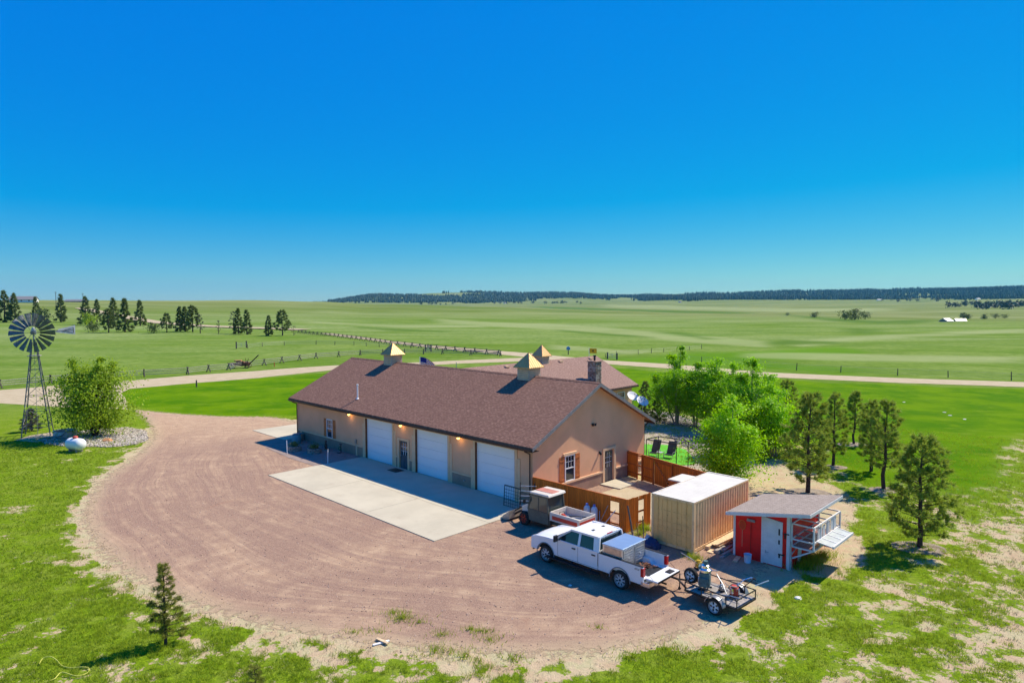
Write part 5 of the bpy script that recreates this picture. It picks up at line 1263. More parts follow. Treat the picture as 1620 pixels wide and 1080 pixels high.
def engine(name, label, cat, x, y, z, body, s=1.0, rot=0, bars=True, legs=True, blk=(0.34, 0.28, 0.30)):
    t = ything(name, label, cat, x, y, z, rot)
    a, b_, c = [q*s for q in blk]
    m = MB(); m.box(-a/2, a/2, -b_/2, b_/2, 0.12*s, 0.12*s+c); m.box(-a*0.35, a*0.35, -b_*0.7, -b_/2, 0.14*s, 0.12*s+c*0.7); m.tube((0, 0, 0.12*s+c), (0, 0, 0.12*s+c+0.08*s), 0.12*s, n=14); m.build('housing', body, t, bevel=0.02*s)
    m = MB()
    for k in range(5): m.box(-a*0.62, -a/2, -b_*0.35, b_*0.35, 0.15*s+k*0.05*s, 0.17*s+k*0.05*s)
    m.build('cooling_fins', MAT['metal'], t); m = MB(); m.tube((a*0.2, b_*0.62, 0.2*s), (a*0.2, b_*0.62, 0.42*s), 0.06*s, n=10); m.build('muffler', MAT['chrome'], t)
    m = MB(); m.bar((-a*0.6, -b_*0.5, 0.03), (a*0.6, -b_*0.5, 0.03), 0.05); m.bar((-a*0.6, b_*0.5, 0.03), (a*0.6, b_*0.5, 0.03), 0.05)
    for q in (-1, 1): 
        m.bar((q*a*0.4, -b_*0.5, 0.03), (q*a*0.3, -b_*0.4, 0.14*s), 0.03); m.bar((q*a*0.4, b_*0.5, 0.03), (q*a*0.3, b_*0.4, 0.14*s), 0.03)
    m.build('stand', MAT['darkmetal'], t)
    if bars:
        m = MB()
        for q in (-1, 1): m.path([(q*0.1*s, 0, 0.2*s), (q*0.16*s, 0.45*s, 0.62*s), (q*0.26*s, 0.95*s, 0.92*s)], 0.016, 6)
        m.bar((-0.16*s, 0.45*s, 0.62*s), (0.16*s, 0.45*s, 0.62*s), 0.025); m.build('handlebar', MAT['metal'], t)
    return t
tc, ts = math.cos(R(-4)), math.sin(R(-4))
def TP(x, y): return 13.25+tc*x-ts*y, -4.98+ts*x+tc*y
MAT['teal'] = M_plain('teal_grey_paint', (0.10, 0.17, 0.165), 0.5, amt=0.3, nscale=6)
a = engine('pump_engine', 'tall teal grey engine with chrome cap standing on the trailer deck', 'engine', *TP(0.55, 0.62), TZ+0.055, MAT['teal'], 1.25, R(20), bars=False, blk=(0.34, 0.34, 0.46))
m = MB(); m.lathe([(0.20, 0), (0.26, 0.05), (0.26, 0.14), (0.17, 0.20), (0.17, 0.30), (0.10, 0.34)], 16, Matrix.Translation((0, 0, 0.72))); m.build('air_filter', MAT['chrome'], a, smooth=True)
m = MB(); m.tube((0.02, 0, 1.04), (0.02, 0, 1.20), 0.09, n=12); m.box(-0.26, -0.1, -0.1, 0.12, 0.78, 0.96); m.build('carburettor', MAT['teal'], a)
engine('tiller', 'red and orange garden tiller at the back of the trailer deck', 'tiller', *TP(1.75, 0.85), TZ+0.055, MAT['borange'], 0.95, R(200))
engine('small_motor', 'small silver motor with cables beside the teal engine', 'motor', *TP(1.15, 0.95), TZ+0.055, MAT['metal'], 0.6, R(60), bars=False)
engine('plate_compactor', 'yellow based compactor with chrome motor standing on the dirt behind the trailer', 'compactor', 12.0, -1.55, 0, M_plain('mustard_paint', (0.50, 0.33, 0.02), 0.5), 0.85, R(150))
MAT['rodmetal'] = MAT['metal']
rods = [((0.9, 0.9, 1.2), (1.75, 0.3, 0.75), 0.02, 'long pale steel rod slanting down across the trailer', 'metal'), ((1.1, 1.35, 0.86), (2.35, 1.6, 1.05), 0.018, 'black pole lying on the far rail of the trailer', 'darkmetal'),
 ((0.1, 1.0, 1.02), (0.95, 0.95, 1.32), 0.02, 'thick chrome tube rising toward the front of the trailer', 'chrome'), ((1.3, 0.4, 0.60), (2.25, 0.55, 0.68), 0.025, 'silver pipe lying low on the trailer deck', 'metal'), ((0.75, 0.25, 0.60), (1.9, 0.2, 0.72), 0.02, 'rusty rod along the near rail of the trailer', 'rust'),
 ((2.3, 1.5, 0.95), (2.75, 1.75, 1.25), 0.02, 'white bent stick standing off the trailer corner', 'white'), ((1.7, 1.25, 0.62), (2.2, 1.7, 1.2), 0.016, 'thin dark bar leaning over the far back corner of the trailer', 'darkmetal')]
for a, b_, r_, lab, mt_ in rods:
    m = MB(); a, b_ = Vector(a), Vector(b_); m.path([a, a.lerp(b_, 0.5)+Vector((0.03, 0.02, 0.03)), b_], r_, 6); o = m.build('rod', MAT[mt_]); o.location = W(13.25, -4.98); o.rotation_euler = (0, 0, BROT+R(-4)); tag(o, lab, 'rod')
bk_ = ything('handlebar_frame', 'silver bent handlebar frame lying on the back of the trailer', 'handlebar', 13.25, -4.98, 0, R(-4))
m = MB(); m.path([(1.6, 1.25, 0.8), (1.9, 1.4, 1.12), (2.05, 1.62, 1.2), (2.25, 1.62, 1.16)], 0.022, 6); m.path([(1.9, 1.4, 1.12), (1.95, 1.15, 1.2), (2.15, 1.1, 1.2)], 0.022, 6); m.build('tube', MAT['chrome'], bk_)
m = MB(); m.tube((2.13, 1.62, 1.19), (2.27, 1.62, 1.16), 0.034); m.tube((2.05, 1.125, 1.2), (2.18, 1.09, 1.2), 0.034); m.build('grip', MAT['black'], bk_)
cb2 = ything('plywood_sheet', 'small pale board lying on the trailer deck near the fender', 'board', *TP(0.75, 0.25), TZ+0.06, R(10))
m = MB(); m.box(0, 0.32, 0, 0.22, 0, 0.05); m.build('panel', MAT['lumber'], cb2)
# ------------------------------------------------------------------ foliage
def leaves(cent, nrm, size, asp=0.6, curl=0.0, rs=None):
    "one bent quad per leaf; cent, nrm (n,3); size (n,)"
    rs = rs or rng; n = len(cent)
    a = rs.normal(size=(n, 3)); nrm = nrm/np.linalg.norm(nrm, axis=1, keepdims=True)
    a -= nrm*(a*nrm).sum(1, keepdims=True); a /= np.linalg.norm(a, axis=1, keepdims=True); b_ = np.cross(nrm, a)
    s = size[:, None]
    V = np.stack([cent-a*s*0.5, cent-b_*s*asp*0.5, cent+a*s*0.5, cent+b_*s*asp*0.5], 1)
    return V.reshape(-1, 3), np.arange(4*n).reshape(n, 4)
def broadleaf(name, label, cat, loc, h, w, nleaf=9000, lsize=0.15, stems=5, mat='aspen', barkm='bark2', seed=1, base=0.12, group=None, top=0.5, lean=(0, 0), nb=60, tone=(0.0, 1.0), sparse=0.16):
    if mat == 'aspen': nb = int(nb*1.7)
    rs = np.random.default_rng(seed); t = thing(name, label, cat, loc, 0, group)
    mb = MB(); ends = []
    for s in range(stems):
        a = 2*math.pi*s/stems+rs.uniform(0, 0.8); sp = w*rs.uniform(0.12, 0.34)*(1 if stems > 1 else 0.2)*(0.35 if (mat == 'aspen' and s == 0) else 1)
        tip = Vector((math.cos(a)*sp+lean[0], math.sin(a)*sp+lean[1], h*(rs.uniform(0.72, 0.97) if mat != 'aspen' else (0.98 if s == 0 else rs.uniform(0.55, 0.88))))); b0 = Vector((math.cos(a)*0.12*(stems > 1), math.sin(a)*0.12*(stems > 1), -0.03))
        pts = [b0+(tip-b0)*q+Vector((rs.normal()*0.05, rs.normal()*0.05, 0))*(q > 0)*h*0.15 for q in (0, 0.25, 0.5, 0.75, 1)]
        rad = [0.022*h*(1-q)**0.7*(1.0 if stems < 3 else 0.55)+0.008 for q in (0, 0.25, 0.5, 0.75, 1)]
        mb.path(pts, rad, 6)
        for k in range(nb//stems):
            q = rs.uniform(base+0.05, 1.0); j = min(3, int(q*4)); p = pts[j].lerp(pts[j+1], q*4-j)
            wd = w*0.5*((math.sin(math.pi*min(1, (q*0.92+0.12)**(0.8)))**0.6) if mat != 'aspen' else min(1, 0.35+q/0.3)*(1.02-q)**0.5*1.12)*rs.uniform(0.4, 1.15)
            an = rs.uniform(0, 2*math.pi); e = p+Vector((math.cos(an)*wd*0.8, math.sin(an)*wd*0.8, wd*rs.uniform(0.05, 0.6)))
            mb.path([p, p.lerp(e, 0.5)+Vector((0, 0, wd*0.08)), e], [0.012+0.004*h*(1-q), 0.01, 0.004], 4)
            ends += [(e, wd*0.9), (p.lerp(e, 0.6), wd*0.8)]
        ends.append((tip, w*0.12))
    mb.build('trunk', MAT[barkm], t)
    E_ = np.array([[*e[0]] for e in ends]); Wd = np.array([max(0.25, e[1]) for e in ends])
    idx = rs.integers(0, len(E_), nleaf); br = rs.uniform(0.65, 1.25, len(E_))
    C_ = E_[idx]+rs.normal(size=(nleaf, 3))*(Wd[idx, None]*(sparse if mat != 'aspen' else 0.11)*2.0*br[idx, None]+0.07)*np.array([1, 1, 0.8])
    C_[:, 2] = np.clip(C_[:, 2], 0.12, h*1.02)
    ctr = np.array([lean[0]*0.5, lean[1]*0.5, h*0.45]); out = (C_-ctr)/np.array([w, w, h]); nn = out/np.maximum(np.linalg.norm(out, axis=1, keepdims=True), 1e-3)+rs.normal(size=(nleaf, 3))*0.75+np.array([0, 0, 0.3])
    V, F = leaves(C_, nn, lsize*rs.uniform(0.6, 1.25, nleaf), 0.7, rs=rs)
    tb = rs.uniform(0, 1, len(E_)); tint = np.clip(tone[0]+(tone[1]-tone[0])*(0.55*tb[idx]+0.45*rs.uniform(0, 1, nleaf)), 0, 1)
    mesh_np('crown', V, F, MAT[mat], t, attrs=dict(tint=np.repeat(tint, 4)))
    return t
def spikes(P0, D, L_, wd, rs):
    "thin triangles: root P0, direction D"
    n = len(P0); D = D/np.linalg.norm(D, axis=1, keepdims=True); s = np.cross(D, rs.normal(size=(n, 3))); s /= np.linalg.norm(s, axis=1, keepdims=True)
    V = np.stack([P0-s*wd[:, None]/2, P0+s*wd[:, None]/2, P0+D*L_[:, None]], 1).reshape(-1, 3); return V, np.arange(3*n).reshape(n, 3)
def conifer(name, label, loc, h, w, seed=1, kind='pine', base=0.18, clumps=430, per=20, nl=0.27, nw=0.045, cat='pine tree', mat='pine', group=None, power=0.75, fullness=0.5, trunk=0.028, droop=0.0, lean=(0.0, 0.0), barkm='bark', irregular=0.35):
    rs = np.random.default_rng(seed); t = thing(name, label, cat, loc, rs.uniform(0, 6.28), group)
    mb = MB(); kk = 7; pts = [Vector((lean[0]*q*q+rs.normal()*0.008*h*(q > 0), lean[1]*q*q+rs.normal()*0.008*h*(q > 0), h*q-0.04)) for q in np.linspace(0, 1, kk)]
    mb.path(pts, [trunk*h*(1-q)**0.85+0.008 for q in np.linspace(0, 1, kk)], 8)
    nb = max(18, int(clumps/7)); P0, Dr, TT = [], [], []
    sect = rs.uniform(1-irregular, 1+irregular*0.4, 14)
    for b in range(nb):
        q = base+(1-base)*(b+rs.uniform(0, 1))/nb; q = min(q, 0.985); j = min(kk-2, int(q*(kk-1))); p = pts[j].lerp(pts[j+1], q*(kk-1)-j)
        an = b*2.4+rs.uniform(-0.5, 0.5); u = (q-base)/(1-base)
        prof_ = (1-u)**power*(0.55+0.45*min(1, u/0.18)) if kind == 'pine' else (1-u)**0.9*(0.8+0.2*min(1, u/0.1))
        L_ = w*0.5*prof_*sect[int((an % 6.283)/6.283*7) + (7 if u > 0.5 else 0)]*rs.uniform(0.75, 1.08)+0.12
        up = (0.15+0.55*u if kind == 'pine' else -0.12+0.5*u)+rs.uniform(-0.1, 0.1)-droop
        d = Vector((math.cos(an), math.sin(an), up)); e = p+d*L_+Vector((0, 0, 0.10*L_))
        mid = p.lerp(e, 0.5)-Vector((0, 0, 0.06*L_)); mb.path([p, mid, e], [0.006*h*(1-u)*0.6+0.008, 0.012, 0.005], 4)
        nc = max(2, int(7*(0.4+prof_)))
        for c in range(nc):
            s = rs.uniform(0.28, 1.0)**fullness; cpt_ = (p.lerp(mid, s*2) if s < 0.5 else mid.lerp(e, s*2-1))
            off = Vector((rs.normal(), rs.normal(), rs.normal()*0.45))*0.13*L_*(1.25-s*0.7)
            cpt_ = cpt_+off; dd = (Vector((d.x, d.y, 0.25))*0.8+off*1.5).normalized(); tn = rs.uniform(0, 1)
            for _ in range(per):
                P0.append(cpt_+Vector(rs.normal(size=3))*0.03); v = Vector(rs.normal(size=3)).normalized()*0.95+dd*0.85+Vector((0, 0, 0.25)); Dr.append(v); TT.append(tn)
    for _ in range(per*5):
        P0.append(pts[-1]+Vector((rs.normal()*0.05, rs.normal()*0.05, -rs.uniform(0, 0.35)*min(1, h/5)))); Dr.append(Vector((rs.normal(), rs.normal(), 1.3))); TT.append(0.7)
    mb.build('trunk', MAT[barkm], t)
    P0 = np.array([[*p] for p in P0]); Dr = np.array([[*p] for p in Dr]); n = len(P0)
    V, F = spikes(P0, Dr, nl*rs.uniform(0.6, 1.2, n), np.full(n, nw)*rs.uniform(0.7, 1.3, n), rs)
    tint = np.clip(0.6*np.array(TT)+0.4*rs.uniform(0, 1, n), 0, 1)
    mesh_np('crown', V, F, MAT[mat], t, attrs=dict(tint=np.repeat(tint, 3)))
    return t
def mulch(x, y, r, name='mulch_ring'):
    pass
GP = 'pines on the lawn to the right'
pine_list = [((1455,865), 5.6, 3.3, 'nearest and fullest pine standing in the dry grass right of the red shed', 11, 0.10, 620, 0.55),
 ((1398,773), 5.9, 2.9, 'bare legged pine on the lawn with its crown starting high on the trunk', 12, 0.22, 430, 0.7),
 ((1318,736), 5.5, 2.5, 'slim straight pine with a dark exposed trunk left of the bare legged one', 13, 0.16, 400, 0.7),
 ((1351,702), 4.6, 2.5, 'small open pine with a pale mulch ring, farthest out on the lawn', 14, 0.24, 330, 0.7),
 ((1278,779), 6.4, 3.3, 'bushy low branched pine behind the red shed roof', 15, 0.13, 640, 0.5),
 ((1243,700), 5.5, 2.8, 'tallest looking pine poking up behind the bright leafy trees', 16, 0.15, 420, 0.6),
 ((1274,712), 4.9, 2.7, 'rounded pine just right of the one poking up behind the leafy trees', 17, 0.15, 420, 0.9),
 ((1378,745), 5.2, 2.4, 'pine half hidden behind the bare legged pine, casting shade on the lawn', 18, 0.2, 380, 0.7)]
for (px, h, w, lab, sd_, ba, cl, pw) in pine_list:
    conifer('pine_tree', lab, g(*px), h, w*1.12, sd_, base=ba, clumps=int(cl*1.15), irregular=0.5, trunk=0.022, group=GP, power=pw)
def ring(px, r, label):
    c = g(*px); pts = [(c.x+r*1.2*math.cos(t), c.y+r*0.9*math.sin(t)) for t in [2*math.pi*k/16 for k in range(16)]]
    m = sheet('mulch_ring', fine(pts, 0.3, 0.25, 21), 0.016, MAT['mulch'], 0.5, label=label)
MAT['mulch'] = M_road('mulch', (0.22, 0.17, 0.13), (0.36, 0.30, 0.24), 2.0)
for px, r, lab in (((1455,866), 1.1, 'mulch ring under the nearest pine'), ((1398,775), 0.8, 'mulch ring under the bare legged pine'), ((1318,738), 0.9, 'mulch ring under the slim pine'), ((1351,703), 1.2, 'pale mulch ring under the small open pine'), ((1278,780), 1.3, 'mulch ring under the bushy pine')): ring(px, r, lab)
GA = 'bright leafy trees along the gravel yard'
broadleaf('aspen_tree', 'tall airy leafy tree at the left end of the row behind the garage', 'tree', g(1070,672), 8.0, 5.8, 15000, 0.18, 5, seed=21, group=GA, tone=(0.0, 0.65))
broadleaf('aspen_tree', 'mid sized leafy tree in the row with a bare slim trunk beside the gravel', 'tree', g(1128,680), 7.0, 5.8, 17000, 0.18, 3, seed=22, group=GA, tone=(0.0, 0.75), base=0.2)
broadleaf('aspen_tree', 'darker leafy tree rising above the middle of the row', 'tree', g(1182,716), 7.8, 5.2, 18000, 0.17, 4, seed=23, group=GA, tone=(0.0, 0.85))
broadleaf('aspen_tree', 'low bright bushy leafy tree overhanging the container roof', 'tree', g(1150,760), 6.0, 5.2, 23000, 0.16, 6, seed=24, group=GA, tone=(0.25, 1.0), base=0.05, nb=80)
broadleaf('aspen_tree', 'bright leafy tree just left of the bushy pine', 'tree', g(1225,722), 5.4, 5.0, 16000, 0.16, 5, seed=25, group=GA, tone=(0.3, 1.0))
broadleaf('aspen_tree', 'thin young leafy tree with its top against the county road', 'tree', g(1155,690), 6.9, 4.6, 12000, 0.16, 3, seed=26, group=GA, tone=(0.1, 0.8))
broadleaf('aspen_tree', 'leafy tree between the darker one and the bright bushy pine', 'tree', g(1206,712), 6.3, 4.8, 16000, 0.16, 4, seed=28, group=GA, tone=(0.2, 0.95))
broadleaf('aspen_tree', 'leafy tree filling the gap right of the tall airy one', 'tree', g(1100,674), 6.4, 4.8, 13000, 0.17, 4, seed=29, group=GA, tone=(0.0, 0.7))
conifer('spruce_tree', 'small dark spruce beside the white dishes', g(1020,662), 4.0, 2.4, 31, 'spruce', 0.04, 420, 18, 0.22, 0.05, 'spruce tree', 'spruce', power=1.0)
conifer('spruce_tree', 'low dark spruce at the foot of the tall airy leafy tree', g(1040,668), 2.6, 2.0, 32, 'spruce', 0.04, 300, 18, 0.22, 0.05, 'spruce tree', 'spruce', power=1.0)
broadleaf('willow_bush', 'big many stemmed leafy bush beside the windmill', 'bush', g(150,690), 7.4, 7.0, 24000, 0.21, 9, 'willow', 'bark', 27, base=0.03, nb=130, tone=(0.0, 0.9), sparse=0.12)
# the two shoots that stand clear of the bush belong to its outline
conifer('grey_bush', 'grey bristly little conifer under the windmill tower', g(50,682), 2.2, 2.0, 33, 'spruce', 0.10, 380, 16, 0.24, 0.035, 'bush', 'greyspruce', power=0.7)
conifer('young_spruce', 'young thin spruce standing alone in the foreground grass', g(262,1020), 3.05, 1.15, 34, 'spruce', 0.13, 420, 24, 0.13, 0.018, 'spruce tree', 'youngspruce', power=1.25, irregular=0.6, trunk=0.018, fullness=0.7)
conifer('spruce_sapling', 'tiny pale sapling at the bottom edge of the grass', g(404,1092), 0.85, 0.5, 35, 'spruce', 0.08, 110, 26, 0.09, 0.012, 'sapling', 'youngspruce', power=1.0, trunk=0.014)
# far trees beyond the pasture: (px x, base y, top y, width factor, kind, label)
FARG = 'dark trees beyond the left pasture'
far = [(8,508,470,.45,'s','leftmost dark tree of the far row, cut by the picture edge'),(24,508,473,.42,'s','second dark tree of the leftmost far pair'),
 (57,500,475,.4,'s','dark tree whose tip shows above the windmill wheel'),(70,508,488,.9,'b','round leafy tree directly behind the windmill wheel top'),(97,508,473,.42,'s','spire shaped spruce right above the windmill vane'),
 (136,512,476,.45,'s','tall spruce with a leafy bush at its side, right of the vane'),(141,514,497,.9,'y','yellow green bush beside the tall spruce past the vane'),(154,508,479,.4,'s','narrow spruce between two tall ones on the far side'),
 (147,524,509,1.0,'b','round low bush standing before the narrow spruce'),(172,525,494,.6,'p','short leaning pine left of the broad spruce'),(180,516,478,.42,'s','spruce with a forked looking top left of the broad spruce'),(198,524,480,.5,'s','broad full spruce in the middle of the far row'),
 (222,514,480,.5,'s','lone symmetrical spruce right of the broad one'),(243,526,510,.9,'b','low dark juniper with a dead snag above it'),(264,525,499,.7,'p','small round topped pine left of the dark pair'),
 (285,523,489,.45,'s','left tree of the dark close pair'),(293,523,489,.45,'s','right tree of the dark close pair'),(305,524,488,.5,'p','thin pine right of the dark close pair'),(317,526,500,.5,'g','leafless grey tree right of the dark pair'),
 (346,527,508,.3,'g','thin dead stick tree standing alone'),(370,527,495,.6,'g','greyish pine left of the twin with reddish bark'),(377,527,491,.45,'s','pine with a sharp tip in the right hand group'),(391,528,493,.5,'s','full spruce right of the sharp tipped one'),
 (425,530,501,.5,'s','spruce just left of the big round pine'),(447,530,494,.75,'p','big round topped pine at the right end of the far row'),(465,530,516,.9,'g','low grey shrub where the rail fence begins')]
for i, (x, yb, yt, wf, kd, lab) in enumerate(far):
    p = gt(x, yb); d = math.hypot(p.x, p.y); h = (yb-yt)*d/FOC
    if kd in 'sp':
        conifer('spruce_tree' if kd == 's' else 'pine_tree', lab, p, h, h*wf*1.15, 100+i, 'spruce' if kd == 's' else 'pine', 0.04 if kd == 's' else 0.16, 260, 16, 0.085*h, 0.024*h, 'spruce tree' if kd == 's' else 'pine tree', 'spruce', FARG, power=1.0 if kd == 's' else 0.5)
    elif kd == 'g':
        conifer('dead_tree', lab, p, h, h*wf, 100+i, 'pine', 0.15, 60, 7, 0.07*h, 0.012*h, 'tree', 'greyspruce', FARG, power=0.5)
    else:
        broadleaf('bush' if wf > .85 and kd != 'b' else 'round_bush', lab, 'bush', p, h, h*wf*1.3, 900, 0.10*h, 3, 'willow' if kd == 'y' else 'spruce', 'bark', 100+i, base=0.02, group=FARG, nb=24)
# shrubs in the low ground far right
GS = 'grey green shrubs in the far hollow'
for i, (x, yb, yt, wf, lab) in enumerate([(1288,504,496,1.8,'leftmost low shrub clump in the far hollow'),(1337,508,495,1.7,'grey shrub left of the tallest clump in the far hollow'),(1352,508,493,1.5,'tallest shrub clump in the far hollow'),(1368,507,497,2.0,'shrub at the right end of the big clump in the far hollow'),(1246,501,497,2.6,'small flat shrub far left of the hollow clumps'),
  (1524,507,498,1.2,'round dark tree behind the white roofed farm sheds'),(1532,507,500,1.1,'smaller dark tree right of the farm sheds'),(1557,507,500,1.1,'dark round shrub standing alone right of the farm sheds'),(1575,506,500,2.2,'pale green shrub near the right edge'),(1590,506,501,2.2,'flat pale shrub closest to the right edge')]):
    p = gt(x, yb-1); d = math.hypot(p.x, p.y); h = (yb-yt)*d/FOC
    broadleaf('shrub', lab, 'shrub', p, h, h*wf, 700, 0.13*h, 5, 'spruce' if i in (5,6,7) else 'greygreen' if 'greygreen' in MAT else 'spruce', 'bark', 300+i, base=0.0, group=GS, nb=30)

# forest on the distant ridge: far too many and too far to count
def forest():
    rs = np.random.default_rng(77); V, F, T = [], [], []; off = 0
    M_ = 30000
    px = rs.uniform(470, 1720, M_); r = rs.uniform(2900, 4700, M_)
    az = np.arctan((px-810)/FOC); x, y = r*np.sin(az), r*np.cos(az)
    dens = fbm(x, y, 420, 80, 4); lim = np.interp(px, [470, 520, 560, 760, 900, 985, 1030, 1200, 1720], [4200, 3700, 3400, 3250, 3300, 3700, 3250, 3100, 3050])
    edge = lim+(fbm(x, y, 300, 90, 3)-0.5)*900
    keep = ((r > edge) & (dens > 0.40)) | ((r > edge-700) & (dens > 0.70)) 
    keep &= (px > 520) | (r > 4200)
    x, y, r, px = x[keep], y[keep], r[keep], px[keep]; z = height(x, y); n = len(x)
    h = rs.uniform(8, 21, n); w = h*rs.uniform(0.38, 0.62, n); k = 6
    ring_z = [0.05, 0.35, 0.7, 1.0]; ring_r = [0.55, 1.0, 0.62, 0.0]
    vs = []
    for zz, rr in zip(ring_z, ring_r):
        for j in range(k):
            t = 2*np.pi*j/k + rs.uniform(0, 0.8, n); q = rr*w*0.5*rs.uniform(0.6, 1.3, n)
            vs.append(np.stack([x+np.cos(t)*q, y+np.sin(t)*q, z-0.5+zz*h*(1+rs.uniform(-0.05, 0.05, n))], -1))
    Vv = np.stack(vs, 1); V = Vv.reshape(-1, 3); base = (np.arange(n)*k*4)[:, None]
    fl = []
    for i in range(3):
        for j in range(k): fl.append([i*k+j, i*k+(j+1) % k, (i+1)*k+(j+1) % k, (i+1)*k+j])
    F = (base[:, :, None]+np.array(fl)[None]).reshape(-1, 4)
    tint = np.repeat(rs.uniform(0, 1, n), k*4)
    return mesh_np('distant_forest', V, F, MAT['farforest'], attrs=dict(tint=tint)), n
MAT['farforest'] = M_leaf('far_pines', (0.010, 0.030, 0.012), (0.09, 0.12, 0.045), 0.0)
fo_, nf = forest(); tag(fo_, 'dark pine forest covering the distant ridge', 'forest', kind='stuff')
# loose dark trees in the open country before the ridge
rs = np.random.default_rng(5); pxs = []
for x0, x1, y0, y1, n in ((780,830,478,480.5,16),(1500,1620,482,489,34),(1380,1500,474,479,20),(840,940,478,481,14),(1545,1620,486,491,22),(660,720,480,482,8)):
    pxs += [(rs.uniform(x0, x1), rs.uniform(y0, y1)) for _ in range(n)]
proto_far = None
mb_v, mb_f, mb_t, o_ = [], [], [], 0
for (x, y) in pxs:
    p = gt(x, y); hh = rs.uniform(7, 13); n_ = 60
    C_ = np.array([p.x, p.y, p.z+hh*0.5])+rs.normal(size=(n_, 3))*np.array([hh*0.28, hh*0.28, hh*0.24])
    Vv, Ff = leaves(C_, rs.normal(size=(n_, 3)), np.full(n_, hh*0.3), 0.8, rs=rs); mb_v.append(Vv); mb_f.append(Ff+o_); o_ += len(Vv); mb_t.append(np.full(len(Vv), rs.uniform(0, 1)))
sc_ = mesh_np('scattered_woodland', np.vstack(mb_v), np.vstack(mb_f), MAT['farforest'], attrs=dict(tint=np.concatenate(mb_t))); tag(sc_, 'scattered dark trees dotting the far prairie below the ridge', 'woodland', kind='stuff')

# ------------------------------------------------------------------ grass tufts
MAT['tuft'] = M_leaf('grass_blades', (0.11, 0.185, 0.004), (0.38, 0.47, 0.03), 0.4)
MAT['drytuft'] = M_leaf('dry_grass_blades', (0.16, 0.17, 0.05), (0.52, 0.47, 0.26), 0.2)
def tufts(n, r0, r1, hh, bw, per, seed, mat, name, label, dry=False):
    rs = np.random.default_rng(seed); az = rs.uniform(R(-40), R(40), n); r = np.sqrt(rs.uniform(r0*r0, r1*r1, n))
    x, y = r*np.sin(az), r*np.cos(az); c, lawn = grass_cover(x, y); f2 = vnoise(x, y, 0.35, 200)
    if dry: k = (c+(f2-0.5)*0.8 < 0.62) & (c+(f2-.5)*.8 > -0.1) & (lawn < 0.5) & (rs.uniform(0, 1, n) < 0.75)
    else: m1_ = vnoise(x, y, 0.8, 230); k = (c+(f2-0.5)*1.0+(m1_-0.5)*1.3 > 0.62) & (rs.uniform(0, 1, n) < 1-0.75*lawn)
    k &= rs.uniform(0, 1, n) < ((1-sstep(30, 48, r)) if r0 < 20 and not dry else (sstep(30, 48, r) if not dry else 1.0))
    sp = (sdist(drive_s, x, y) > 0.2)
    for pg in (dirt_poly,): k &= ~(sdist(pg, x, y) > 0.7)
    k &= ~((sp) & (rs.uniform(0, 1, n) < 0.90)); k &= sdist(drive_s, x, y) < 1.2
    x, y, c, f2 = x[k], y[k], c[k], f2[k]; m = len(x); lush = fbm(x, y, 2.4, 210, 3)
    X = np.repeat(x, per)+rs.normal(size=m*per)*0.055; Y = np.repeat(y, per)+rs.normal(size=m*per)*0.055
    a = rs.uniform(0, 6.283, m*per); hgt = hh*np.repeat(0.45+1.1*lush, per)*rs.uniform(0.5, 1.2, m*per)
    D = np.stack([np.cos(a)*0.55, np.sin(a)*0.55, np.ones(m*per)], -1)
    P0 = np.stack([X, Y, np.full(m*per, -0.01)], -1)
    V, F = spikes(P0, D, hgt, np.full(m*per, bw), rs)
    t = np.clip(np.repeat(0.15+0.6*fbm(x, y, 1.1, 220, 3)+0.25*rs.uniform(0, 1, m), per)+rs.uniform(-0.15, 0.15, m*per), 0, 1)
    o = mesh_np(name, V, F, MAT[mat], attrs=dict(tint=np.repeat(t, 3))); return tag(o, label, 'grass', kind='stuff')
tufts(88000, 18, 48, 0.16, 0.022, 7, 5, 'tuft', 'grass', 'bright green tufts of grass round the gravel loop')
tufts(75000, 30, 75, 0.17, 0.04, 4, 6, 'tuft', 'grass', 'green grass beyond the gravel loop')
tufts(46000, 18, 60, 0.12, 0.022, 5, 8, 'drytuft', 'dry_grass', 'dry straw coloured grass between the green tufts', True)

# ------------------------------------------------------------------ far fences and gates
def buck_fence(name, label, pts, gap, h=1.15, nrail=3, buck=True, mat='weathered', rr=0.05, zfun=None):
    t = thing(name, label, 'fence', pts[0]); L0 = Vector(pts[0]); posts = []
    for i in range(len(pts)-1):
        a, b_ = Vector(pts[i]), Vector(pts[i+1]); n = max(1, round((b_-a).length/gap))
        for k in range(n): posts.append(a.lerp(b_, k/n))
    posts.append(Vector(pts[-1])); 
    posts = [Vector((p.x, p.y, hz(p.x, p.y))) for p in posts]
    mb = MB(); r_ = random.Random(len(posts))
    for i in range(len(posts)-1):
        a, b_ = posts[i]-L0, posts[i+1]-L0
        for k in range(nrail):
            z = h*(0.35+0.6*k/(nrail-1)); mb.tube(a+Vector((0, 0, z+r_.uniform(-.04, .04))), b_+Vector((0, 0, z+r_.uniform(-.04, .04))), rr, rr*0.8, 5)
    mb.build('rails', MAT[mat], t)
    step = 1 if len(posts) <= 100 else 1
    for i, p in enumerate(posts[:100]):
        d = ((posts[min(i+1, len(posts)-1)]-posts[max(0, i-1)])).normalized(); nr = Vector((-d.y, d.x, 0)); q = p-L0; m = MB()
        if buck:
            m.tube(q+nr*0.55, q-nr*0.22+Vector((0, 0, h*1.12)), rr*1.5, rr*1.3, 5); m.tube(q-nr*0.55, q+nr*0.22+Vector((0, 0, h*1.12)), rr*1.5, rr*1.3, 5)
        else: m.tube(q-Vector((0, 0, 0.1)), q+Vector((0, 0, h*1.05)), rr*1.8, rr*1.6, 6)
        m.build('buck' if buck else 'post', MAT['fencedark'], t)
    return t
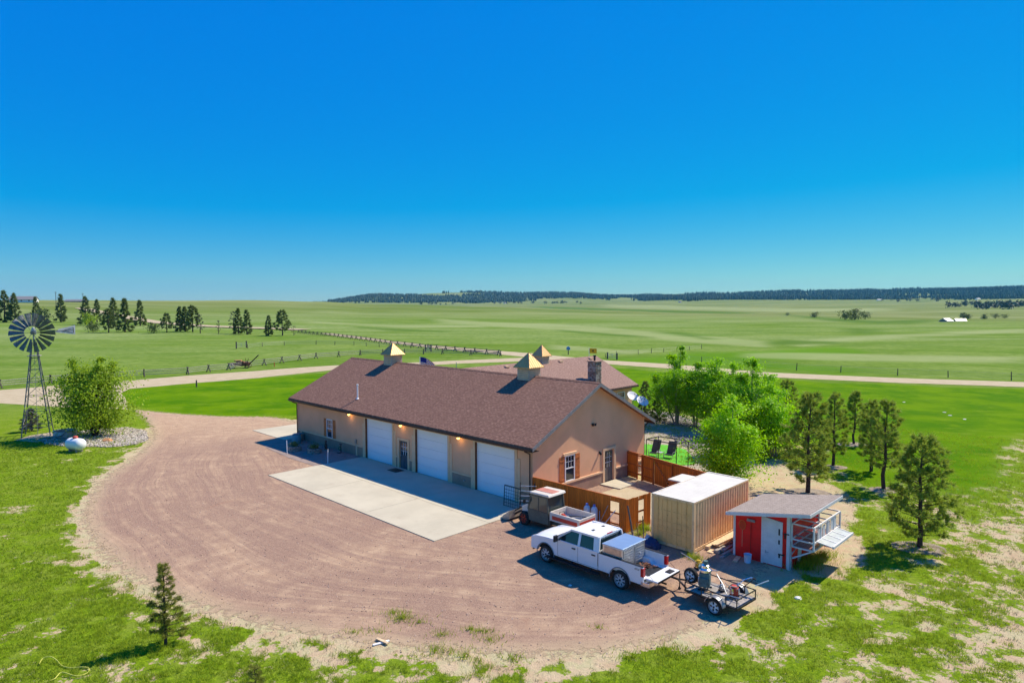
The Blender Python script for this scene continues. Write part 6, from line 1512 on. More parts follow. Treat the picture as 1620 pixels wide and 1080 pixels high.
MAT['fencedark'] = M_plain('dark_old_wood', (0.10, 0.085, 0.07), 0.9, amt=0.3)
def GL_(pts): return [tuple(g(*p)) for p in pts]
buck_fence('rail_fence', 'weathered buck and rail fence along the far side of the entrance road', GL_([(-60,621),(0,614),(80,606),(150,601),(228,596),(297,592),(330,588),(362,585),(418,578),(446,574),(500,567),(570,562),(640,560),(700,560),(745,562),(792,563.5)]), 6.0, 1.2, rr=0.07)
buck_fence('rail_fence', 'dark buck fence following the near side of the county road', [tuple(gt(*p)) for p in [(472,526),(529,532),(579,538.5),(618,544.5),(677,551.5),(751,558.5),(789,562)]], 4.6, 1.2, rr=0.08, mat='fencedark')
def wire_fence(name, label, pts, gap, h=1.2, r=0.055, wr=0.012):
    return buck_fence(name, label, pts, gap, h, 4, False, 'wire', wr) if False else _wf(name, label, pts, gap, h, r, wr)
MAT['wire'] = M_plain('fence_wire', (0.33, 0.33, 0.30), 0.6, metal=0.3)
def _wf(name, label, pts, gap, h, r, wr):
    t = thing(name, label, 'fence', pts[0]); L0 = Vector(pts[0]); posts = []
    for i in range(len(pts)-1):
        a, b_ = Vector(pts[i]), Vector(pts[i+1]); n = max(1, round((b_-a).length/gap)); posts += [a.lerp(b_, k/n) for k in range(n)]
    posts.append(Vector(pts[-1])); posts = [Vector((p.x, p.y, hz(p.x, p.y)))-L0 for p in posts][:100]; mb = MB(); rr = random.Random(4)
    for i in range(len(posts)-1):
        for z in (0.3, 0.6, 0.9, 1.1): mb.tube(posts[i]+Vector((0, 0, z*h/1.2)), posts[i+1]+Vector((0, 0, z*h/1.2)), wr, n=4)
    mb.build('wires', MAT['wire'], t)
    for p in posts:
        m = MB(); m.tube(p-Vector((0, 0, 0.1)), p+Vector((rr.uniform(-.1, .1), 0, h*rr.uniform(0.85, 1.15))), r, r*0.8, 6); m.build('post', MAT['fencedark'], t)
    return t
_wf('wire_fence', 'thin wire fence crossing the left pasture from the small gate', GL_([(392,551),(415,548),(450,546),(500,545),(560,546),(600,549),(650,551),(680,553)]), 7.0, 1.3, 0.09, 0.02)
_wf('wire_fence', 'thin post and wire fence beyond the county road at the right', GL_([(1058,570),(1110,573),(1190,578),(1260,586),(1330,589),(1420,594),(1500,597),(1600,602),(1700,606)]), 8.0, 1.3, 0.08, 0.012)
_wf('wire_fence', 'wire fence climbing away past the yellow flag', GL_([(958,566),(975,562),(1010,560),(1050,557),(1110,552)]), 6.0, 1.2, 0.07, 0.012)
def gate(label, p, q, h, yp, name='farm_gate'):
    a, b_ = g(*p), g(*q); t = thing(name, label, 'gate', a); d = b_-a
    for e in (Vector((0,0,0)), d):
        m = MB(); m.tube(e, e+Vector((0, 0, h*1.25)), 0.19, 0.18, 8); m.build('post', MAT['fencedark'], t)
    m = MB(); 
    for z in (0.25, 0.5, 0.75, 1.0): m.bar(d*0.06+Vector((0, 0, z*h)), d*0.94+Vector((0, 0, z*h)), 0.06)
    for s in (0.06, 0.5, 0.94): m.bar(d*s+Vector((0, 0, 0.25*h)), d*s+Vector((0, 0, h)), 0.06)
    m.build('panel', MAT['metal'], t)
gate('small metal gate between two black posts in the left pasture', (374,551.5), (390,550), 1.6, 0)
gate('dark ranch gate in the buck fence by the county road', (673,556), (682,556), 1.5, 0)
gate('low dark gate beside the county road behind the house', (961,567.5), (976,569), 1.2, 0)
# ------------------------------------------------------------------ windmill
wmc = g(60, 688); zh = 9.8
wmill = thing('windmill', 'tall grey farm windmill on a lattice tower at the left edge', 'windmill', wmc, R(28))
MAT['oldsteel'] = M_plain('weathered_steel', (0.20, 0.19, 0.19), 0.55, metal=0.35, amt=0.35, nscale=2)
MAT['vane'] = M_plain('pale_galvanised_sheet', (0.55, 0.55, 0.56), 0.45, metal=0.4, amt=0.2)
MAT['bladem'] = M_plain('dark_galvanised_blade', (0.15, 0.165, 0.17), 0.5, metal=0.35, amt=0.35)
hb_ = 1.12; ht_ = 0.16; ztop = 8.9
def leg(sx, sy, z):
    t = z/ztop; w_ = hb_*(1-t)+ht_*t; return Vector((sx*w_, sy*w_, z))
m = MB()
for sx in (-1, 1):
    for sy in (-1, 1): m.bar(leg(sx, sy, -0.05), leg(sx, sy, ztop), 0.085)
m.build('legs', MAT['oldsteel'], wmill)
m = MB(); zs = [0.9, 2.4, 3.8, 5.1, 6.3, 7.4]
cs_ = [(-1,-1),(1,-1),(1,1),(-1,1)]
for z in zs:
    for i in range(4): m.bar(leg(*cs_[i], z), leg(*cs_[(i+1) % 4], z), 0.04)
for k in range(len(zs)-1):
    for i in range(4):
        m.tube(leg(*cs_[i], zs[k]), leg(*cs_[(i+1) % 4], zs[k+1]), 0.012, n=4); m.tube(leg(*cs_[(i+1) % 4], zs[k]), leg(*cs_[i], zs[k+1]), 0.012, n=4)
for z in np.arange(0.4, 8.0, 0.35): a = leg(1, -1, z); m.bar(a+Vector((0.12, -0.12, 0)), a+Vector((-0.12, 0.0, 0)), 0.02)
m.build('brace', MAT['oldsteel'], wmill)
m = MB(); m.box(-0.52, 0.52, -0.52, 0.52, 7.58, 7.63); m.build('platform', MAT['weathered'], wmill)
m = MB(); m.tube((0, 0, 8.5), (0, 0, zh+0.1), 0.07); m.box(-0.2, 0.2, -0.16, 0.2, zh-0.2, zh+0.22); m.lathe([(0.18, 0), (0.14, 0.2), (0.02, 0.3)], 10, Matrix.Translation((0, 0, zh+0.22))); m.tube((0, 0, 0), (0, 0, 8.5), 0.018, n=5)
m.build('gearbox', MAT['metal'], wmill)
fwd = Vector((-wmc.x, -wmc.y, 0)).normalized(); fwd = Matrix.Rotation(R(-14), 3, 'Z') @ fwd; fwd = Matrix.Rotation(R(-28), 3, 'Z') @ fwd; side_ = Vector((-fwd.y, fwd.x, 0)); upv = Vector((0, 0, 1))
hubc = Vector((0, 0, zh))+fwd*0.42
m = MB(); m.tube(Vector((0, 0, zh)), hubc+fwd*0.12, 0.06); m.tube(hubc-fwd*0.06, hubc+fwd*0.06, 0.16, n=12)
def wp(rr, a, dep=0.0): return hubc+(side_*math.cos(a)+upv*math.sin(a))*rr+fwd*dep
for rr in (0.72, 1.45): m.path([wp(rr, 2*math.pi*k/36) for k in range(37)], 0.014, 5)
for k in range(6): m.tube(hubc, wp(1.5, 2*math.pi*k/6), 0.018, n=5)
whl = m.build('wheel', MAT['oldsteel'], wmill)
for k in range(18):
    a0 = 2*math.pi*k/18; m = MB(); vs = []
    for i in range(4):
        rr = 0.62+(1.85-0.62)*i/3
        for j in range(4):
            f = j/3-0.5; wdt = (0.20+0.34*(i/3))*f
            t_ = a0+wdt/rr*0.92; vs.append(wp(rr, t_, 0.24*f*1.0+0.05*(1-4*f*f)))
    fs = [(i*4+j, i*4+j+1, (i+1)*4+j+1, (i+1)*4+j) for i in range(3) for j in range(3)]
    n0 = len(vs); vs += [v-fwd*0.012 for v in vs]; fs += [tuple(q+n0 for q in reversed(f)) for f in fs]
    m.add(vs, fs); m.build('blade', MAT['bladem'], whl)
vd = (Vector((1, 0, 0)).lerp(Vector((0, 0, 0)), 0)); cam_right = Matrix.Rotation(R(-28), 3, 'Z') @ Vector((math.cos(math.atan2(-wmc.x, wmc.y)), math.sin(math.atan2(-wmc.x, wmc.y)), 0)); vd = (cam_right*0.96-fwd*0.28).normalized()
c0 = Vector((0, 0, zh)); m = MB(); m.bar(c0, c0+vd*3.3+upv*0.15, 0.06); m.bar(c0+upv*0.25, c0+vd*2.0+upv*0.15, 0.03)
vn_ = m.build('tail_boom', MAT['oldsteel'], wmill)
m = MB(); nrm_ = Vector((-vd.y, vd.x, 0))*0.012
out = [(1.75, 0.0), (2.1, 0.28), (3.45, 0.62), (3.45, -0.30), (2.1, -0.10)]
vs = [c0+vd*a+upv*b_+nrm_ for a, b_ in out]+[c0+vd*a+upv*b_-nrm_ for a, b_ in out]; n_ = len(out)
m.add(vs, [tuple(range(n_)), tuple(range(2*n_-1, n_-1, -1))]+[(i, (i+1) % n_, n_+(i+1) % n_, n_+i) for i in range(n_)]); m.build('vane', MAT['vane'], vn_)
m = MB(); q = [(2.35, 0.1), (3.3, 0.38), (3.3, -0.12)]
for i in range(3):
    a, b_ = q[i], q[(i+1) % 3]; m.bar(c0+vd*a[0]+upv*a[1]-nrm_*2, c0+vd*b_[0]+upv*b_[1]-nrm_*2, 0.035, 0.02)
m.build('vane_rib', MAT['darkmetal'], vn_)
sl = [g(*p) for p in [(22,697),(48,689),(88,683),(140,684),(98,692),(60,700)]]
sheet('windmill_slab', [tuple(p[:2]) for p in sl], 0.034, MAT['road'], 1.0, label='sandy pad under the windmill tower')
tc_ = g(104, 690); tr = thing('stock_tank', 'round grey metal stock tank beside the windmill', 'water tank', tc_)
m = MB(); m.lathe([(0.98, 0.0), (1.0, 0.02), (1.0, 0.55), (1.03, 0.58), (1.0, 0.60), (0.95, 0.58), (0.95, 0.3)], 24); m.build('body', MAT['vane'], tr)
m = MB(); m.lathe([(0.94, 0.40), (0.5, 0.405), (0.01, 0.41)], 24); m.build('water', MAT['glass'], tr)
lg = thing('dead_log', 'dark forked log lying on the slab beside the stock tank', 'log', g(84, 694))
m = MB(); m.path([(-0.9, 0, 0.1), (0, 0.1, 0.14), (0.8, 0.0, 0.3), (1.2, 0.2, 0.75)], [0.09, 0.08, 0.06, 0.02], 7); m.path([(0.3, 0.05, 0.2), (0.8, -0.4, 0.25), (1.4, -0.5, 0.1)], [0.06, 0.05, 0.02], 6); m.build('limb', MAT['weathered'], lg)
# propane tank
pc = g(120, 714); pt = thing('propane_tank', 'white propane tank with a red dome cap on the grass', 'propane tank', pc, R(-22))
m = MB(); rad, half = 0.50, 0.55; prof_ = [(rad*math.sin(R(a)), -half-rad*0.75*math.cos(R(a))) for a in (2, 20, 40, 60, 80, 90)]+[(rad*math.sin(R(a)), half+rad*0.75*math.cos(R(a))) for a in (90, 80, 60, 40, 20, 2)]
m.lathe(prof_, 24, Matrix.Translation((0, 0, 0.66)) @ Matrix.Rotation(R(90), 4, 'Y')); m.build('tank', MAT['white'], pt, smooth=True)
m = MB(); m.lathe([(0.2, 1.13), (0.2, 1.26), (0.14, 1.33), (0.01, 1.35)], 16); m.build('dome', M_plain('faded_red_cap', (0.55, 0.09, 0.07), 0.5), pt)
for x in (-0.42, 0.42):
    m = MB(); m.box(x-0.06, x+0.06, -0.3, 0.3, 0.0, 0.3); m.build('foot', MAT['weathered'], pt)
def rock(name, label, px, r, mat='stone', seed=1, cat='rock', h=0.7, grp=None):
    rs = np.random.default_rng(seed); bm = bmesh.new(); bmesh.ops.create_icosphere(bm, subdivisions=2, radius=r)
    for v in bm.verts:
        k = 1+0.25*(fbm(np.array([v.co.x*3+seed*9]), np.array([v.co.y*3+v.co.z*2]), r*1.2, 30, 2)[0]-0.5)*2; v.co = Vector((v.co.x*k*1.2, v.co.y*k, max(-0.2*r, v.co.z*k*h)))
    me = bpy.data.meshes.new(name); bm.to_mesh(me); bm.free(); me.materials.append(MAT[mat]); o = bpy.data.objects.new(name, me); link(o); o.location = g(*px); o.rotation_euler = (0, 0, seed); return tag(o, label, cat, grp)
MAT['orangerock'] = M_plain('orange_sandstone', (0.50, 0.24, 0.11), 0.9, bump=0.4)
MAT['whiterock'] = M_plain('white_rock', (0.72, 0.70, 0.66), 0.9, bump=0.4)
rock('boulder', 'orange sandstone boulder in the rock bed under the big bush', (170,698), 0.45, 'orangerock', 3)
rock('boulder', 'grey boulder at the left tip of the rock bed near the log', (70,697), 0.35, 'stone', 4)
# loose stones filling the rock bed and the yard border
def pebbles(name, label, poly, n, s0, s1, seed, mats, z=0.03):
    rs = np.random.default_rng(seed); xs = [p[0] for p in poly]; ys = [p[1] for p in poly]
    x = rs.uniform(min(xs), max(xs), n*3); y = rs.uniform(min(ys), max(ys), n*3); k = sdist(poly, x, y) > 0.05; x, y = x[k][:n], y[k][:n]; n = len(x)
    base = np.array([(1,0,0),(0,1,0),(-1,0,0),(0,-1,0),(0,0,.75),(0,0,-.3)], float); s = rs.uniform(s0, s1, n)
    V = base[None]*s[:, None, None]*rs.uniform(0.6, 1.3, (n, 6, 1)); a = rs.uniform(0, 6.28, n); c_, s_ = np.cos(a)[:, None], np.sin(a)[:, None]
    X = V[..., 0]*c_-V[..., 1]*s_; Y = V[..., 0]*s_+V[..., 1]*c_; V = np.stack([X+x[:, None], Y+y[:, None], V[..., 2]+z], -1).reshape(-1, 3)
    f = np.array([(0,1,4),(1,2,4),(2,3,4),(3,0,4),(1,0,5),(2,1,5),(3,2,5),(0,3,5)]); F = (np.arange(n)[:, None, None]*6+f[None]).reshape(-1, 3)
    o = mesh_np(name, V, F, mats, attrs=dict(tint=np.repeat(rs.uniform(0, 1, n), 6))); return tag(o, label, 'stones', kind='stuff')
def M_tint(name, a, b_):
    m_, nt, b = mat_new(name); n = NG(nt); nt.links.new(n.mix(n.attr('tint'), a, b_), b.inputs['Base Color']); b.inputs['Roughness'].default_value = 0.9; return m_
MAT['stones'] = M_tint('mixed_stones', (0.20, 0.16, 0.13), (0.62, 0.55, 0.47))
MAT['darkstones'] = M_tint('dark_stones', (0.09, 0.08, 0.075), (0.34, 0.30, 0.27))
pebbles('river_stones', 'mixed pale stones covering the rock bed', wbed, 5200, 0.05, 0.14, 9, MAT['stones'])
pebbles('border_stones', 'dark rock border under the row of leafy trees', G([(1018,652),(1060,655),(1105,668),(1115,678),(1060,672),(1012,664)]), 1500, 0.10, 0.26, 10, MAT['darkstones'])
pebbles('rubble', 'dark rock rubble beside the artificial turf', G([(1060,690),(1110,690),(1125,705),(1100,712),(1075,704)]), 700, 0.08, 0.2, 11, MAT['darkstones'])
pebbles('gravel_stones', 'loose stones scattered over the gravel loop', drive_s, 16000, 0.012, 0.04, 12, M_tint('loose_pink_stones', (0.14, 0.09, 0.075), (0.58, 0.44, 0.36)), 0.012)

# ------------------------------------------------------------------ old hay machine on the verge
hm_ = thing('hay_loader', 'rusty old hay machine with a raised chute by the rail fence', 'farm machine', g(384, 582), R(8))
m = MB(); m.box(-2.2, 0.6, -0.6, 0.6, 0.5, 1.05); m.prism([(-1.3, 1.05), (-1.0, 1.35), (0.2, 1.35), (0.5, 1.05)], 'y', -0.5, 0.5); m.build('body', MAT['rust'], hm_)
m = MB(); m.box(-1.5, -0.2, -0.45, 0.45, 1.36, 1.55); m.build('hood', MAT['orangerock'], hm_)
m = MB()
for y in (-0.35, 0.35): m.bar((1.0, y, 0.5), (3.0, y, 2.5), 0.12)
for k in range(7): p = Vector((1.0, 0, 0.5)).lerp(Vector((3.0, 0, 2.5)), k/6); m.bar(p-Vector((0, 0.35, 0)), p+Vector((0, 0.35, 0)), 0.07)
m.build('chute', MAT['darkmetal'], hm_)
m = MB(); m.bar((0.9, -0.3, 0.9), (1.2, -0.3, 1.9), 0.08); m.bar((0.6, 0.3, 0.9), (0.5, 0.3, 1.9), 0.08); m.box(0.5, 1.3, -0.5, 0.5, 0.6, 1.1); m.build('gear_frame', MAT['rust'], hm_)
for x, y in ((-1.9, -0.75), (-1.9, 0.75), (1.0, -0.75), (1.0, 0.75)):
    m = MB(); m.path([(x+0.45*math.cos(2*math.pi*k/14), y, 0.45+0.45*math.sin(2*math.pi*k/14)) for k in range(15)], 0.05, 6)
    for k in range(4): m.tube((x, y, 0.45), (x+0.43*math.cos(math.pi*k/2+.4), y, 0.45+0.43*math.sin(math.pi*k/2+.4)), 0.02, n=4)
    m.build('wheel', MAT['whiterock' if x < 0 and y < 0 else 'rust'], hm_)
def post(name, label, cat, px, h, r, mat, lean=0.0, z=0.0):
    m = MB(); m.tube((0, 0, -0.05), (lean, 0, h), r, r*0.9, 8); m.tube((lean, 0, h), (lean, 0, h+r*0.6), r*0.9, r*0.3, 8); o = m.build(name, mat); o.location = g(*px); return tag(o, label, cat)
post('marker_post', 'dark stub post at the lawn edge by the entrance road', 'post', (311,612), 1.0, 0.12, MAT['fencedark'])
post('marker_stake', 'orange marker stake on the verge right of the hay machine', 'stake', (434,580), 0.9, 0.08, MAT['borange'])
post('pole', 'slim pole beside the entrance road behind the garage', 'pole', (722,592), 2.2, 0.06, MAT['metal'])
mbx = thing('mailbox', 'blue topped mailbox post by the county road', 'mailbox', g(899, 561))
m = MB(); m.tube((0, 0, 0), (0, 0, 1.2), 0.12); m.build('post', MAT['fencedark'], mbx); m = MB(); m.prism([(-0.45, 1.2), (0.45, 1.2), (0.45, 1.7), (0.2, 2.0), (-0.2, 2.0), (-0.45, 1.7)], 'y', -0.3, 0.3); m.build('box', M_plain('blue_paint', (0.12, 0.28, 0.5), 0.5), mbx)
# ------------------------------------------------------------------ flags
def cloth(nx, nz, w, h, amp, droop, seed):
    rs = random.Random(seed); ph = rs.uniform(0, 6); vs = []
    for i in range(nx+1):
        for k in range(nz+1):
            u, v = i/nx, k/nz; vs.append(Vector((u*w*0.85, amp*math.sin(u*7+ph+v)*u, -v*h-droop*u*u*h)))
    return vs, [(i*(nz+1)+k, (i+1)*(nz+1)+k, (i+1)*(nz+1)+k+1, i*(nz+1)+k+1) for i in range(nx) for k in range(nz)]
fp = thing('flagpole', 'flagpole with a blue and striped flag showing over the garage ridge', 'flag', (-10.7, 76, 0), R(-8))
m = MB(); m.tube((0, 0, 0), (0, 0, 6.35), 0.05, 0.03); m.build('pole', MAT['white'], fp)
vs, fs = cloth(14, 13, 2.0, 1.1, 0.10, 0.75, 2)
mats = [M_plain('flag_blue', (0.02, 0.03, 0.22), 0.8), M_plain('flag_red', (0.55, 0.06, 0.07), 0.8), M_plain('flag_white', (0.8, 0.76, 0.74), 0.8)]
m = MB(); m.v = [tuple(v+Vector((0.05, 0, 6.3))) for v in vs]; m.f = fs; m.m = [0 if (idx//13 < 6 and idx % 13 < 7) else (1 if idx % 2 == 0 else 2) for idx in range(len(fs))]
for idx in range(len(fs)):
    i_, k_ = idx//13, idx % 13; m.m[idx] = 0 if (i_ < 6 and k_ < 7) else (1 if k_ % 2 == 0 else 2)
fl_ = m.build('flag', mats, fp, fix=False)
fp = thing('flagpole', 'flagpole with a small yellow flag showing over the house roof', 'flag', (10.35, 88, 0), R(6))
m = MB(); m.tube((0, 0, 0), (0, 0, 6.5), 0.05, 0.03); m.build('pole', MAT['white'], fp)
vs, fs = cloth(8, 6, 1.15, 0.65, 0.05, 0.08, 5); m = MB(); m.v = [tuple(v+Vector((0.05, 0, 6.45))) for v in vs]; m.f = fs; m.m = [1 if (3 <= i//6 <= 4 and 2 <= i % 6 <= 3) else 0 for i in range(len(fs))]
m.build('flag', [M_plain('flag_yellow', (0.80, 0.42, 0.02), 0.8), M_plain('flag_mark', (0.15, 0.08, 0.02), 0.8)], fp, fix=False)
# ------------------------------------------------------------------ satellite dishes
for i, (x, y, lab) in enumerate(((-13.1, 30.1, 'left white satellite dish behind the garage gable'), (-10.3, 27.7, 'right white satellite dish behind the garage gable'))):
    sdh = ything('satellite_dish', lab, 'satellite dish', x, y, 0, R(14), 'white satellite dishes')
    Md = Matrix.Translation((0, 0, 2.5)) @ Vector((0.55, -0.38, 0.72)).to_track_quat('Z', 'Y').to_matrix().to_4x4()
    m = MB(); m.lathe([(0.02, -0.10), (0.25, -0.085), (0.45, -0.04), (0.62, 0.03), (0.635, 0.03), (0.45, -0.055), (0.25, -0.10), (0.02, -0.115)], 24, Md); m.build('reflector', MAT['white'], sdh, smooth=True)
    m = MB(); m.tube((0, 0, 0), (0, 0.05, 2.35), 0.04); m.tube(Md @ Vector((0, -0.5, -0.02)), Md @ Vector((0, -0.1, 0.5)), 0.02); m.build('mast', MAT['metal'], sdh)
    m = MB(); m.tube(Md @ Vector((0, -0.1, 0.5)), Md @ Vector((0, -0.08, 0.40)), 0.05); m.build('receiver', MAT['darkmetal'], sdh)
# ------------------------------------------------------------------ behind the garage
pg = ything('canopy_frame', 'black metal canopy frame standing over the turf', 'canopy frame', 0, 0, 0)
m = MB(); q = [(-0.25, 12.9), (2.25, 13.0), (2.3, 14.6), (-0.2, 14.5)]
for i in range(4): a, b_ = q[i], q[(i+1) % 4]; m.bar((*a, 2.2), (*b_, 2.2), 0.06)
m.build('top_rail', MAT['black'], pg)
for x, y in q:
    m = MB(); m.tube((x, y, 0), (x, y, 2.2), 0.035); m.build('post', MAT['black'], pg)
for x, y, lab in ((-1.9, 16.7, 'left of two dark lounge chairs on the artificial turf'), (-0.65, 17.0, 'right of two dark lounge chairs on the artificial turf')):
    c = ything('lounge_chair', lab, 'lounge chair', x, y, 0.04, R(8), 'dark lounge chairs on the turf')
    m = MB(); m.bar((0.0, 0.15, 0.32), (0.0, -0.45, 0.30), 0.62, 0.05); m.build('seat', MAT['black'], c)
    m = MB(); m.add([(-0.34, 0.1, 0.34), (0.34, 0.1, 0.34), (0.34, 0.55, 1.25), (-0.34, 0.55, 1.25), (-0.34, 0.15, 0.32), (0.34, 0.15, 0.32), (0.34, 0.60, 1.23), (-0.34, 0.60, 1.23)], [(0,1,2,3),(7,6,5,4),(0,4,5,1),(1,5,6,2),(2,6,7,3),(3,7,4,0)]); m.build('backrest', M_plain('charcoal_sling', (0.07, 0.065, 0.06), 0.8), c)
    m = MB()
    for s in (-1, 1): m.path([(s*0.36, -0.5, 0), (s*0.36, -0.35, 0.5), (s*0.36, 0.3, 0.5), (s*0.36, 0.5, 0)], 0.02, 6)
    m.build('frame', MAT['metal'], c)
tb = ything('side_table', 'small pale side table between the lounge chairs', 'table', -1.28, 16.5, 0.04)
m = MB(); m.box(-0.22, 0.22, -0.22, 0.22, 0.42, 0.45); m.build('table_top', MAT['vane'], tb)
for sx in (-1, 1):
    for sy in (-1, 1): m = MB(); m.tube((sx*0.19, sy*0.19, 0), (sx*0.19, sy*0.19, 0.42), 0.015, n=5); m.build('leg', MAT['vane'], tb)
slab('door_step', 0.1, 1.75, 6.7, 8.5, 0.10, MAT['concrete'], 'pale concrete step at the gable door')
# ------------------------------------------------------------------ things along the garage front
def planter(x, y, lab, s=1.0, plant=True):
    t = ything('stone_planter', lab, 'planter', x, y, 0.03, 0, 'round stone planters on the gravel strip'); rs = random.Random(int(x*10))
    m = MB()
    for lv in range(3):
        for k in range(12):
            a = 2*math.pi*(k+0.5*lv)/12; r = 0.50*s; c = Vector((math.cos(a)*r, math.sin(a)*r, 0.07+lv*0.13)); M = Matrix.Translation(c) @ Matrix.Rotation(a, 4, 'Z')
            m.box(-0.08, 0.08, -0.12*s, 0.12*s, -0.06, 0.06, M=M)
    m.build('stone_ring', MAT['stone'], t); m = MB(); m.lathe([(0.45*s, 0.0), (0.45*s, 0.36)], 12); m.build('soil', MAT['darkmetal'], t)
    if plant:
        r2 = np.random.default_rng(int(abs(x)*7)); C_ = r2.normal(size=(260, 3))*np.array([0.2, 0.2, 0.12])*s+np.array([0, 0, 0.55]); V, F = leaves(C_, r2.normal(size=(260, 3)), np.full(260, 0.12), 0.6, rs=r2); mesh_np('plant', V, F, MAT['spruce'], t, attrs=dict(tint=np.repeat(r2.uniform(0, 1, 260), 4)))
planter(-25.0, -2.75, 'left stone ring planter on the gravel strip'); planter(-23.0, -2.0, 'right stone ring planter on the gravel strip')
brl = ything('rain_barrel', 'teal plastic barrel by the far end of the garage wall', 'barrel', -27.6, -1.2, 0.03)
m = MB(); m.lathe([(0.34, 0), (0.40, 0.1), (0.42, 0.4), (0.38, 0.7), (0.34, 0.78), (0.30, 0.78)], 18); m.build('body', M_plain('teal_plastic', (0.10, 0.28, 0.32), 0.5), brl, smooth=True); m = MB(); m.lathe([(0.36, 0.78), (0.36, 0.82), (0.05, 0.86)], 18); m.build('lid', M_plain('dark_teal', (0.05, 0.15, 0.18), 0.5), brl)
for x, y, lx, lab in ((-24.3, -3.75, -0.25, 'left white stake leaning in the gravel strip'), (-18.9, -3.1, -0.12, 'right white stake leaning near the apron corner')):
    m = MB(); m.tube((0, 0, 0), (lx, 0.1, 1.05), 0.03, 0.025, 6); m.tube((lx-0.0, 0.1, 1.05), (lx, 0.1, 1.09), 0.03, 0.01, 6); o = m.build('stake', MAT['white']); o.location = W(x, y, 0.02); o.rotation_euler = (0, 0, BROT); tag(o, lab, 'stake')
gn = ything('garden_statue', 'small dark statue standing against the garage base course', 'statue', -23.3, -0.75, 0.03)
m = MB(); m.lathe([(0.16, 0), (0.17, 0.08), (0.10, 0.14), (0.13, 0.35), (0.10, 0.55), (0.05, 0.6), (0.09, 0.68), (0.08, 0.78), (0.02, 0.84)], 14); m.build('figure', MAT['rust'], gn, smooth=True)
m = MB(); m.box(-0.2, 0.2, -0.2, 0.2, -0.02, 0.05); m.build('plinth', MAT['stone'], gn)
hr_ = ything('hose_reel', 'black hose reel stand against the garage base course', 'hose reel', -21.3, -0.5, 0.03)
m = MB(); m.bar((0, 0, 0), (0, 0, 0.75), 0.05); m.bar((-0.2, 0, 0.75), (0.2, 0, 0.75), 0.06); m.bar((-0.25, -0.2, 0.03), (0.25, -0.2, 0.03), 0.05); m.build('stand', MAT['black'], hr_)
m = MB(); m.path([(0.14*math.cos(t), -0.12, 0.4+0.14*math.sin(t)) for t in [2*math.pi*k/14 for k in range(15)]], 0.035, 6); m.build('hose', M_plain('green_hose', (0.03, 0.12, 0.06), 0.5), hr_)
ac = ything('utility_box', 'grey utility box at the left end of the garage wall', 'utility box', -28.6, -0.45, 0.03)
m = MB(); m.box(-0.35, 0.35, -0.3, 0.3, 0, 0.6); m.build('cabinet', MAT['wainscot'], ac, bevel=0.02); m = MB(); m.box(-0.37, 0.37, -0.32, 0.32, 0.6, 0.64); m.build('cover', MAT['greytrim'], ac)
m = MB(); m.box(-13.75, -12.65, -1.15, -0.35, 0.052, 0.07); o = m.build('door_mat', MAT['black'], bevel=0.005); o.location = W(0, 0, 0); o.rotation_euler = (0, 0, BROT); tag(o, 'dark door mat in front of the slate blue door', 'mat')
# wire panel and rack by the right garage door
wp_ = ything('livestock_hurdle', 'dark wire livestock panel leaning by the right garage door', 'wire panel', -1.35, -1.15, 0.05)
m = MB()
for k in range(8): m.tube((k*0.19, 0, 0), (k*0.19, 0.08, 1.25), 0.012, n=4)
for k in range(7): m.tube((0, 0.01*k, 0.03+k*0.2), (1.33, 0.01*k, 0.03+k*0.2), 0.012, n=4)
m.build('mesh', MAT['darkmetal'], wp_)
m = MB(); m.path([(0, 0, 0), (0, 0.08, 1.27), (1.33, 0.08, 1.27), (1.33, 0, 0)], 0.025, 6); m.build('frame', MAT['darkmetal'], wp_)
rk_ = ything('pipe_rack', 'upright rack of pale horizontal bars between garage corner and loader', 'rack', 0.15, -1.25, 0.03)
m = MB()
for x in (0.0, 0.75): m.tube((x, 0.45*(x > 0), 0), (x, 0.45*(x > 0), 1.75), 0.03)
m.build('upright', MAT['darkmetal'], rk_)
for k in range(5):
    m = MB(); m.tube((-0.05, -0.03, 0.35+k*0.3), (0.85, 0.5, 0.38+k*0.3), 0.022); m.build('bar', MAT['vane'], rk_)
for x, y, lab in ((4.55, -0.45, 'left pale grey cylinder with blue cap against the fence'), (5.0, -0.38, 'right pale grey cylinder with blue cap against the fence')):
    c = ything('gas_cylinder', lab, 'gas cylinder', x, y, 0.01, 0, 'pale cylinders against the fence')
    m = MB(); m.lathe([(0.17, 0), (0.19, 0.04), (0.19, 1.0), (0.14, 1.12), (0.06, 1.17), (0.06, 1.2)], 16); m.build('body', M_plain('pale_grey_blue', (0.48, 0.52, 0.58), 0.45), c, smooth=True)
    m = MB(); m.tube((0, 0, 1.17), (0, 0, 1.28), 0.07); m.build('cap', M_plain('blue_cap', (0.08, 0.16, 0.5), 0.5), c)
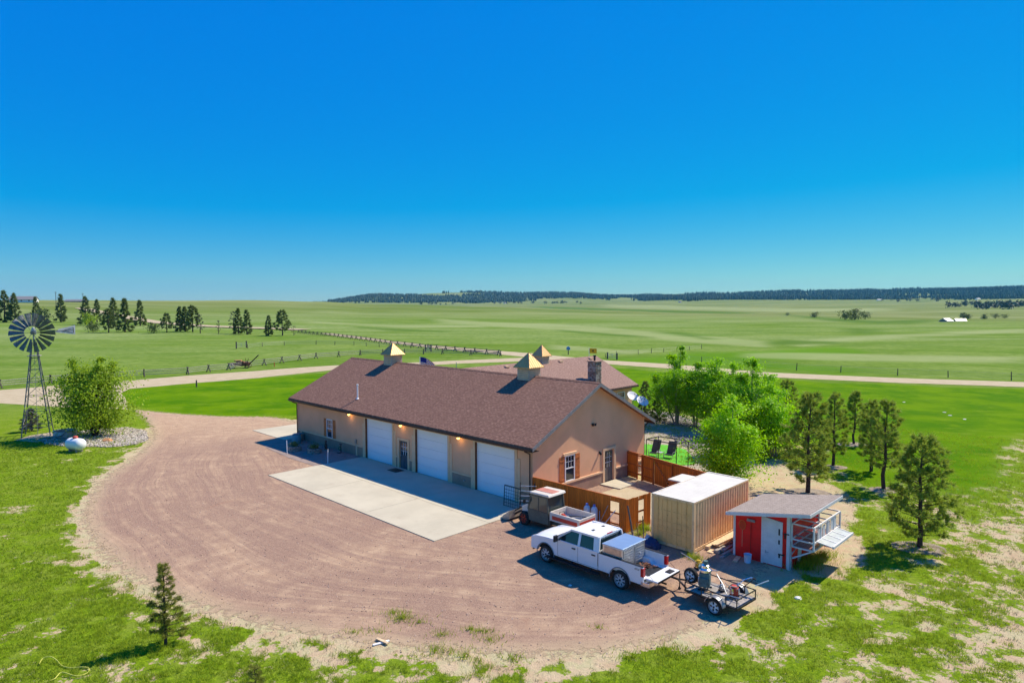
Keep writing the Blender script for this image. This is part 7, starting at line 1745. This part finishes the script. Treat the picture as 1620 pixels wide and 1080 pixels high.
for i, (a, b_, mt_, lab, r_) in enumerate((((5.35, -0.75, 0), (5.75, -0.12, 1.35), 'weathered', 'grey tool handle leaning on the fence beside the cylinders', 0.02), ((5.6, -0.9, 0), (6.25, -0.12, 1.2), 'vane', 'pale pole slanting against the fence near its gap', 0.022), ((5.5, -0.6, 0), (5.15, -0.1, 0.9), 'metal', 'short metal bar leaning left against the fence', 0.02),
    ((7.55, -0.35, 0), (6.92, 0.05, 1.55), 'fencedark', 'dark timber prop leaning on the fence corner', 0.05), ((8.35, -0.6, 0), (7.7, 0.3, 1.1), 'black', 'thin black pole leaning in front of the container door', 0.025), ((8.3, -0.9, 0.05), (7.75, -0.35, 0.9), 'rust', 'short rusty pole beside the thin black one', 0.02))):
    m = MB(); m.path([a, Vector(a).lerp(Vector(b_), 0.5)+Vector((0.01, 0.01, 0)), b_], r_, 7); o = m.build('pole', MAT[mt_]); o.location = W(0, 0, 0); o.rotation_euler = (0, 0, BROT); tag(o, lab, 'pole')
wb_ = ything('wheelbarrow', 'upturned grey wheelbarrow among tools at the fence foot', 'wheelbarrow', 5.75, -0.85, 0)
m = MB(); m.add([(-0.35, -0.25, 0.3), (0.4, -0.3, 0.35), (0.4, 0.3, 0.35), (-0.35, 0.25, 0.3), (-0.2, -0.12, 0.6), (0.2, -0.14, 0.62), (0.2, 0.14, 0.62), (-0.2, 0.12, 0.6)], [(4,5,6,7),(0,1,5,4),(1,2,6,5),(2,3,7,6),(3,0,4,7)]); m.build('tray', MAT['metal'], wb_)
m = MB(); m.path([(-0.9, -0.3, 0.25), (0.2, -0.2, 0.3), (0.6, 0, 0.25)], 0.02, 6); m.path([(-0.9, 0.3, 0.25), (0.2, 0.2, 0.3), (0.6, 0, 0.25)], 0.02, 6); m.build('handles', MAT['darkmetal'], wb_)
m = MB(); m.tube((0.6, -0.05, 0.2), (0.6, 0.05, 0.2), 0.19, n=14); m.build('wheel', MAT['rubber'], wb_)
def heap(name, label, cat, x, y, r, h, mat, seed):
    rs = np.random.default_rng(seed); bm = bmesh.new(); bmesh.ops.create_icosphere(bm, subdivisions=4, radius=1)
    for v in bm.verts:
        n_ = fbm(np.array([v.co.x*2+seed]), np.array([v.co.y*2+v.co.z]), 0.7, 31, 4)[0]; k = 0.75+0.55*n_; v.co = Vector((v.co.x*r*k, v.co.y*r*k, max(-0.02, v.co.z*h*k)))
    me = bpy.data.meshes.new(name); bm.to_mesh(me); bm.free(); me.materials.append(mat); me.polygons.foreach_set('use_smooth', [True]*len(me.polygons)); o = bpy.data.objects.new(name, me); link(o); o.location = W(x, y, 0.0); return tag(o, label, cat)
heap('tarp_bundle', 'crumpled dark blue tarp bundle at the foot of the container doors', 'tarp', 8.9, -0.75, 0.45, 0.5, M_plain('dark_blue_tarp', (0.02, 0.03, 0.09), 0.35), 3)
heap('plastic_bag', 'crumpled pale grey bag lying on the dark tarp bundle', 'bag', 8.72, -0.80, 0.2, 0.62, M_plain('grey_bag', (0.4, 0.42, 0.46), 0.4), 5)
# lumber between container and shed
rs_ = random.Random(8); nb_ = 0
LG = 'boards stacked between the container and the red shed'
labs = ['wide pale sheet on top of the lumber beside the container', 'reddish plank lying over the pale sheets', 'grey plank lowest of the lumber beside the shed', 'second grey plank up beside the shed post', 'long brown board against the container foot', 'short pale board at the near end of the lumber', 'weathered board on the shed side of the stack', 'thin tan batten across the lumber', 'dark plank half hidden under the pale sheet']
for k, (x, y, z, w_, l_, t_, r_, mt_) in enumerate([(11.22, 1.2, 0.20, 0.42, 4.3, 0.04, 1, 'lumber'), (11.72, 1.4, 0.26, 0.16, 3.2, 0.05, -5, 'rust'), (12.1, 0.3, 0.0, 0.15, 4.2, 0.07, 2, 'weathered'), (12.05, 0.6, 0.08, 0.14, 4.0, 0.06, -2, 'weathered'), (11.02, 0.9, 0.0, 0.2, 4.9, 0.18, 0, 'lumber'), (11.3, 0.55, 0.0, 0.3, 1.6, 0.05, 6, 'lumber'), (11.88, 0.9, 0.15, 0.15, 3.9, 0.06, 1, 'weathered'), (11.5, 1.0, 0.32, 0.1, 3.6, 0.04, -3, 'lumber'), (11.55, 0.8, 0.0, 0.3, 4.2, 0.14, 0, 'weathered')]):
    m = MB(); m.box(0, w_, 0, l_, 0, t_); o = m.build('board', MAT[mt_], bevel=0.004); o.location = W(x, y, z+0.012); o.rotation_euler = (0, 0, BROT+R(r_)); tag(o, labs[k], 'board', LG)
m = MB(); m.box(0, 0.22, 0, 0.75, 0, 0.05); o = m.build('board', MAT['lumber'], bevel=0.004); o.location = W(12.75, 0.35, 0.012); o.rotation_euler = (0, 0, BROT+R(12)); tag(o, 'short plank lying by itself in front of the red shed', 'board')
bu = ything('bucket', 'white plastic bucket with blue contents in front of the red shed', 'bucket', 13.3, 0.80, 0.01)
m = MB(); m.lathe([(0.15, 0), (0.18, 0.38), (0.19, 0.40), (0.17, 0.40), (0.14, 0.03)], 18); m.build('pail', M_plain('bluish_white_plastic', (0.62, 0.70, 0.82), 0.4), bu, smooth=True); m = MB(); m.path([(0.18*math.cos(t), 0.02, 0.38-0.16*math.sin(t)) for t in [math.pi*k/8 for k in range(9)]], 0.006, 5); m.build('handle', MAT['metal'], bu)
m = MB(); m.tube((0, 0, 0), (-0.12, 0.1, 1.45), 0.018); o = m.build('stick', MAT['weathered']); o.location = W(15.35, 0.95, 0); o.rotation_euler = (0, 0, BROT); tag(o, 'long grey stick leaning at the right corner of the red shed', 'stick')
ld_ = ything('frame_rack', 'blue grey framed panel leaning behind the container end', 'panel', 11.2, 6.35, 0, R(20))
m = MB(); m.bar((0, 0, 0), (0.1, 0.5, 1.6), 0.07); m.bar((0.5, 0, 0), (0.6, 0.5, 1.6), 0.07); [m.bar((0.02*k, 0.1*k, 0.3*k), (0.5+0.02*k, 0.1*k, 0.3*k), 0.05) for k in range(1, 6)]; m.build('frame', MAT['metal'], ld_)
# two crossed planks, stones
for px, l_, r_, lab, mt_, z in (((590,1021), 0.62, -35+44, 'lower of two crossed planks at the drive edge', 'whiterock', 0.012), ((596,1012), 0.62, -75+44, 'upper of two crossed planks at the drive edge', 'lumber', 0.06)):
    m = MB(); m.box(0, l_, -0.055, 0.055, 0, 0.04); o = m.build('plank', MAT[mt_], bevel=0.003); o.location = g(*px)+Vector((0, 0, z)); o.rotation_euler = (0, 0, R(30 if z < .05 else -38)); tag(o, lab, 'plank', 'crossed planks')
rock('stone', 'white stone in the grass in front of the red shed', (1262,946), 0.13, 'whiterock', 6); rock('stone', 'pale stone in the shade edge beside the pickup', (902,926), 0.08, 'whiterock', 7)
for i, (px, lab) in enumerate((((1430,636), 'leftmost white stone on the right lawn'), ((1494,652), 'middle white stone on the right lawn'), ((1503,657), 'white stone just right of the middle one on the lawn'), ((1526,663), 'rightmost white stone on the right lawn'))): rock('stone', lab, px, 0.16, 'whiterock', 20+i, h=0.4, grp='white stones on the lawn')
# yellow hose in the lower left grass
m = MB(); hp = [g(*p)+Vector((0, 0, 0.06)) for p in [(40,1026),(58,1027),(72,1031)]]; 
hp2 = [g(*p)+Vector((0, 0, z)) for p, z in (((62,1052), .05), ((68,1046), .12), ((80,1045), .16), ((90,1048), .1), ((98,1054), .04), ((112,1058), .05), ((128,1058), .08), ((140,1058), .05), ((138,1066), .05), ((120,1072), .08), ((98,1068), .12), ((86,1076), .06), ((70,1080), .05))]
def crv(P):
    o_ = []
    for i in range(len(P)-1):
        p0, p1, p2, p3 = P[max(0, i-1)], P[i], P[i+1], P[min(len(P)-1, i+2)]
        for t in (0, .25, .5, .75): o_.append(0.5*((2*p1)+(p2-p0)*t+(2*p0-5*p1+4*p2-p3)*t*t+(3*p1-p0-3*p2+p3)*t**3))
    return o_+[P[-1]]
m.path(crv(hp2), 0.016, 6); tag(m.build('garden_hose', M_plain('yellow_hose', (0.55, 0.55, 0.10), 0.5)), 'yellow hose looping through the lower left grass', 'hose')
# weeds growing through the gravel and against things
def weeds(spots, name, label, mat='tuft', seed=60):
    rs = np.random.default_rng(seed); Vs, Fs, Ts, o_ = [], [], [], 0
    for (px, py, r, h, n) in spots:
        c = g(px, py); a = rs.uniform(0, 6.28, n); q = np.abs(rs.normal(size=n))*r*0.5; P0 = np.stack([c.x+np.cos(a)*q*1.4, c.y+np.sin(a)*q, np.full(n, 0.0)], -1)
        D = np.stack([rs.normal(size=n)*0.5, rs.normal(size=n)*0.5, np.ones(n)], -1); V, F = spikes(P0, D, h*rs.uniform(0.4, 1.2, n), np.full(n, 0.022), rs); Vs.append(V); Fs.append(F+o_); o_ += len(V); Ts.append(np.repeat(rs.uniform(0, 1, n), 3))
    return tag(mesh_np(name, np.vstack(Vs), np.vstack(Fs), MAT[mat], attrs=dict(tint=np.concatenate(Ts))), label, 'weeds', kind='stuff')
weeds([(622,970,.5,.25,90),(638,978,.7,.38,170),(662,985,.4,.25,60),(700,1004,.5,.25,90),(743,996,.4,.25,70),(757,998,.4,.28,70),(770,1000,.4,.2,50),(775,1012,.6,.25,110),(560,1000,.5,.2,70),(945,993,.3,.2,50),(600,1000,.5,.2,60),(690,1030,.7,.3,150),(735,1038,.6,.3,140),(810,1042,.5,.25,110),(1000,1040,.6,.3,150),(1060,1035,.9,.35,220)], 'weeds', 'straggling weeds growing through the gravel edge')
weeds([(1100,884,.5,.35,200),(1090,880,.4,.3,120)], 'container_weeds', 'yellow green weeds at the near corner of the container', 'tuft', 61)
weeds([(1272,898,.7,.5,500),(1285,890,.8,.55,500),(1300,880,.7,.5,350),(1020,838,.6,.5,350),(1012,846,.5,.4,200)], 'tall_weeds', 'tall green weeds beside the red shed and the container', 'tuft', 62)

# ------------------------------------------------------------------ far away
def farhouse(label, px, w_, d_, h_, rh, wall, roofm, rz, eave=0.5):
    p = gt(*px); t = thing('far_house', label, 'house', p, rz)
    m = MB(); m.box(-w_/2, w_/2, -d_/2, d_/2, -1.5, h_); m.prism([(-d_/2, h_), (d_/2, h_), (0, h_+rh*0.95)], 'x', -w_/2, w_/2); m.build('wall', wall, t)
    m = MB()
    for s in (-1, 1): m.add([(-w_/2-eave, s*(d_/2+eave), h_-0.2), (w_/2+eave, s*(d_/2+eave), h_-0.2), (w_/2+eave, 0, h_+rh), (-w_/2-eave, 0, h_+rh), (-w_/2-eave, s*(d_/2+eave), h_-0.45), (w_/2+eave, s*(d_/2+eave), h_-0.45), (w_/2+eave, 0, h_+rh-0.25), (-w_/2-eave, 0, h_+rh-0.25)], [(0,1,2,3),(7,6,5,4),(0,4,5,1),(1,5,6,2),(2,6,7,3),(3,7,4,0)])
    m.build('roof', roofm, t)
    for k in range(3):
        x = -w_*0.3+k*w_*0.3; m = MB(); m.box(x-0.7, x+0.7, -d_/2-0.06, -d_/2-0.01, h_*0.35, h_*0.75); m.build('window', MAT['glass'], t)
    return t
farhouse('hilltop house with white garage doors on the far left skyline', (38,476.5), 22, 11, 3.0, 3.2, MAT['white'], MAT['greytrim'], R(15))
farhouse('low dark roofed building on the skyline left of centre of the pines', (121,476.2), 20, 8, 1.2, 1.6, MAT['greytrim'], MAT['greytrim'], R(5))
farhouse('larger farm shed with a pale metal roof in the far hollow', (1497,510.5), 7.5, 5, 0.8, 1.8, MAT['weathered'], MAT['vane'], R(30)); farhouse('smaller farm shed with a pale roof right of the larger one', (1519,510), 6, 4, 0.7, 1.4, MAT['weathered'], MAT['vane'], R(-15))
for i, (x, yb, yt, lab) in enumerate(((89,484,464,'left power pole on the far left hillside'), (132,486,466,'right power pole on the far left hillside'))):
    p = gt(x, yb); h = (yb-yt)*math.hypot(p.x, p.y)/FOC; t = thing('power_pole', lab, 'power pole', p, 0, 'power poles on the far hillside')
    m = MB(); m.tube((0, 0, -0.3), (0, 0, h), 0.28, 0.2, 7); m.build('pole', MAT['fencedark'], t); m = MB(); m.bar((-1.2, 0, h*0.93), (1.2, 0, h*0.93), 0.2); m.build('crossarm', MAT['fencedark'], t)
for i, (x, y, w_, lab) in enumerate(((1391,476.5,16,'far white roofed barn below the ridge, left of the wooded knoll'), (1547,475.5,18,'far pale barn below the ridge near the right side'), (1076,479,9,'tiny far building at the foot of the ridge in the centre right'), (799,480,12,'far house in the trees behind the main hill'))):
    farhouse(lab, (x, y), w_, 10, 3.2, 2.4, MAT['white'], MAT['controof'] if i < 2 else MAT['wainscot'], R(20*i))
# ------------------------------------------------------------------ air
hzb = MB(); hzb.box(-6300, 6300, -6300, 6300, -40, 190)
hz_o = hzb.build('haze', [], None)
hm = bpy.data.materials.new('air'); hm.use_nodes = True; nt = hm.node_tree; nt.nodes.clear()
pv = nt.nodes.new('ShaderNodeVolumePrincipled'); pv.inputs['Color'].default_value = (0.18, 0.62, 0.98, 1); pv.inputs['Density'].default_value = 0.00005; pv.inputs['Anisotropy'].default_value = 0.2
om = nt.nodes.new('ShaderNodeOutputMaterial'); nt.links.new(pv.outputs[0], om.inputs['Volume'])
hz_o.data.materials.clear(); hz_o.data.materials.append(hm)
tag(hz_o, 'thin blue haze over the prairie', 'haze', kind='stuff')
